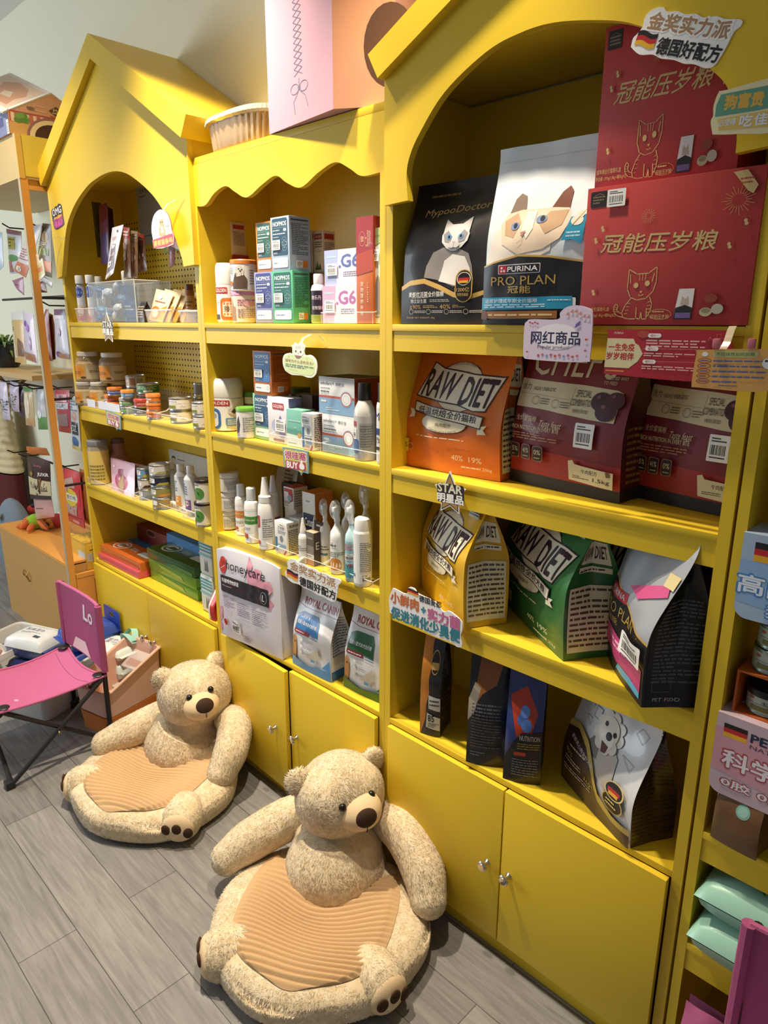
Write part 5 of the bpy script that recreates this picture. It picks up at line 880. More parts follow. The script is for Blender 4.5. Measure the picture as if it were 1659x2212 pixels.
smallcan('upper orange small can right of the red can', 316, 347, .02, S2+.064, '#d8762e', '#d9803a', [('r', 6, 30, 50, 66, '#e8dcc8'), ('n', 10, 38, 46, 60, 2, '#4a3a2a')])
smallcan('middle orange small can right of the red can', 317, 348, .02, S2+.032, '#cc6c2a', '#d9803a')
smallcan('lowest orange small can right of the red can', 318, 349, .02, S2, '#cf6a2c', '#d9803a', [('e', 30, 40, 20, 30, '#d8a888')])
LBW = [('n', 8, 76, 50, 84, 1, '#3a3a3a'), ('n', 8, 58, 80, 62, 1, '#4a4a4a'), ('r', 6, 8, 46, 42, '#9a9a34'), ('n', 10, 14, 42, 36, 2, '#5a5a20'), ('l', [(60, 20), (66, 34), (70, 20), (78, 30)], 1, '#4a4a4a'), ('e', 10, 92, 3, 4, '#c05a4a')]
def petcan(label, px0, px1, y, z, h=.047, lc='#e6e2da'):
    return can('pet_food_can', label, px0, px1, y, z, h, lc, LBW, top='#a8a49c', group='white labelled pet food cans', ang=-75)
petcan('upper white labelled can of the pair in the middle of the second shelf', 366, 415, .045, S2+.048)
petcan('lower white labelled can of the pair in the middle of the second shelf', 369, 416, .045, S2)
petcan('upper white labelled can against the right side of the second shelf', 415, 452, .02, S2+.048)
petcan('lower white labelled can against the right side of the second shelf', 418, 455, .02, S2)
can('pet_food_can', 'grey can high at the back right of the second shelf', 419, 442, .14, S2+.09, .05, '#7a7e86', [], group='white labelled pet food cans')
can('pet_food_can', 'can under the grey can at the back right', 419, 442, .14, S2+.04, .049, '#6a6a5e', [], group='white labelled pet food cans')
can('pet_food_can', 'lowest can of the back right stack', 419, 442, .14, S2, .039, '#6a6a5e', [], group='white labelled pet food cans')
can('pet_food_can', 'white and red can on its twin behind the second shelf jars', 273, 315, .13, S2+.092, .052, '#cfc6bc', [('n', 6, 12, 30, 88, 5, '#6a5a50'), ('r', 40, 10, 62, 90, '#a87a62'), ('n', 66, 12, 90, 88, 6, '#5a5048')], group='tall tins at the back', ang=-75)
can('pet_food_can', 'lower white and red can behind the sky blue can', 276, 316, .13, S2+.04, .051, '#c9beb2', [('n', 6, 12, 30, 88, 5, '#6a5a50'), ('r', 40, 10, 62, 90, '#a87a62')], group='tall tins at the back', ang=-75)
can('pet_food_can', 'bottom can of the stack behind the sky blue can', 276, 316, .13, S2, .039, '#8a7a6a', [], group='tall tins at the back')
x_ = Xof(300, .12, S2+.09)
can('pet_food_can', 'green and white flat tin beside the white and red cans', 297, 345, .085, S2+.083, .042, '#2f6a44', [('r', 0, 0, 18, 100, '#b8d0c0'), ('n', 22, 40, 90, 90, 3, '#b8d8c4'), ('r', 46, 6, 76, 34, '#d8cfb8', 4)], group='tall tins at the back', ang=-75)
can('pet_food_can', 'tin under the green and white flat tin', 297, 345, .085, S2+.041, .041, '#3a3a2c', [], group='tall tins at the back')
can('pet_food_can', 'lowest tin under the green and white flat tin', 297, 345, .085, S2, .04, '#3a3a2c', [], group='tall tins at the back')
tray('clear tray in front of the jars on the second shelf', 160, 211, .003, S2, .055, .2)
tray('clear tray under the small cans, with a white price strip', 212, 276, .003, S2, .055, .2)
tray('clear tray holding the red and orange small cans', 277, 340, .003, S2, .055, .2)
tray('clear tray holding the white labelled cans', 341, 416, .003, S2, .055, .2)
for lab, p0, p1 in (('white price strip on the far left tray of the second shelf', 160, 169), ('white price strip on the jar tray of the second shelf', 189, 206), ('long white price strip on the small can tray', 213, 259)):
    xa, xb = Xof(p0, 0, S2), Xof(p1, 0, S2)
    b = MB(); b.box(0, 0, 0, xb-xa, .0012, .034, mat('#e6e8f0', .5)); o = b.build('price_strip'); o.location = (xa, .0008, S2+.002); tag(o, lab, 'price strip', 'white price strips')

# --- third tier
bottle('treat_jar', 'tall clear tube of yellow treats with a cartoon face, left end', 'jar', 197, 241, .045, S3, 951, [(.95, 0), (1, .02), (1, .8), (.92, .84), (.92, .9)], '#d8c890', [(.96, .89), (.98, .9), (.98, .99), (.9, 1)], '#8a8f94', (.02, .78, '#e2c870', [('r', 0, 0, 30, 100, '#e8d8a0'), ('r', 8, 80, 22, 96, '#c8604a', 3), ('e', 16, 46, 9, 12, '#f0ead8'), ('o', 16, 46, 9, 12, .8, '#4a3a2a'), ('e', 13, 48, 1.6, 2, '#2a2a2a'), ('e', 20, 48, 1.6, 2, '#2a2a2a'), ('n', 40, 10, 90, 60, 5, '#8a7a3a')], 1.004), group='clear treat jars', clearb=clear('e8e0c8', .35), ang=-82, capname='lid')
bottle('treat_jar', 'pink treat bottle in the shadow beside the tall yellow tube', 'jar', 243, 281, .13, S3, 948, [(.95, 0), (1, .02), (1, .62), (.7, .7), (.66, .9)], '#b07a70', [(.7, .9), (.7, 1)], '#6a5450', (.1, .56, '#c08a7c', [('n', 10, 40, 80, 60, 2, '#e8d0c8')], 1.004), group='clear treat jars', capname='lid')
QP = [('e', 50, 44, 28, 20, '#a84a6a'), ('p', [(36, 20), (44, 60), (60, 70), (66, 40), (60, 16)], '#a88a5e'), ('p', [(34, 50), (40, 76), (60, 80), (56, 60)], '#9a3a5e')]
flatpack('treat_pouch', 'pink treat pouch with a hen picture leaning in the front tray', 'pouch', [(243, 1068), (290, 1086), (263, 1006), (211, 991)], .02, QP+[('e', 20, 80, 6, 3, '#f0e0e8')], '#d9b0c4', lean=.06, group='pink treat pouches', puff=.008)
flatpack('treat_pouch', 'second pink treat pouch leaning behind the hen pouch', 'pouch', [(272, 1075), (304, 1085), (290, 1012), (258, 1003)], .05, [('r', 0, 70, 100, 100, '#c8867a'), ('r', 30, 0, 100, 60, '#5a5048')], '#b07a72', lean=.06, group='pink treat pouches', puff=.008)
flatpack('treat_pouch', 'third treat pouch at the back of the leaning row', 'pouch', [(288, 1078), (312, 1086), (306, 1020), (280, 1013)], .075, [('r', 30, 0, 100, 70, '#6a6a60')], '#c8887c', lean=.05, group='pink treat pouches', puff=.006)
LB2 = [('r', 4, 34, 44, 94, '#eceae6', 3), ('n', 8, 70, 40, 86, 2, '#3a3a3a'), ('n', 12, 44, 34, 62, 2, '#4a4a4a')]
def fishcan(label, px0, px1, y, k, c, c2):
    return can('pet_food_can', label, px0, px1, y, S3+.0455*k, .045, c, LB2+[('p', [(46, 6), (96, 6), (96, 36), (60, 40)], c2)], top='#a8a49c', group='stacked fish cans', ang=-78)
fishcan('blue can at the top of the left three can stack', 297, 331, .055, 2, '#6a94bc', '#b8a83a'); fishcan('brown can in the middle of the left three can stack', 299, 333, .055, 1, '#c9c4bc', '#4a2a20'); fishcan('grey blue can at the bottom of the left three can stack', 302, 335, .055, 0, '#8a98a8', '#6a7aa0')
fishcan('silver can at the very top of the four can stack', 323, 368, .03, 3, '#c8c4bc', '#9a9a6a'); fishcan('navy can second from the top of the four can stack', 325, 369, .03, 2, '#1f2640', '#a89a3a'); fishcan('green can second from the bottom of the four can stack', 328, 371, .03, 1, '#8a8a4a', '#c88a3a'); fishcan('bottom tan can of the four can stack', 331, 373, .03, 0, '#9a8a5a', '#b89a5a')
b = MB(); xa, xb = Xof(365, .25, S3), Xof(452, .25, S3); b.box(0, 0, 0, xb-xa, .003, .165, mat('#c8c4b8', .5)); put(b, f_front(0, 0, 0), xb-xa, .165, [('e', 12, 78, 5, 6, '#3a3a3a'), ('e', 12, 73, 5, 5, '#b8b890'), ('n', 22, 74, 40, 80, 1, '#5a5a5a'), ('t', '全价猫条', 28, 56, 9, '#3a3a34', {'w': 38}), ('o', 70, 34, 8, 6, .8, '#5a6a4a'), ('o', 80, 30, 8, 6, .8, '#5a6a4a')])
o = b.build('poster'); o.location = (xa, .262, S3+.001); tag(o, 'cream card sign standing at the back of the third shelf', 'poster')
for i, (p0, p1, y, pt, c, c2) in enumerate(((362, 387, .075, 997, '#c8ccd0', '#5a3030'), (381, 410, .06, 1002, '#d4d8dc', '#d8903a'), (402, 432, .05, 1006, '#ccd0d6', '#6a4a8a'))):
    bottle('squeeze_pouch', ('silver squeeze tube with a brown base, left of three', 'silver squeeze tube with an orange base, middle of three', 'silver squeeze tube with a purple panel, right of three')[i], 'tube', p0, p1, y, S3+.028, pt, [(.95, 0), (1, .03), (1, .72), (.55, .82)], c, [(.52, .81), (.55, .83), (.55, .97), (.5, 1)], '#eceae6', (.02, .7, c, [('r', 0, 0, 60, 34, c2), ('e', 36, 22, 14, 10, '#e8d8b8'), ('n', 8, 50, 44, 90, 5, '#5a6a8a')], 1.006), group='silver squeeze tubes', ang=-75, rough=.25)
carton('supplement_box', 'flat white box under the silver squeeze tubes', 'box', 366, 414, .045, S3, 1090, .07, '#e6e2d8', [('t', '猫条', 66, 40, 30, '#3a3a34', {'w': 22}), ('n', 10, 20, 44, 80, 3, '#8a8a80')], h=.0275)
tub('round clear dish at the right of the third shelf', 392, 431, .012, S3, 1098, .06)
for k, (lb) in enumerate(('lower of two dark lidded cans with a green disc', 'upper of two dark lidded cans with a green disc')):
    can('pet_food_can', lb, 423, 460, .016, S3+.088*k, .087, '#e4e0d4', [('n', 6, 82, 40, 90, 1, '#3a3a3a'), ('e', 34, 44, 26, 30, '#4f8a3c'), ('p', [(24, 60), (30, 52), (30, 44), (40, 34), (36, 48)], '#1f2a1c'), ('e', 10, 14, 14, 12, '#b87a5a'), ('r', 12, 34, 22, 74, '#e4e8dc', 4)][:(4 if k else 5)], top='#2a2420', lid='#2a2420', group='dark lidded cans', ang=-72)
tray('long clear tray in front of the tall yellow tube', 189, 232, .003, S3, .05, .2)
tray('clear tray in front of the pink pouches', 234, 287, .003, S3, .05, .2)
tray('clear tray in front of the stacked fish cans', 288, 337, .003, S3, .05, .2)
tray('clear tray holding the squeeze tubes', 338, 398, .003, S3, .05, .2)

# --- bottom tier
def tissue(label, A, B, z, h, D, col, col2, plate, group):
    A = Vector(A); B = Vector(B); w = (B-A).length
    b = MB(); b.box(0, 0, 0, w, D, h, mat(col, .3, coat=.3), .002)
    put(b, f_top(0, 0, h), w, D, [('e', 24, 56, 14, 34, '#dcd8cc'), ('e', 24, 56, 12, 28, col2), ('e', 24, 58, 9, 20, '#dcd8cc'), ('p', [(16, 46), (22, 70), (34, 64), (32, 48)], plate), ('t', '湿厕纸', 52, 62, 22, '#d8d8c8', {'w': 16, 'r': -4}), ('r', 68, 40, 92, 74, '#c8ccc4', 2)] if plate else [])
    put(b, f_front(0, 0, 0), w, h, ([('l', [(2+i*3.2, 78), (3.8+i*3.2, 78)], 1.6, '#14301a' if col2 != '#d8602c' else '#e8c84a') for i in range(30)] + [('p', [(40, 20), (96, 8), (96, 40), (60, 50)], col2)]) if plate else [('l', [(2+i*3.2, 88), (3.8+i*3.2, 88)], 1.4, '#2a4a1a' if col != '#d8555e' else '#f08a8e') for i in range(30)]+([('p', [(20, 86), (70, 60), (76, 20), (30, 50)], col2)] if col != '#d8555e' else []), rough=.3)  # slanted paler patch on the plain green fronts is shading painted in
    o = b.build('tissue_box'); o.location = (A.x, A.y, z+.0003); o.rotation_euler = (0, 0, math.atan2(B.y-A.y, B.x-A.x)); return tag(o, label, 'box', group)
gA_, gB_ = G(322, 1250, S0), G(424, 1301, S0)
for k in range(3):
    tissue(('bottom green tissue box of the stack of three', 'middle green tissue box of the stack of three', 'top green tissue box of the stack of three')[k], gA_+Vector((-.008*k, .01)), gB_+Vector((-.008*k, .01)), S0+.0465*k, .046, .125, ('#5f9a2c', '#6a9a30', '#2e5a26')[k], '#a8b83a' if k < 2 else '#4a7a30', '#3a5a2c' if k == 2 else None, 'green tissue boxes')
tissue('pink clear box under the orange tissue box', G(213, 1208, S0), G(300, 1252, S0), S0, .032, .13, '#d8555e', '#e87a7e', None, 'flat orange and pink boxes')
tissue('orange tissue box with a round picture, on the pink box', G(213, 1208, S0)+Vector((.004, .012)), G(300, 1252, S0)+Vector((.0, .012)), S0+.0325, .04, .12, '#c8642a', '#d8602c', '#8a6a4a', 'flat orange and pink boxes')
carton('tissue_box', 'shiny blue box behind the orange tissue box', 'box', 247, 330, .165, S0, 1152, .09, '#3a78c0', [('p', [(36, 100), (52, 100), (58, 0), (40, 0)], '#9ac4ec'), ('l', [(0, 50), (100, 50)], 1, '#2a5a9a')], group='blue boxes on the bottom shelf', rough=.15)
r_ = carton('tissue_box', 'dark red box with a white ring at the back of the bottom shelf', 'box', 300, 372, .21, S0, 1132, .07, '#7a2a26', [('o', 44, 84, 14, 12, 3, '#b8a08a'), ('e', 44, 84, 10, 9, '#3a1a16')])
carton('tissue_box', 'blue box standing behind the green tissue boxes', 'box', 366, 442, .17, S0, 1152, .06, '#3f80b8', [], group='blue boxes on the bottom shelf')
for k in range(2):
    b = MB(); xa = Xof(436, .03, S0); b.box(0, 0, 0, .09, .12, .155, mat('#d8e0dc', .35), .012)
    put(b, f_front(0, -.0002, 0), .09, .155, [('r', 2, 62+i*8, 98, 66+i*8, '#4a9aa0') for i in range(4)]+[('p', [(40, 12), (48, 44), (56, 26), (64, 44), (72, 12)], '#7a7a78'), ('r', 2, 50, 98, 56, '#8ac0c4')])
    o = b.build('tissue_pack'); o.location = (xa+.006*k, .03, S0+.156*k+.0004); tag(o, ('lower teal striped tissue pack against the right side', 'upper teal striped tissue pack against the right side')[k], 'pack', 'teal striped packs')
pouch('treat_bag', 'small red bag with a white stripe at the right end of the bottom shelf', 'bag', G(453, 1336, S0)+Vector((0, .0)), G(466, 1343, S0), S0, .115, .06, '#b8342e', [('p', [(10, 4), (44, 4), (40, 96), (16, 96)], '#e8e0da')], [('r', 30, 0, 60, 100, '#9a2a26')], seed=51)
# ================================================================== shelf talkers and stickers
def sign(name, label, BL, BR, TL, y, poly, items, col='#f2f2f0', th=.003, group=None, cat='sign', arm=None, edge=None, rough=.4, y2=None, smooth=True):
    """a thin board parallel to the cabinet front at depth y, laid out in percent of the rectangle BL, BR, TL (image corners)"""
    if smooth: poly = smooth_arch([tuple(q) for q in poly]+[tuple(poly[0])], 4)[:-1]
    O = at(*BL, y=y); X = at(*BR, y=y if y2 is None else y2)-O; Z = at(*TL, y=y)-O; w = X.length; ex = X.normalized(); Z = Z-ex*Z.dot(ex); h = Z.length; ez = Z.normalized()
    n = ez.cross(ex); n = -n if n.y > 0 else n      # towards the shop
    b = MB(); pl = [(a*w/100, c*h/100) for a, c in poly]
    F = lambda a, c, o: ex*a+ez*c+n*o
    b.prism(pl, lambda a, c, k: F(a, c, -th*k), mat(col, rough), mat(edge or col, .5))
    put(b, F, w, h, items, rough=rough, base=.0003)
    o = b.build(name); o.location = O; tag(o, label, cat, group)
    if arm:
        a = MB(); pts = [F(p[0]*w/100, p[1]*h/100, -.002-p[2]) for p in arm]
        m = clear('fdf6d8', .3); W2 = .006
        vs = []; fs = []
        for p in pts: vs += [p-ez*W2*.0-ex*W2, p+ex*W2, p+ex*W2-n*.0008, p-ex*W2-n*.0008]
        for i in range(len(pts)-1):
            for k in range(4): fs.append((i*4+k, i*4+(k+1) % 4, i*4+4+(k+1) % 4, i*4+4+k))
        a.add(vs, fs, m); a.build('clear_arm', o)
    return o
BLOB = [(2, 8), (0, 30), (3, 46), (2, 66), (6, 78), (6, 90), (12, 96), (18, 100), (24, 95), (33, 98), (40, 92), (49, 95), (58, 89), (66, 92), (74, 84), (80, 84), (90, 76), (98, 78), (100, 66), (96, 54), (98, 40), (94, 20), (90, 6), (82, 0), (74, 3), (64, 2), (56, 7), (46, 6), (38, 10), (28, 9), (22, 14), (14, 6)]
def gold_award(label, BL, BR, TL, y, arm=None):
    it = []
    return sign('shelf_sign', label, BL, BR, TL, y, [(0, 16), (-1, 34), (2, 44), (5, 60), (4, 74), (6, 88), (13, 99), (20, 101), (25, 94), (36, 97), (45, 93), (55, 96), (64, 91), (76, 96), (86, 93), (100, 95), (102, 84), (98, 72), (97, 50), (95, 24), (92, 4), (84, -2), (72, 2), (62, 0), (50, 4), (36, 3), (26, 8), (12, 4)],
                [('t', '金奖实力派', 52, 73, 38, '#fbfbf8', {'w': 88, 'b': .08}), ('t', '金奖实力派', 52, 73, 34, '#b08a66', {'w': 84, 'b': .035}), ('flag', 3, 20, 25, 50, 1), ('t', '德国好配方', 61, 27, 34, '#1f1f22', {'w': 66, 'b': .03})], group='white award signs', arm=arm)
gold_award('white award sign with gold characters and a flag, high on the right arch', (1357, 118), (1557, 150), (1388, 12), -.02)
gold_award('white award sign with gold characters in front of the small dog food bags', (617, 1254), (733, 1306), (613, 1200), -.03, [(20, 90, 0), (20, 100, .02), (20, 104, .028)])
S5 = [(50+50*math.sin(2*PI*i/10)*(1 if i % 2 == 0 else .56), 52+54*math.cos(2*PI*i/10)*(1 if i % 2 == 0 else .52)) for i in range(10)]
def star(label, BL, BR, TL, y):
    inn = [(50+(a-50)*.9, 52+(c-52)*.9) for a, c in S5]; i2 = [(50+(a-50)*.82, 52+(c-52)*.82) for a, c in S5]
    return sign('star_sign', label, BL, BR, TL, y, S5+[], [('p', inn, '#2a2420'), ('p', i2, '#a8844a'), ('r', 10, 30, 94, 76, '#2a2420', 8), ('t', 'STAR', 50, 65, 20, '#e8dfc8', {'w': 74, 'b': .03}), ('t', '明星品', 51, 41, 20, '#f4f2ee', {'w': 80, 'b': .04})], col='#f0eee8', group='star signs', smooth=False)
star('gold glitter star sign hanging over the yellow dog food bag', (938, 1108), (1007, 1122), (938, 1018), -.014)
star('star sign on the left cabinet below the clear acrylic box', (222, 742), (249, 745), (222, 678), -.014)
def buy(label, BL, BR, TL, y):
    return sign('shelf_sign', label, BL, BR, TL, y, [(4, 20), (0, 30), (0, 92), (5, 100), (94, 96), (100, 86), (98, 16), (92, 10), (76, 11), (68, -2), (60, 13)], [('p', [(5, 24), (4, 90), (8, 95), (92, 91), (95, 84), (94, 20), (75, 16), (68, 6), (60, 18)], '#c9c24a'), ('r', 8, 18, 90, 50, '#b03a54', 4), ('t', '很哇塞', 50, 72, 34, '#f2e8ee', {'w': 88, 'b': .05}), ('t', '很哇塞', 50, 72, 31, '#b5365a', {'w': 84, 'b': .02}), ('t', 'BUY', 36, 34, 24, '#f6f2f0', {'w': 44, 'b': .04}), ('r', 64, 22, 84, 44, '#f2efec', 6), ('p', [(66, 40), (72, 58), (78, 58), (78, 40)], '#f2efec')], col='#7aa0b0', group='speech bubble signs')
buy('speech bubble sign reading BUY on the middle cabinet', (614, 1020), (668, 1029), (615, 966), -.006)
buy('small pale speech bubble sign under the small cans of the left cabinet', (231, 921), (262, 933), (230, 886), -.006)
sign('pumpkin_sign', 'green pumpkin shaped sign with a striped kitten, hanging on the middle cabinet', (611, 806), (684, 818), (612, 735), -.03, [(8, 8), (1, 24), (0, 44), (6, 58), (20, 64), (28, 62), (29, 78), (27, 88), (33, 90), (36, 97), (44, 93), (54, 101), (60, 96), (66, 88), (64, 76), (66, 64), (82, 66), (95, 56), (100, 38), (98, 16), (88, 2), (74, -1), (60, 2), (44, 1), (26, 0)],
     [('p', [(11, 10), (4, 24), (3, 44), (9, 55), (20, 60), (80, 61), (92, 53), (96, 38), (94, 17), (86, 6), (60, 5), (26, 5)], '#cfdf9e'), ('e', 47, 74, 17, 16, '#efe8dc'), ('p', [(30, 84), (33, 93), (42, 86)], '#efe8dc'), ('p', [(50, 88), (60, 99), (63, 84)], '#efe8dc'), ('l', [(40, 86), (42, 78)], 1.2, '#3a3230'), ('l', [(46, 88), (47, 80)], 1.2, '#3a3230'), ('l', [(52, 88), (52, 80)], 1.2, '#3a3230'), ('e', 40, 72, 2.4, 3, '#2a2422'), ('e', 54, 72, 2.4, 3, '#2a2422'), ('e', 47, 67, 1.6, 1.4, '#c08a80'), ('p', [(36, 60), (58, 60), (50, 52), (42, 52)], '#8a5a48'),
      ('t', '猫咪为什么爱吃化毛?', 49, 42, 9, '#a8484a', {'w': 82}), ('n', 9, 22, 92, 33, 2, '#5a6a44'), ('l', [(20, 14), (26, 17), (32, 14), (38, 17), (44, 14)], .6, '#b8846a'), ('o', 18, 54, 2.4, 2, .5, '#e8f0d8'), ('o', 72, 54, 2, 2, .5, '#e8f0d8')], col='#f0f4e2', arm=[(50, 92, 0), (56, 112, .004), (70, 124, .012), (88, 122, .02), (98, 108, .026)], cat='sign')
sign('oval_sign', 'oval cat sign with a red caption in front of the left arch', (331, 540), (377, 531), (330, 458), -.05, [(2, 4), (0, 22), (3, 30), (0, 50), (6, 74), (20, 92), (42, 101), (62, 98), (80, 86), (90, 66), (93, 44), (97, 34), (100, 26), (98, 8), (90, 4), (60, 1), (40, 0)],
     [('p', [(2, 4), (0, 22), (4, 27), (96, 33), (98, 26), (97, 8), (60, 2)], '#b8303a'), ('t', '要根猫条吗', 50, 16, 15, '#e8c24e', {'w': 88, 'b': .03, 'r': 1}), ('p', [(34, 32), (36, 50), (42, 60), (40, 78), (46, 74), (54, 76), (58, 80), (60, 62), (64, 48), (66, 32)], '#d9a878'), ('p', [(44, 40), (46, 58), (54, 58), (58, 40)], '#f0e2d2'), ('p', [(64, 34), (66, 50), (70, 62), (78, 62), (84, 56), (86, 40), (82, 33)], '#e8d8c8'), ('e', 46, 68, 2, 2, '#3a2a22'), ('e', 54, 68, 2, 2, '#3a2a22'), ('e', 72, 54, 1.6, 1.6, '#3a2a22'), ('e', 79, 54, 1.6, 1.6, '#3a2a22')] + [('t', ch, 18+i*1.5, 66-i*8, 6, '#5a5a64') for i, ch in enumerate('小孩你也')],
     col='#f1eff2', edge='#b8303a', arm=[(60, 98, 0), (72, 112, .006), (96, 122, .018), (122, 118, .03), (130, 106, .034)])
sign('sticker', 'OMG sticker with pink graffiti on the left leg of the pointed gable', (117, 497), (139, 486), (112, 450), -.0195, [(4, 6), (0, 30), (-2, 74), (2, 90), (16, 96), (30, 93), (40, 100), (60, 98), (74, 104), (90, 98), (98, 84), (98, 40), (100, 12), (92, 2), (60, -2), (24, -3)],
     [('p', [(6, 8), (4, 34), (10, 50), (30, 54), (60, 52), (94, 50), (95, 12), (86, 4), (30, 0)], '#a83a8a'), ('p', [(10, 44), (20, 56), (40, 50), (60, 58), (80, 52), (92, 54), (88, 44), (60, 40), (30, 44)], '#e0a844'), ('t', 'OMG', 50, 76, 34, '#2a262a', {'w': 92, 'b': .06}), ('t', 'OMG', 50, 76, 31, '#f0eef0', {'w': 84, 'b': .02}), ('p', [(14, 20), (30, 36), (40, 16), (60, 34), (70, 14), (88, 34), (80, 8), (30, 6)], '#d05ab0'), ('l', [(20, 34), (44, 24), (70, 36), (90, 22)], 1, '#e8b43c')], col='#3a343c', th=.0015, cat='sticker')
sign('hang_sign', 'small green and white tag sign on a clear arm, left of the pointed cabinet', (78, 608), (98, 596), (79, 545), -.09, [(0, 0), (2, 46), (12, 60), (30, 62), (36, 92), (44, 100), (52, 84), (58, 98), (66, 62), (90, 68), (98, 60), (97, 14), (90, 4), (40, -2)], [('p', [(6, 6), (8, 46), (90, 60), (90, 14)], '#cfd99a'), ('r', 10, 24, 86, 42, '#d8947a'), ('l', [(42, 62), (46, 88)], 1.2, '#a8584a')], col='#f4f2ea', arm=[(60, 80, 0), (70, 110, .01), (100, 136, .03), (150, 140, .055), (180, 120, .069)])
sign('popular_sign', 'lilac heart cornered sign with flowers, clipped to the top shelf of the right cabinet', (1130, 775), (1272, 782), (1130, 662), -.035, [(5, 0), (0, 8), (-1, 62), (3, 72), (10, 76), (50, 76), (53, 88), (62, 98), (76, 101), (92, 96), (100, 84), (101, 10), (96, 0), (50, -2)],
     [('e', 50, 44, 34, 24, '#eee8f2'), ('t', '网红商品', 48, 42, 24, '#2c2450', {'w': 74, 'b': .02}), ('t', 'Popular product!', 46, 24, 8, '#2c2a34', {'w': 48})] + [('e', 24+i*6.5, 8+2*(i % 2), 2, 2.4, ('#c0504a', '#c86a7a', '#7a9cc4', '#b85a8a')[i % 4]) for i in range(10)] + [('e', 8+i*4, 70-2*(i % 2), 1.6, 1.8, '#b8505a') for i in range(4)] + [('p', [(62+i*6, 84+6*math.sin(i)), (66+i*6, 90+5*math.sin(i)), (67+i*6, 82+5*math.sin(i))], '#c08a78') for i in range(6)] + [('p', [(76, 60), (84, 66), (84, 74), (78, 68)], '#6a5aa0'), ('e', 94, 40, 1.8, 2, '#c0504a'), ('e', 6, 14, 1.6, 1.8, '#c0504a'), ('e', 94, 20, 1.8, 2, '#b85a8a')], col='#dccbe2')
sign('promo_card', 'red promotion card with a cream panel, hung under the red gift boxes', (1304, 807), (1567, 822), (1309, 711), -.022, [(0, 0), (1, 90), (4, 99), (94, 100), (99, 90), (98, 0)], [('p', [(0, 15), (1, 80), (24, 80), (26, 70), (29, 66), (33, 48), (29, 30), (26, 24), (22, 15)], '#d9cda2'), ('t', '一生免疫', 14, 61, 16, '#b83030', {'w': 23, 'b': .03}), ('t', '岁岁相伴', 13.5, 41, 16, '#b83030', {'w': 24, 'b': .03}), ('t', 'PURINA', 11, 92, 5, '#e8d8d0', {'w': 8}), ('e', 32, 90, 5, 8, '#a8443a'), ('l', [(33, 59), (84, 60)], .6, '#d88a80'), ('l', [(33, 32), (84, 34)], .6, '#d88a80')] +
     [q for i, ch in enumerate(('福利一', '福利二', '福利三')) for q in (('r', 36-i*1.2, 83-i*28, 47-i*1.2, 92-i*28, '#eee6e2', 2), ('t', ch, 41.5-i*1.2, 87.5-i*28, 6, '#b03034', {'w': 7}), ('n', 35-i, 62-i*28 if i == 0 else 70-i*28, 82-i*2, 80-i*28, 3 if i == 0 else 2, '#e0b8b0'))] + [('r', 84, 64, 88, 78, '#8a2028'), ('l', [(84, 78), (85, 86), (88, 78)], .6, '#d88a80'), ('l', [(90, 62), (90, 92), (93, 92), (93, 62)], .7, '#d8705a'), ('l', [(93, 62), (93, 84), (97, 84), (97, 62)], .7, '#d8705a'), ('l', [(2, 8), (18, 8)], 2, '#c89a4a')], col='#a8202c')
sign('menu_card', 'orange handwritten card with pink clips at the right edge', (1493, 836), (1672, 843), (1500, 755), -.06, [(3, 0), (0, 8), (3, 86), (10, 99), (92, 101), (100, 90), (100, 0)], [('r', 24, 80, 78, 97, '#b9bd7a', 4), ('t', '不同体质如何挑粮', 51, 88, 10, '#3a4a34', {'w': 46}), ('e', 14, 88, 4, 6, '#f0ece6')] + [q for i in range(5) for q in (('o', 14, 71-i*13.5, 8, 6, .9, '#b8504a'), ('n', 9, 67-i*13.5, 19, 75-i*13.5, 1, '#6a5a90'), ('n', 25, 66-i*13.5, 88, 75-i*13.5, 1, '#5f6694'))] + [('n', 26, 59, 66, 63, 1, '#5f6694'), ('n', 34, 4, 70, 10, 1, '#5f6694'), ('e', 92, 66, 9, 14, '#dfe4ea'), ('e', 88, 72, 2, 3, '#3a3a3a')], col='#d8a25a', arm=[(34, 98, 0), (36, 118, .01), (34, 150, .03), (30, 160, .052)])
for i, px in enumerate((1548, 1624)):
    p = at(px, 742, y=-.062); b = MB(); b.box(-.006, -.004, -.008, .006, .004, .008, mat('#c8707c', .4), .003); o = b.build('clip'); o.location = p; tag(o, ('left pink clip on the orange handwritten card', 'right pink clip on the orange handwritten card')[i], 'clip', 'pink clips')
sign('promo_sign', 'green and gold bubble sign cut off at the right edge, by the top red box', (1530, 291), (1690, 276), (1519, 200), -.06, [(6, 0), (0, 30), (2, 44), (0, 66), (4, 96), (14, 99), (100, 108), (100, 0), (40, -4)], [('p', [(5, 40), (4, 66), (8, 90), (100, 100), (100, 50), (60, 44)], '#5f9a82'), ('p', [(14, 8), (10, 34), (100, 44), (100, 4)], '#d9bc62'), ('t', '狗富贵', 42, 70, 32, '#d9b04a', {'w': 52, 'b': .05}), ('t', '必须得', 24, 24, 16, '#e4e6f0', {'w': 24, 'b': .02}), ('t', '吃', 50, 24, 26, '#e4e6f0', {'w': 17, 'b': .03}), ('t', '佳', 70, 24, 26, '#e4e6f0', {'w': 17, 'b': .03})], col='#e6dcae')
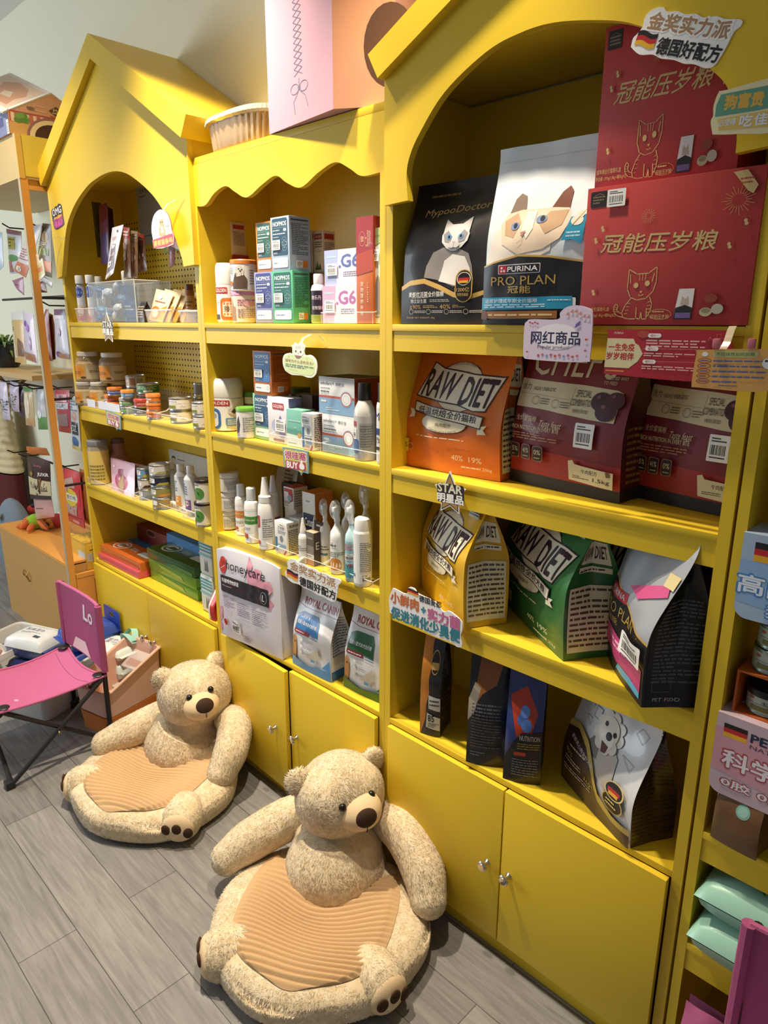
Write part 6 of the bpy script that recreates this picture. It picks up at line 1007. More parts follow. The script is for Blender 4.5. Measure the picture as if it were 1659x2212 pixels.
sign('slogan_sign', 'white slogan sign with orange, pink and teal characters, under the yellow dog food bag', (842, 1340), (998, 1400), (842, 1262), -.028, [(0, 22), (-1, 58), (3, 82), (6, 92), (20, 88), (26, 92), (28, 108), (36, 110), (42, 100), (64, 94), (70, 84), (76, 76), (84, 82), (98, 68), (100, 50), (98, 30), (100, 6), (94, -2), (86, 4), (60, 4), (40, 12), (20, 16)], [('flag', 27, 92, 42, 106, .6), ('t', '德国麦都', 58, 90, 17, '#1f1f22', {'w': 30, 'b': .02}), ('t', '小鲜肉', 22, 68, 30, '#c8703a', {'w': 40, 'b': .04}), ('t', '+', 49, 62, 14, '#3a8aa0', {'b': .05}), ('t', '实力菌', 76, 58, 30, '#c86a9a', {'w': 42, 'b': .04}), ('t', '促进消化少臭便', 50, 26, 32, '#2f7f92', {'w': 94, 'b': .04})], col='#f0eff0')

# ================================================================== on top of the cabinets
TZ = 2.1165
p_ = XY(590, .0, TZ); p2 = XY(725, -.028, TZ)
def bigbox():
    x0 = Xof(590, .012, TZ); x1 = Xof(723, -.03, TZ); w = x1-x0; h = .72; D = .27
    t = thing('gift_carton', 'tall pink and peach carton with a drawn lace, standing on the middle cabinet', 'box', (x0, .0, TZ), 0)
    b = MB(); PKc = mat('#bd93a4', .55)
    front = lambda a, c, k: (a, -.012*a/w-k*.0, c)
    x2 = 1.925-x0
    b.prism([(0, .0), (w, -.034), (x2, .05), (x2, D), (0, D)], lambda a, c, k: Vector((a, c, h*k)), PKc)
    d = Vector((w, -.034, 0)); L = d.length; d /= L; n = Vector((d.y, -d.x, 0))
    F = lambda a, c, o: d*a+n*o+Vector((0, 0, c))
    zig = [('l', [(44+12*((i+k) % 2), 99-i*2.05) for i in range(42)], 1.5, '#5f5f76') for k in (0, 1)]
    put(b, F, L, h, zig+[('o', 44, 11, 6, 1.6, 1.4, '#6a6a84'), ('o', 58, 11, 6, 1.6, 1.4, '#6a6a84'), ('e', 51, 11, 2, .8, '#6a6a84'), ('l', [(50, 10), (42, 7), (44, 3)], 1.6, '#7a7a94'), ('l', [(52, 10), (60, 8), (64, 4)], 1.6, '#7a7a94'), ('l', [(51, 14), (51, 11)], 1.4, '#6a6a84')])
    d2 = Vector((x2-w, .084, 0)); L2_ = d2.length; d2 /= L2_; n2 = Vector((d2.y, -d2.x, 0))
    o0 = Vector((w, -.034, 0))
    F2 = lambda a, c, o: o0+d2*a+n2*o+Vector((0, 0, c))
    pe = mat('#dfa07c', .55)
    put(b, F2, L2_, h, [('r', 0, 0, 100, 100, pe)])
    b.build('carton_body', t)
    s = MB(); put(s, F2, L2_, h, [('e', 92, 17.5, 42, 12, '#5a3a24'), ('p', [(42, 40), (48, 40), (54, 32), (50, 31)], '#5a3a24')], base=.0012); s.build('printed_window', t)
bigbox()
def basket():
    x0 = Xof(520, .05, TZ); t = thing('litter_pan', 'oval beige plastic pan with a clear lid on top of the middle cabinet', 'tray', (x0, .085, TZ+.0005), 0)
    b = MB(); m = mat('#9a8466', .5)
    prof = [(.0001, 0), (.80, 0), (.86, .01), (.93, .07), (.95, .074)]
    def g(u, v):
        j = v*(len(prof)-1); i = min(int(j), len(prof)-2); f = j-i; r = prof[i][0]*(1-f)+prof[i+1][0]*f; z = prof[i][1]*(1-f)+prof[i+1][1]*f
        k = 1+.02*math.cos(36*2*PI*u)*(z > .006); a = 2*PI*u
        return Vector((r*k*.165*math.copysign(abs(math.cos(a))**.75, math.cos(a)), r*k*.085*math.copysign(abs(math.sin(a))**.75, math.sin(a)), z*1.05))
    b.grid(g, 144, 12, m, wu=True); b.build('pan', t)
    c = MB(); cm = clear('cfc8ba', .5, .12)
    def g2(u, v):
        a = 2*PI*u; r = (1.0, .97, .8, .5, .0001)[int(v*4+.01)]; z = (.082, .094, .102, .104, .105)[int(v*4+.01)]
        k = 1+.012*math.cos(50*a)*(r > .9)
        return Vector((r*k*.172*math.copysign(abs(math.cos(a))**.75, math.cos(a)), r*k*.09*math.copysign(abs(math.sin(a))**.75, math.sin(a)), z))
    c.grid(g2, 100, 4, cm, wu=True); c.build('clear_lid', t)
basket()

# ================================================================== wooden display rack at the far left
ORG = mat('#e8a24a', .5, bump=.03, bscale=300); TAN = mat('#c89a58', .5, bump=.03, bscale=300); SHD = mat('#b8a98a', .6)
RY, RXL, RXR = -.114, -1.02, -.04
rk = thing('display_rack', 'tall wooden display rack at the far left with an orange counter and post', 'shelf rack', (RXL, RY, 0), 0)
LX = lambda x: x-RXL
LYr = lambda y: y-RY
b = MB(); b.box(0, 0, 0, LX(RXR)-.03, LYr(.28), .505, TAN); b.box(-.0, -.001, .5, LX(RXR)-.03, LYr(.28), .515, ORG); b.build('base_cabinet', rk)
b = MB(); b.tube([(.34, -.004, .33), (.375, -.02, .32), (.375, -.004, .30)], .004, mat('#c8a860', .3, metal=1), 6); b.tube([(.40, -.004, .33), (.41, -.02, .32), (.41, -.004, .28)], .004, mat('#c8a860', .3, metal=1), 6); b.build('handle', rk)
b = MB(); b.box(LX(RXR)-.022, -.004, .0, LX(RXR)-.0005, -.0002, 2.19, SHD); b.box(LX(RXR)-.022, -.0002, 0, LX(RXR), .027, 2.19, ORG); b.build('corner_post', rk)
b = MB(); b.box(LX(RXR)-.018, .027, 2.15, LX(RXR), LYr(.25), 2.166, ORG); b.box(LX(RXR)-.03, .03, 2.166, LX(RXR)-.012, LYr(.25), 2.19, TAN); b.build('top_rail', rk)
b = MB(); b.box(LX(RXR)-.018, LYr(.25), 0, LX(RXR), LYr(.285), 2.17, ORG); b.build('rear_post', rk)
b = MB(); b.box(LX(RXR)-.02, .03, .44, LX(RXR), LYr(.249), .46, ORG); b.box(LX(RXR)-.018, .03, .0, LX(RXR)-.002, LYr(.249), .44, ORG); b.build('side_ledge', rk)
b = MB(); b.box(0, -.004, 2.19, LX(RXR)-.002, LYr(.285), 2.355, mat('#c9b078', .5)); b.box(LX(RXR)-.002, -.004, 2.19, LX(RXR)+.0015, .018, 2.355, mat('#e3b85a', .45)); b.box(LX(RXR)-.002, .0188, 2.2, LX(RXR)+.0, LYr(.285), 2.355, mat('#ecd04e', .45)); b.build('top_box', rk)  # right face painted brighter as if lit, front painted duller
b = MB(); b.box(LX(RXR)-.30, LYr(.262), .515, LX(RXR)-.018, LYr(.285), 2.17, mat('#d8cdb0', .7)); b.build('end_panel', rk)
_ps = at(40, 795, y=.12); SZW = _ps.z
b = MB(); b.box(-2.1, -.04, SZW-.024, -.42, .27, SZW, mat('#c0a06a', .6)); b.tube([(-1.3, .05, SZW-.024), (-.8, .05, SZW-.2)], .014, mat('#a8804e', .6), 6); b.tube([(-.8, .07, SZW-.024), (-1.3, .07, SZW-.2)], .014, mat('#a8804e', .6), 6)
b.box(-2.1, .27, SZW-.3, -.42, .298, SZW, mat('#d8cdb0', .7)); o = b.build('wall_shelf'); tag(o, 'wooden wall shelf with crossed braces, holding the potted plant', 'shelf')
b = MB(); bl = mat('#1e1c1e', .4)
for z in (1.735, 1.30, .905): b.tube([(.02, LYr(.06), z), (LX(RXR)-.02, LYr(.06), z)], .006, bl, 6); b.tube([(LX(RXR)-.012, .02, z-.012), (LX(RXR)-.012, LYr(.25), z-.012)], .006, bl, 6)
b.build('hanging_rail', rk)
def rhook(x, y, z, l, lab):
    b = MB(); b.tube([(0, l*.7, 0), (0, 0, 0), (-.004, -.03, .018)], .0035, bl, 6); o = b.build('display_hook'); o.location = (x, y, z); tag(o, lab, 'hook', 'black display hooks on the wooden rack')
for i, (px, py, y, lb) in enumerate(((20, 492, .06, 'black hook above the yellow labelled packet'), (76, 487, .03, 'black hook holding the white snack bag'), (106, 660, .0, 'black hook nearest the yellow cabinet on the middle rail'), (12, 824, -.02, 'black hook at the left edge on the lower rail'), (32, 834, -.03, 'black hook over the white sausage packs'), (70, 840, -.03, 'black hook just left of the post on the lower rail'), (124, 838, .02, 'black hook over the red packet'), (30, 978, -.03, 'black hook above the brown stick packet, upper one'), (54, 986, -.02, 'black hook above the brown stick packet, lower one'), (140, 1008, .03, 'black hook right of the post near the red bags'))):
    p = at(px, py, y=y); rhook(p.x, y, p.z, .1, lb)
HG = 'hanging snack packets on the wooden rack'
def snack(lb, pts, y, items, c, **kw): return flatpack('snack_pack', lb, 'pack', pts, y, items, c, group=HG, puff=kw.pop('puff', .012), **kw)
snack('pale blue packet cut off by the left edge of the picture', [(-14, 600), (8, 575), (4, 502), (-14, 500)], .06, [], '#c4d4e0')
snack('white packet with a yellow square label under a brown header', [(22, 592), (48, 590), (46, 500), (14, 494)], .06, [('p', [(0, 100), (100, 100), (100, 90), (0, 90)], '#8a5a5a'), ('r', 16, 56, 70, 84, '#a89a3a'), ('n', 22, 60, 64, 82, 3, '#4a4a2a'), ('e', 46, 36, 40, 8, '#4f8a4a'), ('r', 6, 4, 40, 30, '#a86a70')], '#c8ccd0')
snack('large white snack bag fanning out behind the post', [(30, 584), (56, 600), (92, 484), (66, 488)], .03, [('r', 0, 0, 100, 24, '#c87a5a'), ('e', 40, 10, 24, 6, '#f0e8d8'), ('t', 'SO', 50, 10, 8, '#3a4a6a', {'w': 30}), ('e', 60, 72, 24, 10, '#8a7a6a'), ('n', 20, 30, 90, 54, 5, '#a86a6a')], '#d9d2d4')
snack('brown and silver snack bag beside the white snack bag', [(76, 590), (112, 600), (110, 484), (92, 482)], .05, [('e', 60, 76, 28, 10, '#a8885a'), ('r', 10, 40, 90, 54, '#6a7a3a'), ('r', 40, 10, 100, 30, '#c87a4a'), ('n', 10, 56, 80, 66, 3, '#c8c4c0')], '#6a5848')
snack('mauve packet hanging low left of the post', [(38, 625), (52, 638), (50, 598), (26, 606)], .04, [('n', 30, 50, 70, 60, 1, '#4a3a44')], '#9a6a84')
snack('silver triangular packet end below the tag sign', [(112, 622), (114, 610), (92, 594), (86, 604)], .06, [], '#b8bcc0', puff=.006)
snack('dark red packet end hanging right of the post', [(80, 632), (102, 632), (96, 606), (80, 610)], .08, [], '#6a2a2c')
snack('cream packet with a white strip beside the plant', [(33, 782), (57, 786), (50, 672), (24, 674)], .08, [('r', 0, 84, 100, 100, '#d8d8d4'), ('r', 20, 10, 36, 60, '#e4e0d4'), ('n', 12, 64, 30, 72, 2, '#6a6a6a'), ('p', [(50, 14), (96, 14), (90, 40), (60, 50)], '#7a5a44')], '#d2b27a')
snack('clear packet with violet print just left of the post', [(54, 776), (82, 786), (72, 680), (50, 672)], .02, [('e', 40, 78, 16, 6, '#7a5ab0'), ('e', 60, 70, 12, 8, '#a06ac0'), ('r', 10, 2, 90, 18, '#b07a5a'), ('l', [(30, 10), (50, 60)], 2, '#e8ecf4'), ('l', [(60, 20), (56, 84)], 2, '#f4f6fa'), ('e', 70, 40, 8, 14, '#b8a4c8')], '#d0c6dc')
snack('red brown packet hanging right of the post on the middle rail', [(98, 778), (114, 780), (104, 668), (88, 668)], .04, [('p', [(0, 100), (70, 100), (60, 84), (10, 88)], '#e0d6d8'), ('r', 30, 40, 60, 70, '#4a1a1a')], '#7a2a22')
snack('brown stick packet next to the red brown packet', [(108, 780), (120, 776), (114, 680), (106, 676)], .06, [], '#7a4424')
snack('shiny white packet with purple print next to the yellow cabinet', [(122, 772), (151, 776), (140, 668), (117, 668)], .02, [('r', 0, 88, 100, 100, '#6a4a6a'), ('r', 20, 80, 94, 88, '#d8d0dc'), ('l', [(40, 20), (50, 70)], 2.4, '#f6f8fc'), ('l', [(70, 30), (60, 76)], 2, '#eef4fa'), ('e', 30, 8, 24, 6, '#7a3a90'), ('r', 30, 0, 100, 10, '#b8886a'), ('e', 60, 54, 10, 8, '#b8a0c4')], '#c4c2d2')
for i, (q, c, ink) in enumerate(((((8, 905), (23, 908), (14, 826), (-2, 824)), '#d4c8dc', '#3a4a4a'), (((26, 888), (42, 890), (40, 828), (18, 822)), '#c8bcd0', '#5a5a2a'), (((42, 900), (54, 900), (54, 836), (40, 834)), '#5a4a5a', '#8a7a3a'))):
    snack(('white sausage packet with slanted green lettering at the left edge', 'lilac sausage packet with gold lettering', 'dark sausage packet behind the lilac one')[i], q, -.02+.02*i, [('t', 'NAGE', 50, 40, 50, ink, {'r': 78, 'w': 60}), ('l', [(30, 10), (40, 90)], 1.6, '#eef2f4')], c, puff=.014)
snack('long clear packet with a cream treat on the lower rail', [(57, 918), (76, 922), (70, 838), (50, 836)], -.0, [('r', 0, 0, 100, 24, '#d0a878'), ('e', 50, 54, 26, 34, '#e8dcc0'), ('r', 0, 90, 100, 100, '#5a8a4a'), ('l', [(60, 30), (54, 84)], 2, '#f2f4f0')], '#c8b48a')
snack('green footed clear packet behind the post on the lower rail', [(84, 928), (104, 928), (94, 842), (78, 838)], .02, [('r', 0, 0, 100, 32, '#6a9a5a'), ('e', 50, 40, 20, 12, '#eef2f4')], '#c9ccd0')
snack('red packet with grey letters right of the post on the lower rail', [(128, 932), (153, 936), (150, 842), (118, 842)], .02, [('r', 0, 0, 100, 14, '#b04a34'), ('r', 10, 16, 90, 44, '#8a7070'), ('r', 6, 56, 94, 70, '#c8c8d0'), ('t', '鸡肉', 50, 63, 10, '#3a4a6a', {'w': 60}), ('r', 20, 72, 90, 90, '#c88a9a'), ('t', '狗', 56, 82, 12, '#2f5a5a', {'w': 30})], '#a83a4a')
snack('white and blue printed packet hanging at the left side of the yellow cabinet', [(157, 968), (175, 975), (168, 860), (151, 858)], -.005, [('e', 56, 64, 26, 10, '#c8a09a'), ('r', 20, 30, 90, 54, '#2a2a34'), ('t', 'DZ', 54, 42, 12, '#e8e8ec', {'w': 50}), ('e', 50, 16, 36, 10, '#4a6aa0'), ('r', 0, 0, 100, 8, '#d8c07a'), ('n', 10, 74, 90, 96, 4, '#6a7a94')], '#c4ccd6', puff=.006)
snack('dark brown stick snack packet with a cream band', [(66, 1078), (111, 1078), (108, 996), (58, 984)], -.02, [('p', [(0, 12), (0, 54), (100, 46), (100, 8)], '#d8c8a0'), ('t', 'Yakimaki', 50, 32, 14, '#3a2a1c', {'w': 76, 'r': -5}), ('n', 50, 18, 90, 24, 1, '#4a3a2c'), ('l', [(16, 90), (34, 62)], 3, '#a86a3a'), ('t', 'baby', 56, 82, 7, '#c87a9a', {'w': 30}), ('t', 'JUXR', 76, 62, 10, '#eee6dc', {'w': 40, 'b': .04}), ('p', [(66, 54), (72, 54), (60, 24), (54, 26)], '#8a5432'), ('e', 26, 62, 7, 6, '#a8843a')], '#40201e', puff=.012)
snack('pink packet hanging below the brown stick packet', [(78, 1122), (118, 1116), (112, 1078), (72, 1072)], .0, [('n', 16, 44, 60, 54, 1, '#7a5a58'), ('n', 20, 28, 50, 34, 1, '#b8c08a')], '#dca8a0')
snack('orange header card at the back above the brown stick packet', [(58, 982), (108, 984), (100, 968), (57, 964)], .08, [], '#c8702a', puff=.003)
snack('red noodle bag with a yellow badge right of the post', [(140, 1120), (184, 1142), (172, 1020), (136, 1010)], .03, [('p', [(4, 22), (20, 80), (70, 90), (88, 60), (80, 20)], '#b89a90'), ('r', 60, 40, 94, 70, '#c83a44'), ('e', 62, 52, 26, 16, '#d8c23a'), ('r', 40, 46, 86, 58, '#e0dcd4'), ('t', '原切鸡', 62, 52, 8, '#3a342a', {'w': 40}), ('t', 'ハル', 12, 72, 18, '#2a1a1a', {'w': 22}), ('r', 0, 0, 100, 16, '#c04048'), ('r', 56, 5, 84, 11, '#e0a0a4', 3)], '#c43a3e', puff=.02)
snack('orange brown bag with black lettering at the left side of the yellow cabinet', [(182, 1128), (194, 1134), (188, 1018), (172, 1012)], .05, [('t', '狗', 40, 74, 20, '#1f1a1a', {'w': 60}), ('r', 10, 30, 60, 44, '#c87a3a'), ('t', '30', 50, 26, 7, '#1f1a1a', {'w': 40})], '#a8622e')
# counter things
def toy_octopus():
    p = at(78, 1142, z=.515); t = thing('octopus_toy', 'orange and green plush octopus toy lying on the orange counter', 'toy', (p.x, p.y, .5155), 0)
    b = MB(); m = mat('#8fbf2f', .9, bump=.4, bscale=200); b.ell((0, 0, .042), .047, .045, .042, m, 24, 16); b.build('head', t)
    for a, z, l in ((200, .055, .07), (235, .018, .07), (275, .05, .05), (320, .03, .075), (10, .05, .09), (60, .05, .08), (110, .05, .085), (160, .03, .07)):
        b = MB(); d = Vector((math.cos(rad(a)), math.sin(rad(a)), -.0)); q = [Vector((0, 0, z))+d*(.03+l*k/6) + Vector((0, 0, -(z-.016)*(k/6)**1.5)) for k in range(7)]
        b.tube(q, [.012, .015, .017, .0165, .0155, .013, .005], mat('#d8743a', .9, bump=.4, bscale=200), 10); b.build('arm', t)
toy_octopus()
def toy_dog():
    p = at(118, 1140, z=.515); t = thing('plush_toy', 'orange, red and white plush toy lying beside the octopus toy, partly behind the post', 'toy', (p.x-.0, p.y+.02, .5155), 0)
    b = MB(); b.ell((0, 0, .04), .05, .035, .038, mat('#c8484a', .9, bump=.4, bscale=200)); b.build('body', t)
    b = MB(); b.ell((-.05, .035, .045), .03, .02, .02, mat('#d89a4a', .9)); b.tube([(-.06, .03, .045), (-.10, .035, .03), (-.14, .03, .02)], [.012, .013, .006], mat('#d89a4a', .9), 8); b.build('arm', t)
    b = MB(); b.ell((-.03, .03, .055), .022, .02, .024, mat('#eee4d8', .95, bump=1, bscale=150)); b.build('ruff', t)
    b = MB(); b.ell((-.0, -.045, .028), .03, .024, .026, mat('#e0a04a', .9)); b.ell((-.012, -.075, .018), .03, .016, .016, mat('#e8e4dc', .9, bump=.5, bscale=90, vary=.3)); b.build('paw', t)
    b = MB(); b.ell((.02, -.07, .03), .02, .018, .014, mat('#3a2a24', .9)); b.build('patch', t)
toy_dog()
ox = at(181, 1213, x=RXR-.02)
b = MB(); bw, bh = .155, .15; y_ = -.022; x_ = -.036
o = carton('dotu_box', 'yellow printed carton on the rack ledge beside the leftmost yellow cabinet', 'box', 160, 200, y_, .4605, 1150, .1, '#d8b23c', [], w=.016, h=.15)
bpy.data.objects.remove(o)
b = MB(); b.box(-.22, 0, 0, 0, .25, .125, mat('#d6ae3a', .55), .001); b.box(-.22, .0, .125, -.002, .03, .137, mat('#d6ae3a', .55))
put(b, f_right(0, 0, 0), .25, .125, [('r', 2, 34, 98, 66, '#c8c0b4'), ('n', 6, 38, 92, 62, 4, '#a89a94'), ('n', 30, 84, 94, 92, 1, '#4a3a24'), ('n', 8, 74, 94, 82, 1, '#4a3a24'), ('t', 'DOTUO', 62, 15, 20, '#4a2e16', {'w': 80, 'b': .03})], rough=.55)
put(b, f_front(-.22, 0, 0), .22, .125, [('r', 60, 20, 96, 70, '#b8ccd8')])
o = b.build('printed_carton'); o.location = (RXR-.0225, -.02, .4605); tag(o, 'yellow printed carton on the rack ledge beside the leftmost yellow cabinet', 'box')
# cardboard cat house on top of the rack
def cathouse():
    hx, hy, hz = -.06, -.126, 2.356
    t = thing('cardboard_house', 'printed cardboard cat house with an arched door, on top of the wooden rack', 'toy house', (hx, hy, hz), 0)
    w, D, h, hr = .36, .36, .085, .178
    b = MB(); b.prism([(0, 0), (D, 0), (D, h), (D/2, hr), (0, h)], lambda a, c, k: Vector((-w*k, a, c)), mat('#d8a07a', .6))
    F = lambda a, c, o: (o, a, c)
    put(b, F, D, hr, [('r', 1, 0, 99, 26, '#d8a860'), ('r', 1, 26, 99, 47, '#c8705a')] + [('r', 3+i*8, 27, 6.5+i*8, 45, '#ead0ae') for i in range(12)] + [('l', [(0, 48), (100, 48)], 4, '#b8584a')] + [('e', 14+4*math.cos(i), 36+6*math.sin(i*1.7), 4.5, 5.5, ('#7aa04a', '#5f8a3a')[i % 2]) for i in range(9)] + [('e', 47, 0, 29, 46, '#9a6a6a'), ('e', 47, 0, 26, 41, '#ecd2a0'), ('e', 47, 0, 20.5, 32, '#4a2c1a'), ('r', 8, -1, 90, .5, '#d8a860'), ('p', [(45, 62), (54, 74), (63, 62), (54, 51)], '#6a4a22'), ('t', 'M1', 54, 65, 6, '#ecd8b0', {'w': 7}), ('n', 49, 57, 59, 61, 1, '#ecd8b0'), ('l', [(46, 52), (54, 49), (62, 53)], 4, '#c05a34'), ('l', [(28, 58), (29, 68), (42, 67), (42, 57), (28, 58)], 2, '#e8cfa0'), ('r', 21, 57, 29, 63, '#8a6a5a')])
    G_ = lambda a, c, o: (-w+a, -o, c)
    put(b, G_, w, h, [('r', 0, 0, 100, 100, '#7a80a8'), ('r', 10, 40, 40, 80, '#b8bcd0'), ('r', 55, 40, 85, 80, '#4a5484'), ('r', 93, 0, 100, 60, '#ddd8d0'), ('n', 94, 6, 99, 50, 5, '#5a5a6a')])
    b.build('walls', t)
    O = Vector((hx, hy, hz)); A = Vector((.002, -.02, h-.012)); B = Vector((.002, D/2, hr+.003)); C = at(22, 157, x=-.4)-O; E = A+(C-B)
    r = MB(); ex = (B-A).normalized(); Lr = (B-A).length; ey = (C-B); Wr = ey.length; ey = ey.normalized(); nn = ex.cross(ey); nn = -nn if nn.z < 0 else nn
    vs = [A, B, C, E]; r.add([v for v in vs]+[v-nn*.007 for v in vs], [(0, 1, 2, 3), (7, 6, 5, 4), (0, 4, 5, 1), (1, 5, 6, 2), (2, 6, 7, 3), (3, 7, 4, 0)], mat('#e4dcd8', .5))
    R_ = lambda a, c, o: A+ex*a+ey*c+nn*o
    put(r, R_, Lr, Wr, [('r', 12, 6, 92, 96, '#dcc0a8'), ('p', [(20, 14), (40, 20), (60, 14), (80, 30), (86, 60), (70, 80), (50, 70), (30, 84), (18, 60)], '#c89474'), ('p', [(40, 30), (56, 40), (50, 56), (36, 50)], '#d9c8b0'), ('p', [(24, 60), (40, 64), (60, 90), (40, 92)], '#d8c4a8')], rough=.3)
    r.build('roof_flap', t)
    r = MB(); B2 = Vector((.002, D/2, hr+.003)); A2 = Vector((.002, D+.02, h-.012)); r.add([B2, A2, A2+Vector((-w, 0, 0)), B2+Vector((-w, 0, 0)), B2+Vector((0, 0, -.006)), A2+Vector((0, 0, -.006)), A2+Vector((-w, 0, -.006)), B2+Vector((-w, 0, -.006))], [(0, 1, 2, 3), (7, 6, 5, 4), (0, 4, 5, 1), (1, 5, 6, 2), (2, 6, 7, 3), (3, 7, 4, 0)], mat('#d8c0b0', .5)); r.build('roof_flap', t)
cathouse()
# plant in a dark pot on the wooden shelf
def plant():
    p = at(14, 770, y=.1); x = p.x; t = thing('potted_plant', 'leafy green plant in a dark glazed pot on the wooden rack shelf', 'plant', (x, .1, SZW+.0005), 0)
    b = MB(); b.lathe([(.0001, 0), (.055, 0), (.07, .02), (.088, .075), (.08, .12), (.085, .13), (.078, .13), (.074, .12), (.0001, .115)], mat('#2a2f36', .25), n=24); b.build('pot', t)
    f = MB(); r = random.Random(3)
    for i in range(70):
        a = r.uniform(0, 2*PI); l = r.uniform(.09, .2); e = r.uniform(.3, 1.3); m = mat(('#4c6a2c', '#6a8a3c', '#3a5426', '#7f9a4e')[i % 4], .5)
        d = Vector((math.cos(a), math.sin(a), 0)); pr = d.cross(Vector((0, 0, 1)))
        q = []
        for k in range(6):
            u = k/5; c = Vector((0, 0, .12+r.uniform(0, .05)*0))+d*(l*u*math.cos(e)+.02)+Vector((0, 0, l*math.sin(e)*u-.10*u*u)); q.append((c, .010*math.sin(PI*min(1, u*.9+.08))+.0006))
        vs = [];
        for c, w in q: vs += [c-pr*w, c+Vector((0, 0, .0012)), c+pr*w]
        fs = []
        for k in range(5): fs += [(k*3, k*3+1, k*3+4, k*3+3), (k*3+1, k*3+2, k*3+5, k*3+4)]
        f.add(vs, fs, m)
    o = f.build('foliage', t)
plant()
# large plush and cloth behind the rack
def fabric_doll():
    p = at(14, 1012, y=.17); X0, Z0_ = p.x, p.z; zt = Zof(862, X0, .17)-Z0_; t = thing('knit_dress_doll', 'large doll in a cream knit dress with lilac bows behind the hanging packets', 'doll', (X0, .17, 0), 0)
    b = MB(); m = mat('#d6c49c', .95, bump=.8, bscale=120, vary=.12)
    b.grid(lambda u, v: Vector(((.16+.07*(1-v)+.004*math.sin(60*v))*math.cos(2*PI*u), (.05+.03*(1-v)+.004*math.sin(60*v))*math.sin(2*PI*u), Z0_+zt*v)), 32, 60, m, wu=True); b.build('knit_dress', t)
    b = MB(); b.tube([(-.2, -.09, Z0_+.04), (-.05, -.11, Z0_+.015), (.06, -.1, Z0_+.01)], [.032, .036, .028], mat('#ecdcc4', .9), 10); b.build('arm', t)
    for x, z in ((-.05, .55), (.08, .6), (.17, .48)):
        b = MB(); c = mat('#9a82a0', .7); z = Z0_+zt*z; b.ell((x-.02, -.085, z), .02, .008, .014, c, 10, 8); b.ell((x+.02, -.085, z), .02, .008, .014, c, 10, 8); b.tube([(x, -.09, z), (x+.004, -.09, z-.06)], .005, c, 6); b.build('bow', t)
    b = MB(); b.grid(lambda u, v: Vector(((.25-.03*v)*math.cos(2*PI*u), (.085-.01*v)*math.sin(2*PI*u), .02+(Z0_-.03)*v)), 32, 10, mat('#5a1a18', .9, bump=.5, bscale=100), wu=True); b.build('dark_red_skirt', t)
    b = MB(); b.ell((-.06, -.07, Z0_-.04), .15, .03, .07, mat('#b03430', .8), 24, 12); b.build('red_hem', t)
fabric_doll()
def bluepad():
    p = at(24, 1122, y=-.02); t = thing('plush_cushion', 'blue grey plush cushion left of the orange counter', 'cushion', (p.x-.08, .02, 0), 0)
    h = Zof(1082, p.x, .02)/2
    b = MB(); b.ell((0, 0, h), .24, .09, h, mat('#7d8894', .95, bump=1, bscale=160, vary=.15), 30, 18); b.build('cushion', t)
    b = MB(); b.ell((.0, -.09, h*1.7), .03, .02, .022, mat('#e0d4c0', .95, bump=1, bscale=160), 12, 10); b.build('cream_tuft', t)
bluepad()
b = MB(); b.ell((0, 0, .025), .026, .022, .026, mat('#c8483a', .9, bump=.4, bscale=200), 16, 12); b.ell((.012, .01, .05), .016, .014, .012, mat('#2a2f4a', .9), 12, 10); o = b.build('pom_toy'); p = at(68, 1108, z=.52); o.location = (p.x, p.y, .5155); tag(o, 'small red and navy ball toy at the back of the orange counter', 'toy')

# ================================================================== shelf unit at the right edge: contents
def bentcard(label, TLx, y, z, w, h, col, items, foldcol=None):
    b = MB(); m = mat(col, .4)
    pl = rrect(0, -h, w, 0, .02, 4)[0:]
    pl = [(0, 0)]+[(q[0], q[1]) for q in rrect(0, -h, w, 0, .022, 5) if q[1] < -h*.5][::-1][::-1]+[(w, 0)]
    pl = [(w, 0), (0, 0)]+[q for q in rrect(0, -h, w, 0, .022, 5)[15:24]][::1]+[q for q in rrect(0, -h, w, 0, .022, 5)[0:6]]
    pl = [(0, 0), (0, -h+.022)]+[(.022-.022*math.cos(rad(a)), -h+.022-.022*math.sin(rad(a))) for a in (15, 30, 45, 60, 75, 90)]+[(w, -h), (w, 0)]
    b.prism(pl, lambda a, c, k: Vector((a, .0012*k, c)), m)
    b.add([(0, 0, 0), (w, 0, 0), (w, .07, .004), (0.006, .07, .004), (0, 0, .0012), (w, 0, .0012), (w, .07, .0052), (.006, .07, .0052)], [(0, 1, 2, 3), (7, 6, 5, 4), (0, 3, 7, 4), (0, 4, 5, 1)], m)
    put(b, lambda a, c, o: Vector((a, -o, c-h)), w, h, items)
    o = b.build('brand_card'); o.location = (TLx, y, z); return tag(o, label, 'sign', 'folded shelf edge cards')
bw_ = .34
bentcard('pale blue folded shelf card with a small flag at the right edge', 2.829, -.006, Q1+.001, bw_, .155, '#a9bed8', [('p', [(0, 70), (0, 20), (100, 0), (100, 60)], '#8fb4dc'), ('flag', 6, 70, 17.5, 92, 0), ('t', 'PETBARN', 36, 84, 11, '#23304e', {'w': 34, 'b': .02}), ('n', 19, 71, 52, 74, 1, '#5a6a88'), ('t', '高肉含', 21, 42, 24, '#4a86c4', {'w': 42, 'b': .06}), ('t', '高肉含', 21, 42, 22, '#e8f0fa', {'w': 41, 'b': .02}), ('t', '猫咪', 25, 15, 16, '#4a86c4', {'w': 20, 'b': .06}), ('t', '猫咪', 25, 15, 14, '#d8e8fa', {'w': 19, 'b': .02})])
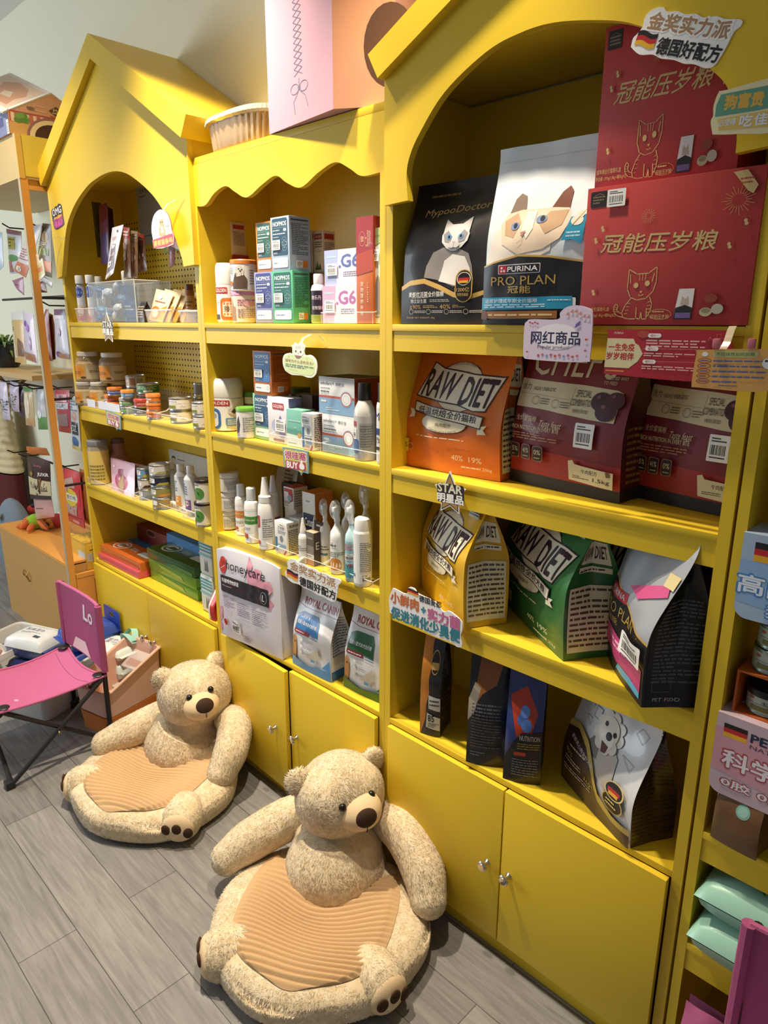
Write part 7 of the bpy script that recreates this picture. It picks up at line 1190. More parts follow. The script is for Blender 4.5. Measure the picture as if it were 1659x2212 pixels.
bentcard('pale pink folded shelf card with a small flag at the right edge', 2.829, -.006, Q2+.001, bw_, .165, '#c9b2bc', [('p', [(0, 84), (0, 30), (100, 10), (100, 70)], '#cf9aa6'), ('flag', 4, 74, 16, 90, 0), ('t', 'PETBARN', 36, 83, 10, '#23304e', {'w': 36, 'b': .03}), ('t', 'NATURAL PET', 35, 72.5, 5, '#3a4458', {'w': 34}), ('t', '科学配比', 34, 48, 24, '#b04a50', {'w': 58, 'b': .06}), ('t', '科学配比', 34, 48, 22, '#e8e4e8', {'w': 57, 'b': .025}), ('t', '0胶 0淀 0谷', 33, 18, 12, '#b04a50', {'w': 54, 'b': .06}), ('t', '0胶 0淀 0谷', 33, 18, 10.6, '#e8e4e8', {'w': 53, 'b': .02})])
pouch('treat_pouch', 'grey flat packet standing at the right edge above the blue card', 'pouch', (2.862, .03), (3.01, .03), Q1, .17, .03, '#8f8d90', [('n', 10, 90, 50, 94, 1, '#3a3a3e'), ('t', 'PETBARN', 34, 80, 6, '#1e1e22', {'w': 48, 'b': .03}), ('n', 12, 72, 70, 75, 1, '#4a4a4e'), ('b', 10, 44, 46, 66), ('n', 14, 32, 60, 38, 2, '#5a5a5e'), ('o', 20, 14, 8, 7, .6, '#6a6a6e'), ('o', 44, 14, 8, 7, .6, '#6a6a6e')], seed=61)
b = MB(); om = mat('#b8591f', .5); xw = .17
for q in ((0, 0, 0, xw, .12, .004), (0, 0, .083, xw, .12, .087), (0, 0, .004, .004, .12, .083), (.086, 0, .004, .09, .12, .083), (xw-.004, 0, .004, xw, .12, .083), (.004, .116, .004, xw-.004, .12, .083)): b.box(*q, om)
o = b.build('can_display_box'); o.location = (2.846, .012, Q2+.0015); tag(o, 'orange cardboard display box holding a jar, above the pink card', 'display box')
LBG = [('t', '主食', 46, 62, 22, '#3a3a34', {'w': 24}), ('e', 16, 78, 5, 8, '#a8503a'), ('r', 16, 8, 48, 38, '#6a6a34'), ('n', 12, 46, 84, 52, 1, '#5a5a54'), ('e', 76, 22, 8, 10, '#d8d4c8')]
rj = .036
def jarcan(label, k, z, lid):
    t = can('pet_food_can', label, 0, 10, .056, z, .046, '#a9b0a0', LBG, top='#8a8c88', group='round cans in the right unit', ang=-95, rim='#8fa8a0', lid=lid, r=rj); t.location = (2.892+.003*k, .056, z); return t
for k in range(3): jarcan(('bottom can of the three on the orange display box', 'middle can of the three on the orange display box', 'top can of the three on the orange display box')[k], k, Q2+.0892+.0465*k, '#2a2c2c' if k == 2 else None)
jarcan('black lidded jar inside the orange display box', 0, Q2+.006, '#1c1c1e')
pouch('treat_pouch', 'brown paper pouch with a green sticker, leaning over the shelf edge at right', 'pouch', (2.846, -.004), (2.932, -.012), Q3, .15, .05, '#6a4a2c', [('e', 60, 56, 15, 9, '#7aa89a'), ('e', 60, 56, 11, 6.6, '#8fb8aa'), ('p', [(0, 60), (0, 100), (30, 100), (10, 76)], '#b8b4a8')], seed=62, wr=.008)
for k in range(2):
    b = MB(); w, D, h = .30, .2, .088; mm = mat('#9fd0bc', .35, coat=.2)
    def pk(u, v, sg):
        kx = 1-abs(2*u-1)**4; ky = 1-abs(2*v-1)**4
        return Vector((w*u, D*v, h/2+sg*(h/2*(kx*ky)**.35+.001)+.006*noise.noise(Vector((u*5, v*5, sg*2+k*9)))*kx*ky))
    b.grid(lambda u, v: pk(u, v, 1), 24, 18, mm); b.grid(lambda u, v: pk(1-u, v, -1), 24, 18, mm)
    T = lambda a, c, o: pk(min(max(a/w, 0), 1), min(max(c/D, 0), 1), 1)+Vector((0, -o*.8, o*1.6))
    lf = lambda x, y: [(x, y), (x+3, y-2), (x+7, y-11), (x+12, y-17), (x+16, y-30), (x+10, y-23), (x+4, y-16), (x+1, y-8)]
    put(b, T, w, D, [('p', lf(22, 52), '#2f6a3c'), ('l', [(23, 50), (36, 26)], .7, '#7fae8e'), ('p', lf(50, 48), '#2f6a3c'), ('p', [(47, 40), (52, 42), (56, 36), (53, 30)], '#2f6a3c'), ('l', [(51, 46), (64, 22)], .7, '#7fae8e'), ('l', [(14, 84), (20, 74), (28, 72), (32, 64), (46, 58), (62, 58), (80, 64)], 1.4, '#24402c'), ('o', 44, 68, 7, 6, 1, '#24402c'), ('o', 54, 66, 5, 5, 1, '#24402c'), ('p', [(34, 76), (58, 80), (78, 74), (58, 70)], '#2f6a3c'), ('p', [(72, 50), (98, 44), (98, 84), (80, 78)], '#b04a28')], tol=.012, rough=.35)
    o = b.build('wipes_pack', sharp=50); o.location = (2.836+.0, -.03+.012*k, Q4+.0015+k*.09); tag(o, ('lower mint green pack with dark green leaves, right unit', 'upper mint green pack with dark green leaves, right unit')[k], 'pack', 'mint green packs')

b = MB(); b.grid(lambda u, v: Vector((-.07+.16*u, -.03*math.sin(PI*v)+.02*noise.noise(Vector((u*4, v*4, 2))), .3*v+.03*u*math.sin(PI*v))), 16, 16, mat('#a85480', .8)); b.grid(lambda u, v: Vector((-.07+.16*(1-u), .02+.01*math.sin(PI*v), .3*v+.03*(1-u)*math.sin(PI*v))), 16, 16, mat('#a85480', .8))
put(b, lambda a, c, o: Vector((-.07+a, -.034-o, c)), .16, .3, [('e', 30, 88, 18, 8, '#d8c8a8'), ('e', 32, 88, 11, 5, '#3a2a44'), ('e', 78, 84, 12, 5, '#3a2a44')])
o = b.build('folded_fabric', sharp=60); o.location = (2.93, -.05, .002); tag(o, 'folded pink fabric with a cream patch at the bottom right, under the mint packs', 'fabric')
# ================================================================== plush bear floor seats
def fur_mat():
    m = bpy.data.materials.new('plush_fur'); m.use_nodes = True; nt = m.node_tree; b = nt.nodes['Principled BSDF']; L = nt.links.new
    tc = nt.nodes.new('ShaderNodeTexCoord'); n = nt.nodes.new('ShaderNodeTexNoise'); n.inputs['Scale'].default_value = 60; n.inputs['Detail'].default_value = 5; L(tc.outputs['Object'], n.inputs['Vector'])
    cr = nt.nodes.new('ShaderNodeValToRGB'); cr.color_ramp.elements[0].position = .32; cr.color_ramp.elements[1].position = .68
    cr.color_ramp.elements[0].color = lin('#dfc8a0'); cr.color_ramp.elements[1].color = lin('#f4e2c2'); L(n.outputs['Fac'], cr.inputs[0]); L(cr.outputs[0], b.inputs['Base Color'])
    b.inputs['Roughness'].default_value = .95; b.inputs['Specular IOR Level'].default_value = .1; b.inputs['Sheen Weight'].default_value = .25
    tr = nt.nodes.new('ShaderNodeBsdfTranslucent'); ms = nt.nodes.new('ShaderNodeMixShader'); ms.inputs[0].default_value = .12; L(cr.outputs[0], tr.inputs[0])
    L(b.outputs[0], ms.inputs[1]); L(tr.outputs[0], ms.inputs[2]); L(ms.outputs[0], nt.nodes['Material Output'].inputs[0])
    bp = nt.nodes.new('ShaderNodeBump'); bp.inputs['Strength'].default_value = .3; bp.inputs['Distance'].default_value = .004; L(n.outputs['Fac'], bp.inputs['Height']); L(bp.outputs[0], b.inputs['Normal'])
    return m
FUR = fur_mat()
def furry(mb, dens, ln=.0088, wd=.0017, seed=0, flow=(0, 0, -1), keep=None, up=.13):
    """grow short plush tufts (tapered three sided spikes) over the faces already in the mesh"""
    V = np.array(mb.v, float); T = []
    for f in mb.f:
        for i in range(1, len(f)-1): T.append((f[0], f[i], f[i+1]))
    T = np.array(T); a, b, c = V[T[:, 0]], V[T[:, 1]], V[T[:, 2]]
    N = np.cross(b-a, c-a); A = np.linalg.norm(N, axis=1); ok = A > 1e-10; a, b, c, N, A = a[ok], b[ok], c[ok], N[ok], A[ok]
    N /= A[:, None]; A /= 2
    cen = V.mean(0)
    rs = np.random.RandomState(seed); n = int(A.sum()*dens); idx = rs.choice(len(A), n, p=A/A.sum())
    r1, r2 = rs.rand(n), rs.rand(n); s = np.sqrt(r1)
    P = (1-s)[:, None]*a[idx]+(s*(1-r2))[:, None]*b[idx]+(s*r2)[:, None]*c[idx]; Nn = N[idx]
    if keep is not None: k = np.array([keep(p) for p in P]); P, Nn = P[k], Nn[k]; n = len(P)
    q = P*18; ph = np.stack([np.sin(q[:, 1]*1.3+q[:, 2]*2.1+seed)+np.sin(q[:, 0]*3.1+q[:, 2]*1.7), np.sin(q[:, 0]*1.7+q[:, 2]*1.1+2)+np.sin(q[:, 1]*2.9+1), np.sin(q[:, 0]*2.3+q[:, 1]*1.9+4)], 1)
    D = np.array(flow)[None, :]*.8+ph*.38+rs.randn(n, 3)*.32
    D -= Nn*(D*Nn).sum(1)[:, None]; D /= np.linalg.norm(D, axis=1)[:, None]+1e-9
    Tn = np.cross(Nn, D); L = ln*(.6+.7*rs.rand(n))[:, None]
    w = wd*(.7+.6*rs.rand(n))[:, None]
    tip = P+(Nn*up+D*.85)*L
    base = P-Nn*.001
    v = np.stack([base+Tn*w, base-Tn*w, base+(Nn*.4+D*.3)*w*1.6, tip], 1).reshape(-1, 3)
    sn = Nn*1.0+D*.25+rs.randn(n, 3)*.16; sn /= np.linalg.norm(sn, axis=1)[:, None]
    mb.cn = (len(mb.v), np.repeat(sn, 4, axis=0))
    o = len(mb.v); mb.v.extend(map(tuple, v)); k = mb.mi(FUR)
    for i in range(n):
        j = o+4*i; mb.f += [(j, j+2, j+3), (j+2, j+1, j+3), (j+1, j, j+3)]
    mb.m += [k]*(3*n)
def hit(px, py, C, r):
    d = _d(px, py).normalized(); oc = CAM-C; b = oc.dot(d); disc = b*b-(oc.dot(oc)-r*r)
    t = -b-math.sqrt(max(disc, 0)); return CAM+d*t
def loft(mb, pts, rads, m, n=24, sub=8, flat=1.0):
    """rounded sausage through points (Catmull-Rom), closed at both ends"""
    P = [Vector(p) for p in pts]; out = []; rr = []
    for i in range(len(P)-1):
        p0 = P[max(i-1, 0)]; p1 = P[i]; p2 = P[i+1]; p3 = P[min(i+2, len(P)-1)]
        for k in range(sub):
            t = k/sub; out.append(.5*((2*p1)+(p2-p0)*t+(2*p0-5*p1+4*p2-p3)*t*t+(3*p1-p0-3*p2+p3)*t**3)); u = t*t*(3-2*t); rr.append(rads[i]*(1-u)+rads[i+1]*u)
    out.append(P[-1]); rr.append(rads[-1])
    d0 = (out[1]-out[0]).normalized(); d1 = (out[-1]-out[-2]).normalized(); a = []; ra = []
    for k in range(5): w = PI/2*k/5; a.append(out[0]-d0*rr[0]*math.cos(w)); ra.append(max(rr[0]*math.sin(w), .0005))
    e = []; re = []
    for k in range(1, 6): w = PI/2*k/5; e.append(out[-1]+d1*rr[-1]*math.sin(w)); re.append(max(rr[-1]*math.cos(w), .0005))
    mb.tube(a+out+e, ra+rr+re, m, n)
def bear(label, root, th, arms, head_c, muz, eyes, ears, seed, feet):
    R0 = Vector((root[0], root[1], 0)); t = thing('bear_seat', label, 'plush floor seat', R0, th, 'plush bear floor seats')
    Mi = Matrix.Rotation(-rad(th), 3, 'Z'); W2 = lambda p: Mi @ (Vector(p)-R0)
    DN = 98000
    def seat_z(x, y):
        p = min(1, math.hypot(x/.295, (y+.0)/.275)); return .062+.07*math.sqrt(max(0, 1-p**4))-.05*math.exp(-(((x/.17)**2+((y+.01)/.16)**2)))
    b = MB(); rings = [(.0001,), (.15,), (.3,), (.45,), (.58,), (.7,), (.8,), (.88,), (.94,), (.98,), (.998,)]; low = [(1.0, .05), (.985, .025), (.93, .006), (.6, .001), (.0001, .001)]
    n = 56; vs = []
    def wob(a): return 1+.018*math.sin(3*a+seed)+.012*math.sin(7*a+1)
    for (p,) in rings:
        for i in range(n):
            a = 2*PI*i/n; x, y = .295*p*math.cos(a)*wob(a), .275*p*math.sin(a)*wob(a); vs.append((x, y, seat_z(x, y) if p < .99 else .066))
    for p, z in low:
        for i in range(n): a = 2*PI*i/n; vs.append((.295*p*math.cos(a)*wob(a), .275*p*math.sin(a)*wob(a), z))
    K = len(rings)+len(low); b.add(vs, [(j*n+i, (j+1)*n+i, (j+1)*n+(i+1) % n, j*n+(i+1) % n) for j in range(K-1) for i in range(n)], FUR)
    def ytop(u): return .165-.085*(1-u*u)-.0*u
    def panel(u, v):
        s = 2*u-1; yt = ytop(s); yb = -.243
        hw_ = .212*max(0, 1-abs((v-.36)/.655)**(3.4 if v > .36 else 3))**.5 if v > .36 else .212-.03*((.36-v)/.36)**2
        hw_ = max(hw_, .02); x = hw_*s; y = yt+(yb+.02*s*s-yt)*v
        z = seat_z(x, y)+.006
        k = (y*1+.010*math.sin(x*16+seed)+.007*math.sin(x*9+y*21+seed*2)+.012*math.exp(-((x+.03)/.07)**2-((y-.0)/.05)**2))/.0152
        rd = (.5+.5*math.cos(2*PI*k))**.45*.0085
        e = min(1, (1-abs(s))*9, v*14, (1-v)*14)
        return Vector((x, y, z+rd*e-.004*(1-e)))
    inp = lambda p: not (p[2] > .075 and abs(p[0]) < .195 and -.2 < p[1] < .14)
    furry(b, DN, seed=seed, flow=(0, -.3, -.7), keep=inp); b.build('seat_cushion', t, 180)
    b = MB(); b.grid(panel, 70, 260, mat('#c6a47a', .9, spec=.1, bump=.25, bscale=500, vary=.05)); b.build('belly_panel', t, 180)
    # chest
    hc = W2(head_c); b = MB(); ch = Vector((0, .145, .02))
    loft(b, [(0, .165, .03), (0, .165, .10), (hc.x*.4, hc.y*.5+.09, .18), (hc.x*.8, hc.y*.8+.035, hc.z-.09)], [.125, .147, .125, .08], FUR, 30, 8)
    furry(b, DN, seed=seed+1); b.build('chest', t, 180)
    # head
    m_w = hit(muz[0], muz[1], Vector(head_c), .118); fd = (W2(m_w)-hc); fdir = fd.normalized()
    up = Vector((0, 0, 1)); ex = up.cross(-fdir).normalized()*1; ez = (-fdir).cross(ex)*-1
    ez = (up-fdir*up.dot(fdir)).normalized(); ex = ez.cross(-fdir).normalized()*-1
    Mh = Matrix((ex, -fdir, ez)).transposed()
    b = MB(); b.ell(hc, .133, .120, .118, FUR, 40, 26, M=Mh, fn=lambda p: 1+.07*max(0, -p.z)*abs(p.x)-.02*max(0, p.z)); furry(b, DN*1.1, ln=.0105, seed=seed+2, flow=tuple(-fdir*.2+Vector((0, 0, -.5))))
    H = b.build('head', t, 180)
    sm = mat('#e0c6a0', .9, spec=.15, bump=.15, bscale=400)
    mc = hc+fdir*.092; b = MB(); b.ell(mc, .066, .066, .054, sm, 30, 20, M=Mh, fn=lambda p: 1+.0*p.x); b.build('muzzle', t)
    nh = W2(hit(muz[2], muz[3], R0+Matrix.Rotation(rad(th), 3, 'Z') @ mc, .058)); nd = (nh-mc).normalized(); b = MB()
    ez2 = (up-nd*up.dot(nd)).normalized(); Mn = Matrix((ez2.cross(-nd)*-1, -nd, ez2)).transposed(); b.ell(mc+nd*.055, .032, .014, .027, mat('#3e2b22', .8, spec=.2), 22, 14, M=Mn); b.build('nose', t)
    b = MB(); q = mc+nd*.0625; b.tube([q-ez2*.022-nd*.002, q-ez2*.034-nd*.005, q-ez2*.042-nd*.010], .0016, mat('#3e2b22', .8), 6); b.build('mouth_seam', t)
    for e in eyes:
        p = W2(hit(e[0], e[1], Vector(head_c), .121)); b = MB(); b.ell(p, .011, .011, .011, mat('#17120f', .3, spec=.4), 16, 12); b.build('eye', t)
    for e in ears:
        p = W2(hit(e[0], e[1], Vector(head_c), .122)) if len(e) == 2 else W2(Vector(e))
        d = (p-hc).normalized(); p = hc+d*.128; b = MB(); sx = d.cross(fdir).normalized()
        Me = Matrix((sx, -fdir, d)).transposed()
        b.ell(p, .040, .021, .040, FUR, 22, 14, M=Me); furry(b, DN*1.2, ln=.0115, seed=seed+5, flow=tuple(d*.6), up=.3); b.build('ear', t, 180)
    for i, pts in enumerate(arms):
        b = MB(); q = [W2(p) for p in pts]; loft(b, q, [.055, .062, .060, .050][:len(q)] if len(q) == 4 else [.058]*len(q), FUR, 26, 8)
        furry(b, DN, seed=seed+7+i, flow=tuple((q[-1]-q[0]).normalized()*.8+Vector((0, 0, -.3)))); b.build('arm', t, 180)
    for i, (fp, dr, pads) in enumerate(feet):
        c = W2(fp); d = W2(Vector(fp)+Vector((math.cos(rad(dr)), math.sin(rad(dr)), 0)))-c; d = d.normalized(); sx = d.cross(up).normalized()
        b = MB(); loft(b, [c-d*.06+Vector((0, 0, -.006)), c-d*.02, c+d*.02], [.052, .064, .066], FUR, 28, 8)
        for j, v in enumerate(b.v): b.v[j] = (v[0], v[1], max(v[2], .002))
        furry(b, DN, seed=seed+11+i, flow=tuple(-d*.3+Vector((0, 0, -.6))), keep=lambda p: (Vector(p)-c).dot(d) < .066 and p[2] > .004); f = b.build('foot', t, 180)
        s = MB(); s.ell(c+d*.058, .053, .026, .051, sm, 26, 16, M=Matrix((sx, d, up)).transposed()); s.build('sole', f)
        for (u, w) in pads:
            k = MB(); n2 = (d+sx*u*6+up*w*6).normalized(); k.ell(c+d*(.0845-(u*u+w*w)*4.9)+sx*u+up*w, .0155, .005, .0185, mat('#45301f', .8, spec=.2), 16, 10, M=Matrix((n2.cross(up).normalized(), n2, up)).transposed()); k.build('paw_pad', f)
    return t
bear('cream plush bear seat nearest the camera, in front of the middle cabinet doors', (2.0, -.305), 32,
     [[(1.80, -.10, .20), (1.745, -.21, .185), (1.70, -.31, .145), (1.672, -.375, .105)], [(1.985, -.02, .21), (2.06, -.03, .215), (2.15, -.055, .17), (2.20, -.085, .12)]],
     (1.893, -.128, .315), (786, 1758, 792, 1768), ((740, 1744), (802, 1716)), ((652, 1690), (806, 1640)), 1,
     [((1.915, -.525, .062), -122, [(-.024, .018), (.004, .026), (.03, .012)]), ((2.225, -.315, .064), -10, [(-.036, -.006), (-.004, .012), (.03, .004)])])
bear('cream plush bear seat farther back, beside the pink folding chair', (1.12, -.316), 23,
     [[(1.01, -.10, .20), (.97, -.20, .19), (.925, -.31, .155), (.888, -.39, .125)], [(1.19, -.05, .21), (1.25, -.065, .215), (1.305, -.12, .17), (1.325, -.175, .115)]],
     (1.094, -.128, .315), (437, 1528, 443, 1525), ((409, 1507), (455, 1489)), ((356, 1468), (468, 1430)), 4,
     [((.985, -.50, .062), -125, [(-.024, .018), (.004, .026), (.03, .012)]), ((1.365, -.35, .064), -45, [(-.036, -.006), (-.002, .012), (.034, .006)])])

# ================================================================== folding chairs
def chair(label, loc, rz, W_=.40, D_=.36, graphics=True):
    t = thing('folding_chair', label, 'chair', loc, rz, 'pink folding chairs'); bk = mat('#1d1a1b', .45); pk = mat('#c0628f', .75, bump=.2, bscale=500); pk2 = mat('#a24c78', .75)
    SZ = .30; w = W_/2; d = D_/2; r = .0085
    F = {(sx, sy): Vector((sx*(w+.02), sy*(d+.015), .0)) for sx in (-1, 1) for sy in (-1, 1)}
    S = {(sx, sy): Vector((sx*w, sy*d, SZ-.012)) for sx in (-1, 1) for sy in (-1, 1)}
    ks = [(-1, -1), (1, -1), (1, 1), (-1, 1)]
    for i in range(4):
        a, c = ks[i], ks[(i+1) % 4]; n = Vector((a[0]+c[0], a[1]+c[1], 0)).normalized()*.007
        for q, e, s in ((a, c, 1), (c, a, -1)):
            b = MB(); b.tube([F[q]+Vector((0, 0, .012))+n*s, S[e]+n*s], r, bk, 8); b.build('leg', t)
        b = MB(); m = (F[a]+S[c])/2; b.ell(m+n*2.2, .006, .006, .006, mat('#b8a878', .3, metal=1), 8, 6); b.build('rivet', t)
    for q in ks:
        b = MB(); p = F[q]; b.box(p.x-.016, p.y-.016, .0, p.x+.016, p.y+.016, .03, bk, .004); b.build('foot_cap', t)
    for sx in (-1, 1):
        b = MB(); b.tube([Vector((sx*(w-.0), d+.012, .0)), Vector((sx*(w), d+.012, SZ)), Vector((sx*(w-.004), d+.02, .585))], .0095, bk, 10); b.build('back_post', t)
    b = MB()
    def sf(u, v, k):
        x = (2*u-1)*(w+.012)*(1-.09*math.sin(PI*v)); y = (2*v-1)*(d+.012)*(1-.09*math.sin(PI*u)); return Vector((x, y, SZ-.02*math.sin(PI*u)*abs(2*v-1)-.02*math.sin(PI*v)*abs(2*u-1)-.06*math.sin(PI*u)**.8*math.sin(PI*v)**.8-.003*k))
    b.grid(lambda u, v: sf(u, v, 0), 20, 20, pk); b.grid(lambda u, v: sf(1-u, v, 1), 20, 20, pk); 
    ed = [(i/10, 0) for i in range(10)]+[(1, i/10) for i in range(10)]+[(1-i/10, 1) for i in range(10)]+[(0, 1-i/10) for i in range(10)]
    b.tube([sf(u, v, .5) for u, v in ed], .005, pk, 8, closed=True)
    T = lambda a, c, o: sf(a/(2*w), c/(2*d), 0)+Vector((0, 0, o))
    put(b, T, 2*w, 2*d, [('l', [(4, 86), (96, 86)], 1.4, '#7a2f5c'), ('e', 62, 24, 3.4, 2.2, '#dca8c4')], tol=.03); b.build('seat', t)
    for q in ks:
        b = MB(); p = S[q]; b.ell((p.x*.95, p.y*.95, SZ+.002), .022, .022, .005, bk, 14, 8); b.build('corner_patch', t)
    b = MB(); bh0, bh1 = SZ+.015, .585
    def bf(u, v, k):
        s = 2*u-1; x = (w+.008)*s; return Vector((x, d+.012+.03*(1-s*s)*(.4+.6*v)+.004*k*(1 if k > 0 else 1), bh0+(bh1-bh0)*v-.02*(1-s*s)*v+.0))
    b.grid(lambda u, v: bf(u, v, -2), 18, 14, pk2); b.grid(lambda u, v: bf(1-u, v, 2), 18, 14, pk2)
    for uu in (0, 1): b.tube([bf(uu, v/8, 0) for v in range(9)], .0135, pk2, 8)
    for vv in (0, 1): b.tube([bf(u/10, vv, 0) for u in range(11)], .007, pk, 8)
    if graphics: put(b, lambda a, c, o: bf(a/(2*w), c/(bh1-bh0), -2)+Vector((0, -o-.001, 0)), 2*w, bh1-bh0, [('t', 'Lo', 62, 74, 24, '#e6dce6', {'w': 26, 'b': .03}), ('p', [(20, 2), (28, 22), (52, 24), (66, 2)], '#e4d4d4')], tol=.03)
    b.build('backrest', t)
    return t
chair('pink folding chair at the left edge, beside the farther bear seat', (.52, -.485, 0), 0, W_=.36)
chair('pink folding chair cut off by the bottom right corner of the picture', (3.142, -.275, 0), 0, W_=.36, graphics=False)

# ================================================================== bins and packs on the floor
def bin_(name, label, c, rz, W_, D_, H, z0, col, low=None, th=.006, taper=.06, flange=True):
    t = thing(name, label, 'bin', (c[0], c[1], z0), rz); m = mat(col, .4); w, d = W_/2, D_/2
    def ring(k, z, off=0): return [(sx*(w*(1-taper*(1-k))-off), sy*(d*(1-taper*(1-k))-off)) for sx, sy in ((-1, -1), (1, -1), (1, 1), (-1, 1))]
    lo = low or H
    def rp(k, off=0, z=None):
        p = []; q = rrect(-(w*(1-taper*(1-k))-off), -(d*(1-taper*(1-k))-off), w*(1-taper*(1-k))-off, d*(1-taper*(1-k))-off, .03, 5)
        for x, y in q:
            hz = z if z is not None else (lo+(H-lo)*ss(-.35, .25, y/d))*k
            p.append((x, y, hz))
        return p
    b = MB(); lv = [rp(0, 0, .001), rp(.5), rp(1), rp(1, th), rp(.5, th), rp(0, th, th)]; n = len(lv[0]); vs = [p for l in lv for p in l]
    b.add(vs, [(j*n+i, j*n+(i+1) % n, (j+1)*n+(i+1) % n, (j+1)*n+i) for j in range(5) for i in range(n)]+[tuple(range(n))[::-1], tuple(5*n+i for i in range(n))], m); b.build('body', t)
    if flange:
        b = MB(); b.tube(rp(1, -.002), .006, m, 8, closed=True); b.build('rim', t)
    return t
bin_('storage_bin', 'low white plastic bin on the floor behind the pink chair at the left edge', (.06, -.36, 0), 22, .60, .40, .20, .0, '#d9d7d2', taper=.12)
bin_('storage_bin', 'orange crate under the pink open fronted bin', (.555, -.175, 0), 14, .19, .29, .085, .0, '#d07a2c', flange=False)
bin_('storage_bin', 'pink open fronted storage bin between the chair and the farther bear seat', (.555, -.175, 0), 14, .20, .30, .20, .088, '#e3b9a6', low=.115)
b = MB(); b.box(-.06, -.004, -.045, .06, .004, .045, clear('f4ece8', .35, .1)); b.box(-.045, -.0045, -.03, .045, .0045, .0, mat('#b08a80', .5)); o = b.build('plastic_sleeve'); o.location = (.545, -.085, .225); o.rotation_euler = (rad(-62), 0, rad(14)); tag(o, 'clear plastic sleeve with a brown card lying in the pink bin', 'sleeve')
def wipes(label, c, rz, z, w, D, h, col, items=(), topc=None, front=(), tabh=False, group='wet wipe packs'):
    b = MB(); m = mat(col, .3, coat=.25); mt_ = mat(topc or col, .35, coat=.2)
    def pk(u, v, sg):
        s, q = 2*u-1, 2*v-1; k = (1-abs(s)**5)*(1-abs(q)**5)
        return Vector((w/2*s, D/2*q, h/2+sg*(h/2*max(k, 0)**.22*(.92+.08*math.cos(s*2)) if k > 0 else 0)+.003*noise.noise(Vector((u*6+c[0]*9, v*6, sg)))*max(k, 0)))
    b.grid(lambda u, v: pk(u, v, 1), 26, 18, mt_); b.grid(lambda u, v: pk(1-u, v, -1), 26, 18, m)
    for s in (-1, 1): b.box(s*(w/2) if s > 0 else -w/2-.018, -D/2*.9, h/2-.001, w/2+.018 if s > 0 else -w/2, D/2*.9, h/2+.001, m)
    put(b, lambda a, e, o: pk(min(max(a/w, 0), 1), min(max(e/D, 0), 1), 1)+Vector((0, 0, o*1.5)), w, D, items, tol=.02, rough=.35)
    o = b.build('wipes_pack', sharp=60); o.location = (c[0], c[1], z); o.rotation_euler = (0, 0, rad(rz)); tag(o, label, 'pack', group)
    if tabh:
        k = MB(); k.prism(rrect(-D/2, 0, D/2, .11, .012), lambda a, e, kk: Vector((w/2+.006+.003*kk, a, h*.3+e)), m, holes=[[(x, y) for x, y in rrect(-.022, .065, .022, .088, .011)][::-1]]); k.build('handle_tab', o)
    return o
TXT = [('t', '加厚湿巾', 46, 64, 16, '#5a6478', {'w': 46}), ('n', 20, 40, 70, 50, 2, '#7a8498'), ('r', 66, 22, 80, 34, '#44506c')]
wipes('lowest navy wet wipe pack of the stack against the left cabinet door', (.185, -.145), 90, .115, .22, .16, .085, '#27408f')
wipes('navy wet wipe pack with a handle tab, against the left cabinet door', (.185, -.145), 90, .202, .22, .16, .10, '#2f4da8', [('p', [(0, 0), (24, 0), (30, 30), (0, 36)], '#dfe4ee')], tabh=True)
wipes('plain navy wet wipe pack under the white topped pack in the white bin', (-.02, -.31), 24, .03, .22, .15, .105, '#223270')
wipes('navy wet wipe pack with a white top lying in the white bin', (-.02, -.31), 24, .137, .22, .15, .11, '#26397e', TXT, topc='#dfe3e6')
wipes('white and mint wipe pack lying between the navy stack and the pink bin', (.37, -.095), 12, .20, .18, .13, .055, '#dfe8e4', [('t', '湿巾', 30, 50, 30, '#7a5a90', {'w': 34, 'r': 10}), ('n', 50, 30, 84, 60, 4, '#8a92a8'), ('p', [(60, 60), (100, 64), (100, 100), (52, 100)], '#a8dcd8')])
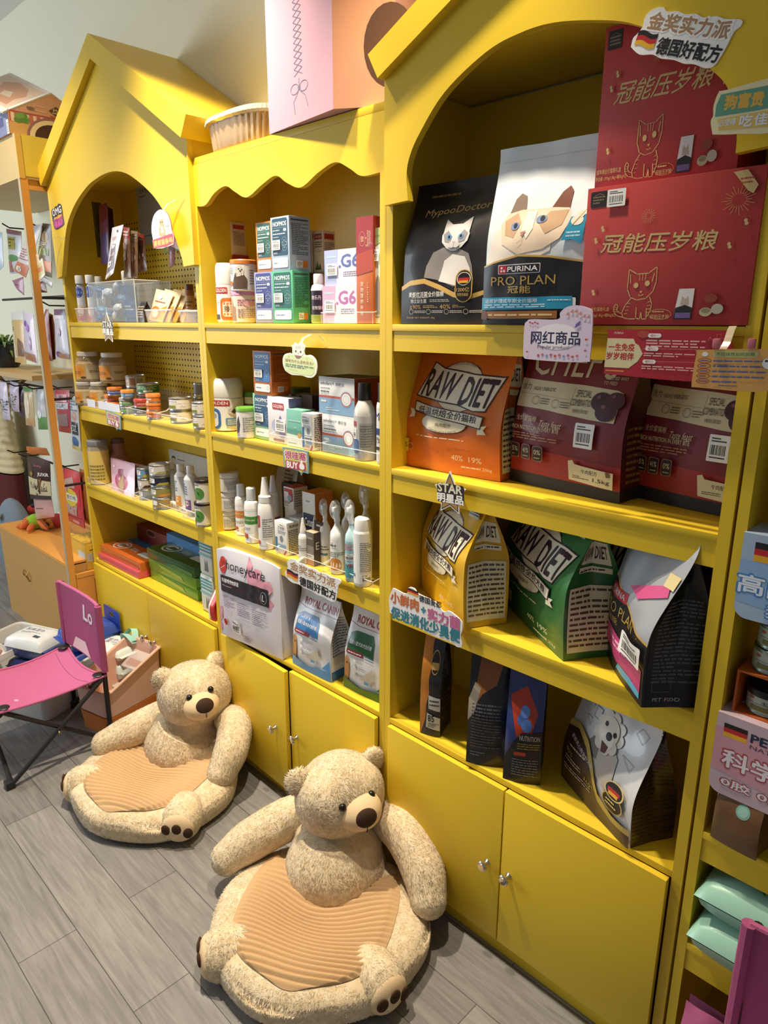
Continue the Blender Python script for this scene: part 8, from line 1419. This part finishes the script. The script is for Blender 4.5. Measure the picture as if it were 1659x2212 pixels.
wipes('lower mint wipe pack under the white and mint pack', (.37, -.095), 12, .11, .19, .14, .088, '#cfe0dc')
pf = MB(); m = mat('#a8dcd8', .35)
for s in (-1, 1): pf.grid(lambda u, v: Vector((.11*u, .02*s*math.sin(PI*u)+.03*(v-.5), .055*math.sin(PI*u*.9)*(1-.2*v)+.006*s)), 10, 4, m)
o = pf.build('wipes_wrapper'); o.location = (.36, -.055, .262); tag(o, 'crumpled mint plastic wrapper end on the white and mint pack', 'wrapper')
b = MB(); b.box(-.115, -.075, 0, .115, .075, .11, mat('#c9c4ba', .6), .003); o = b.build('shoe_box'); o.location = (.37, -.10, 0); tag(o, 'pale box on the floor under the mint wipe packs', 'box')
b = MB(); b.box(-.1, -.075, 0, .1, .075, .115, mat('#b9b4ac', .6), .003); o = b.build('shoe_box'); o.location = (.185, -.145, 0); o.rotation_euler = (0, 0, rad(90)); tag(o, 'pale box on the floor under the navy wet wipe stack', 'box')
t = thing('paper_tray', 'white tray holding a pinkish wrapped treat at the left end of the white bin', 'tray', (-.085, -.485, .15), 24)
b = MB(); m = mat('#e4e0da', .5)
b.box(-.07, -.085, 0, .07, .085, .003, m); b.box(-.07, -.085, 0, -.066, .085, .03, m); b.box(.066, -.085, 0, .07, .085, .03, m); b.box(-.07, -.085, 0, .07, -.081, .03, m); b.box(-.07, .081, 0, .07, .085, .03, m); b.build('tray_body', t)
o = MB(); o.ell((0, 0, .022), .052, .03, .018, mat('#b9786c', .25, coat=.6, vary=.3, bscale=40), 20, 12); o = o.build('wrapped_treat'); o.location = (-.085, -.485, .154); o.rotation_euler = (0, 0, rad(70)); tag(o, 'pinkish brown wrapped treat lying in the white tray', 'treat')

# everything that stands on a shelf rests a hair above the board
for o in list(bpy.data.objects):
    if o.parent is None and o.type in ('MESH', 'EMPTY') and 'kind' not in o and o.get('category') not in ('shelf cabinet', 'shelf rack', 'sign'):
        for s_ in (S1, S2, S3, S0, TZ, Q1, Q2, Q3, Q4):
            if abs(o.location.z-s_) < .0012: o.location.z = s_+.0016; break
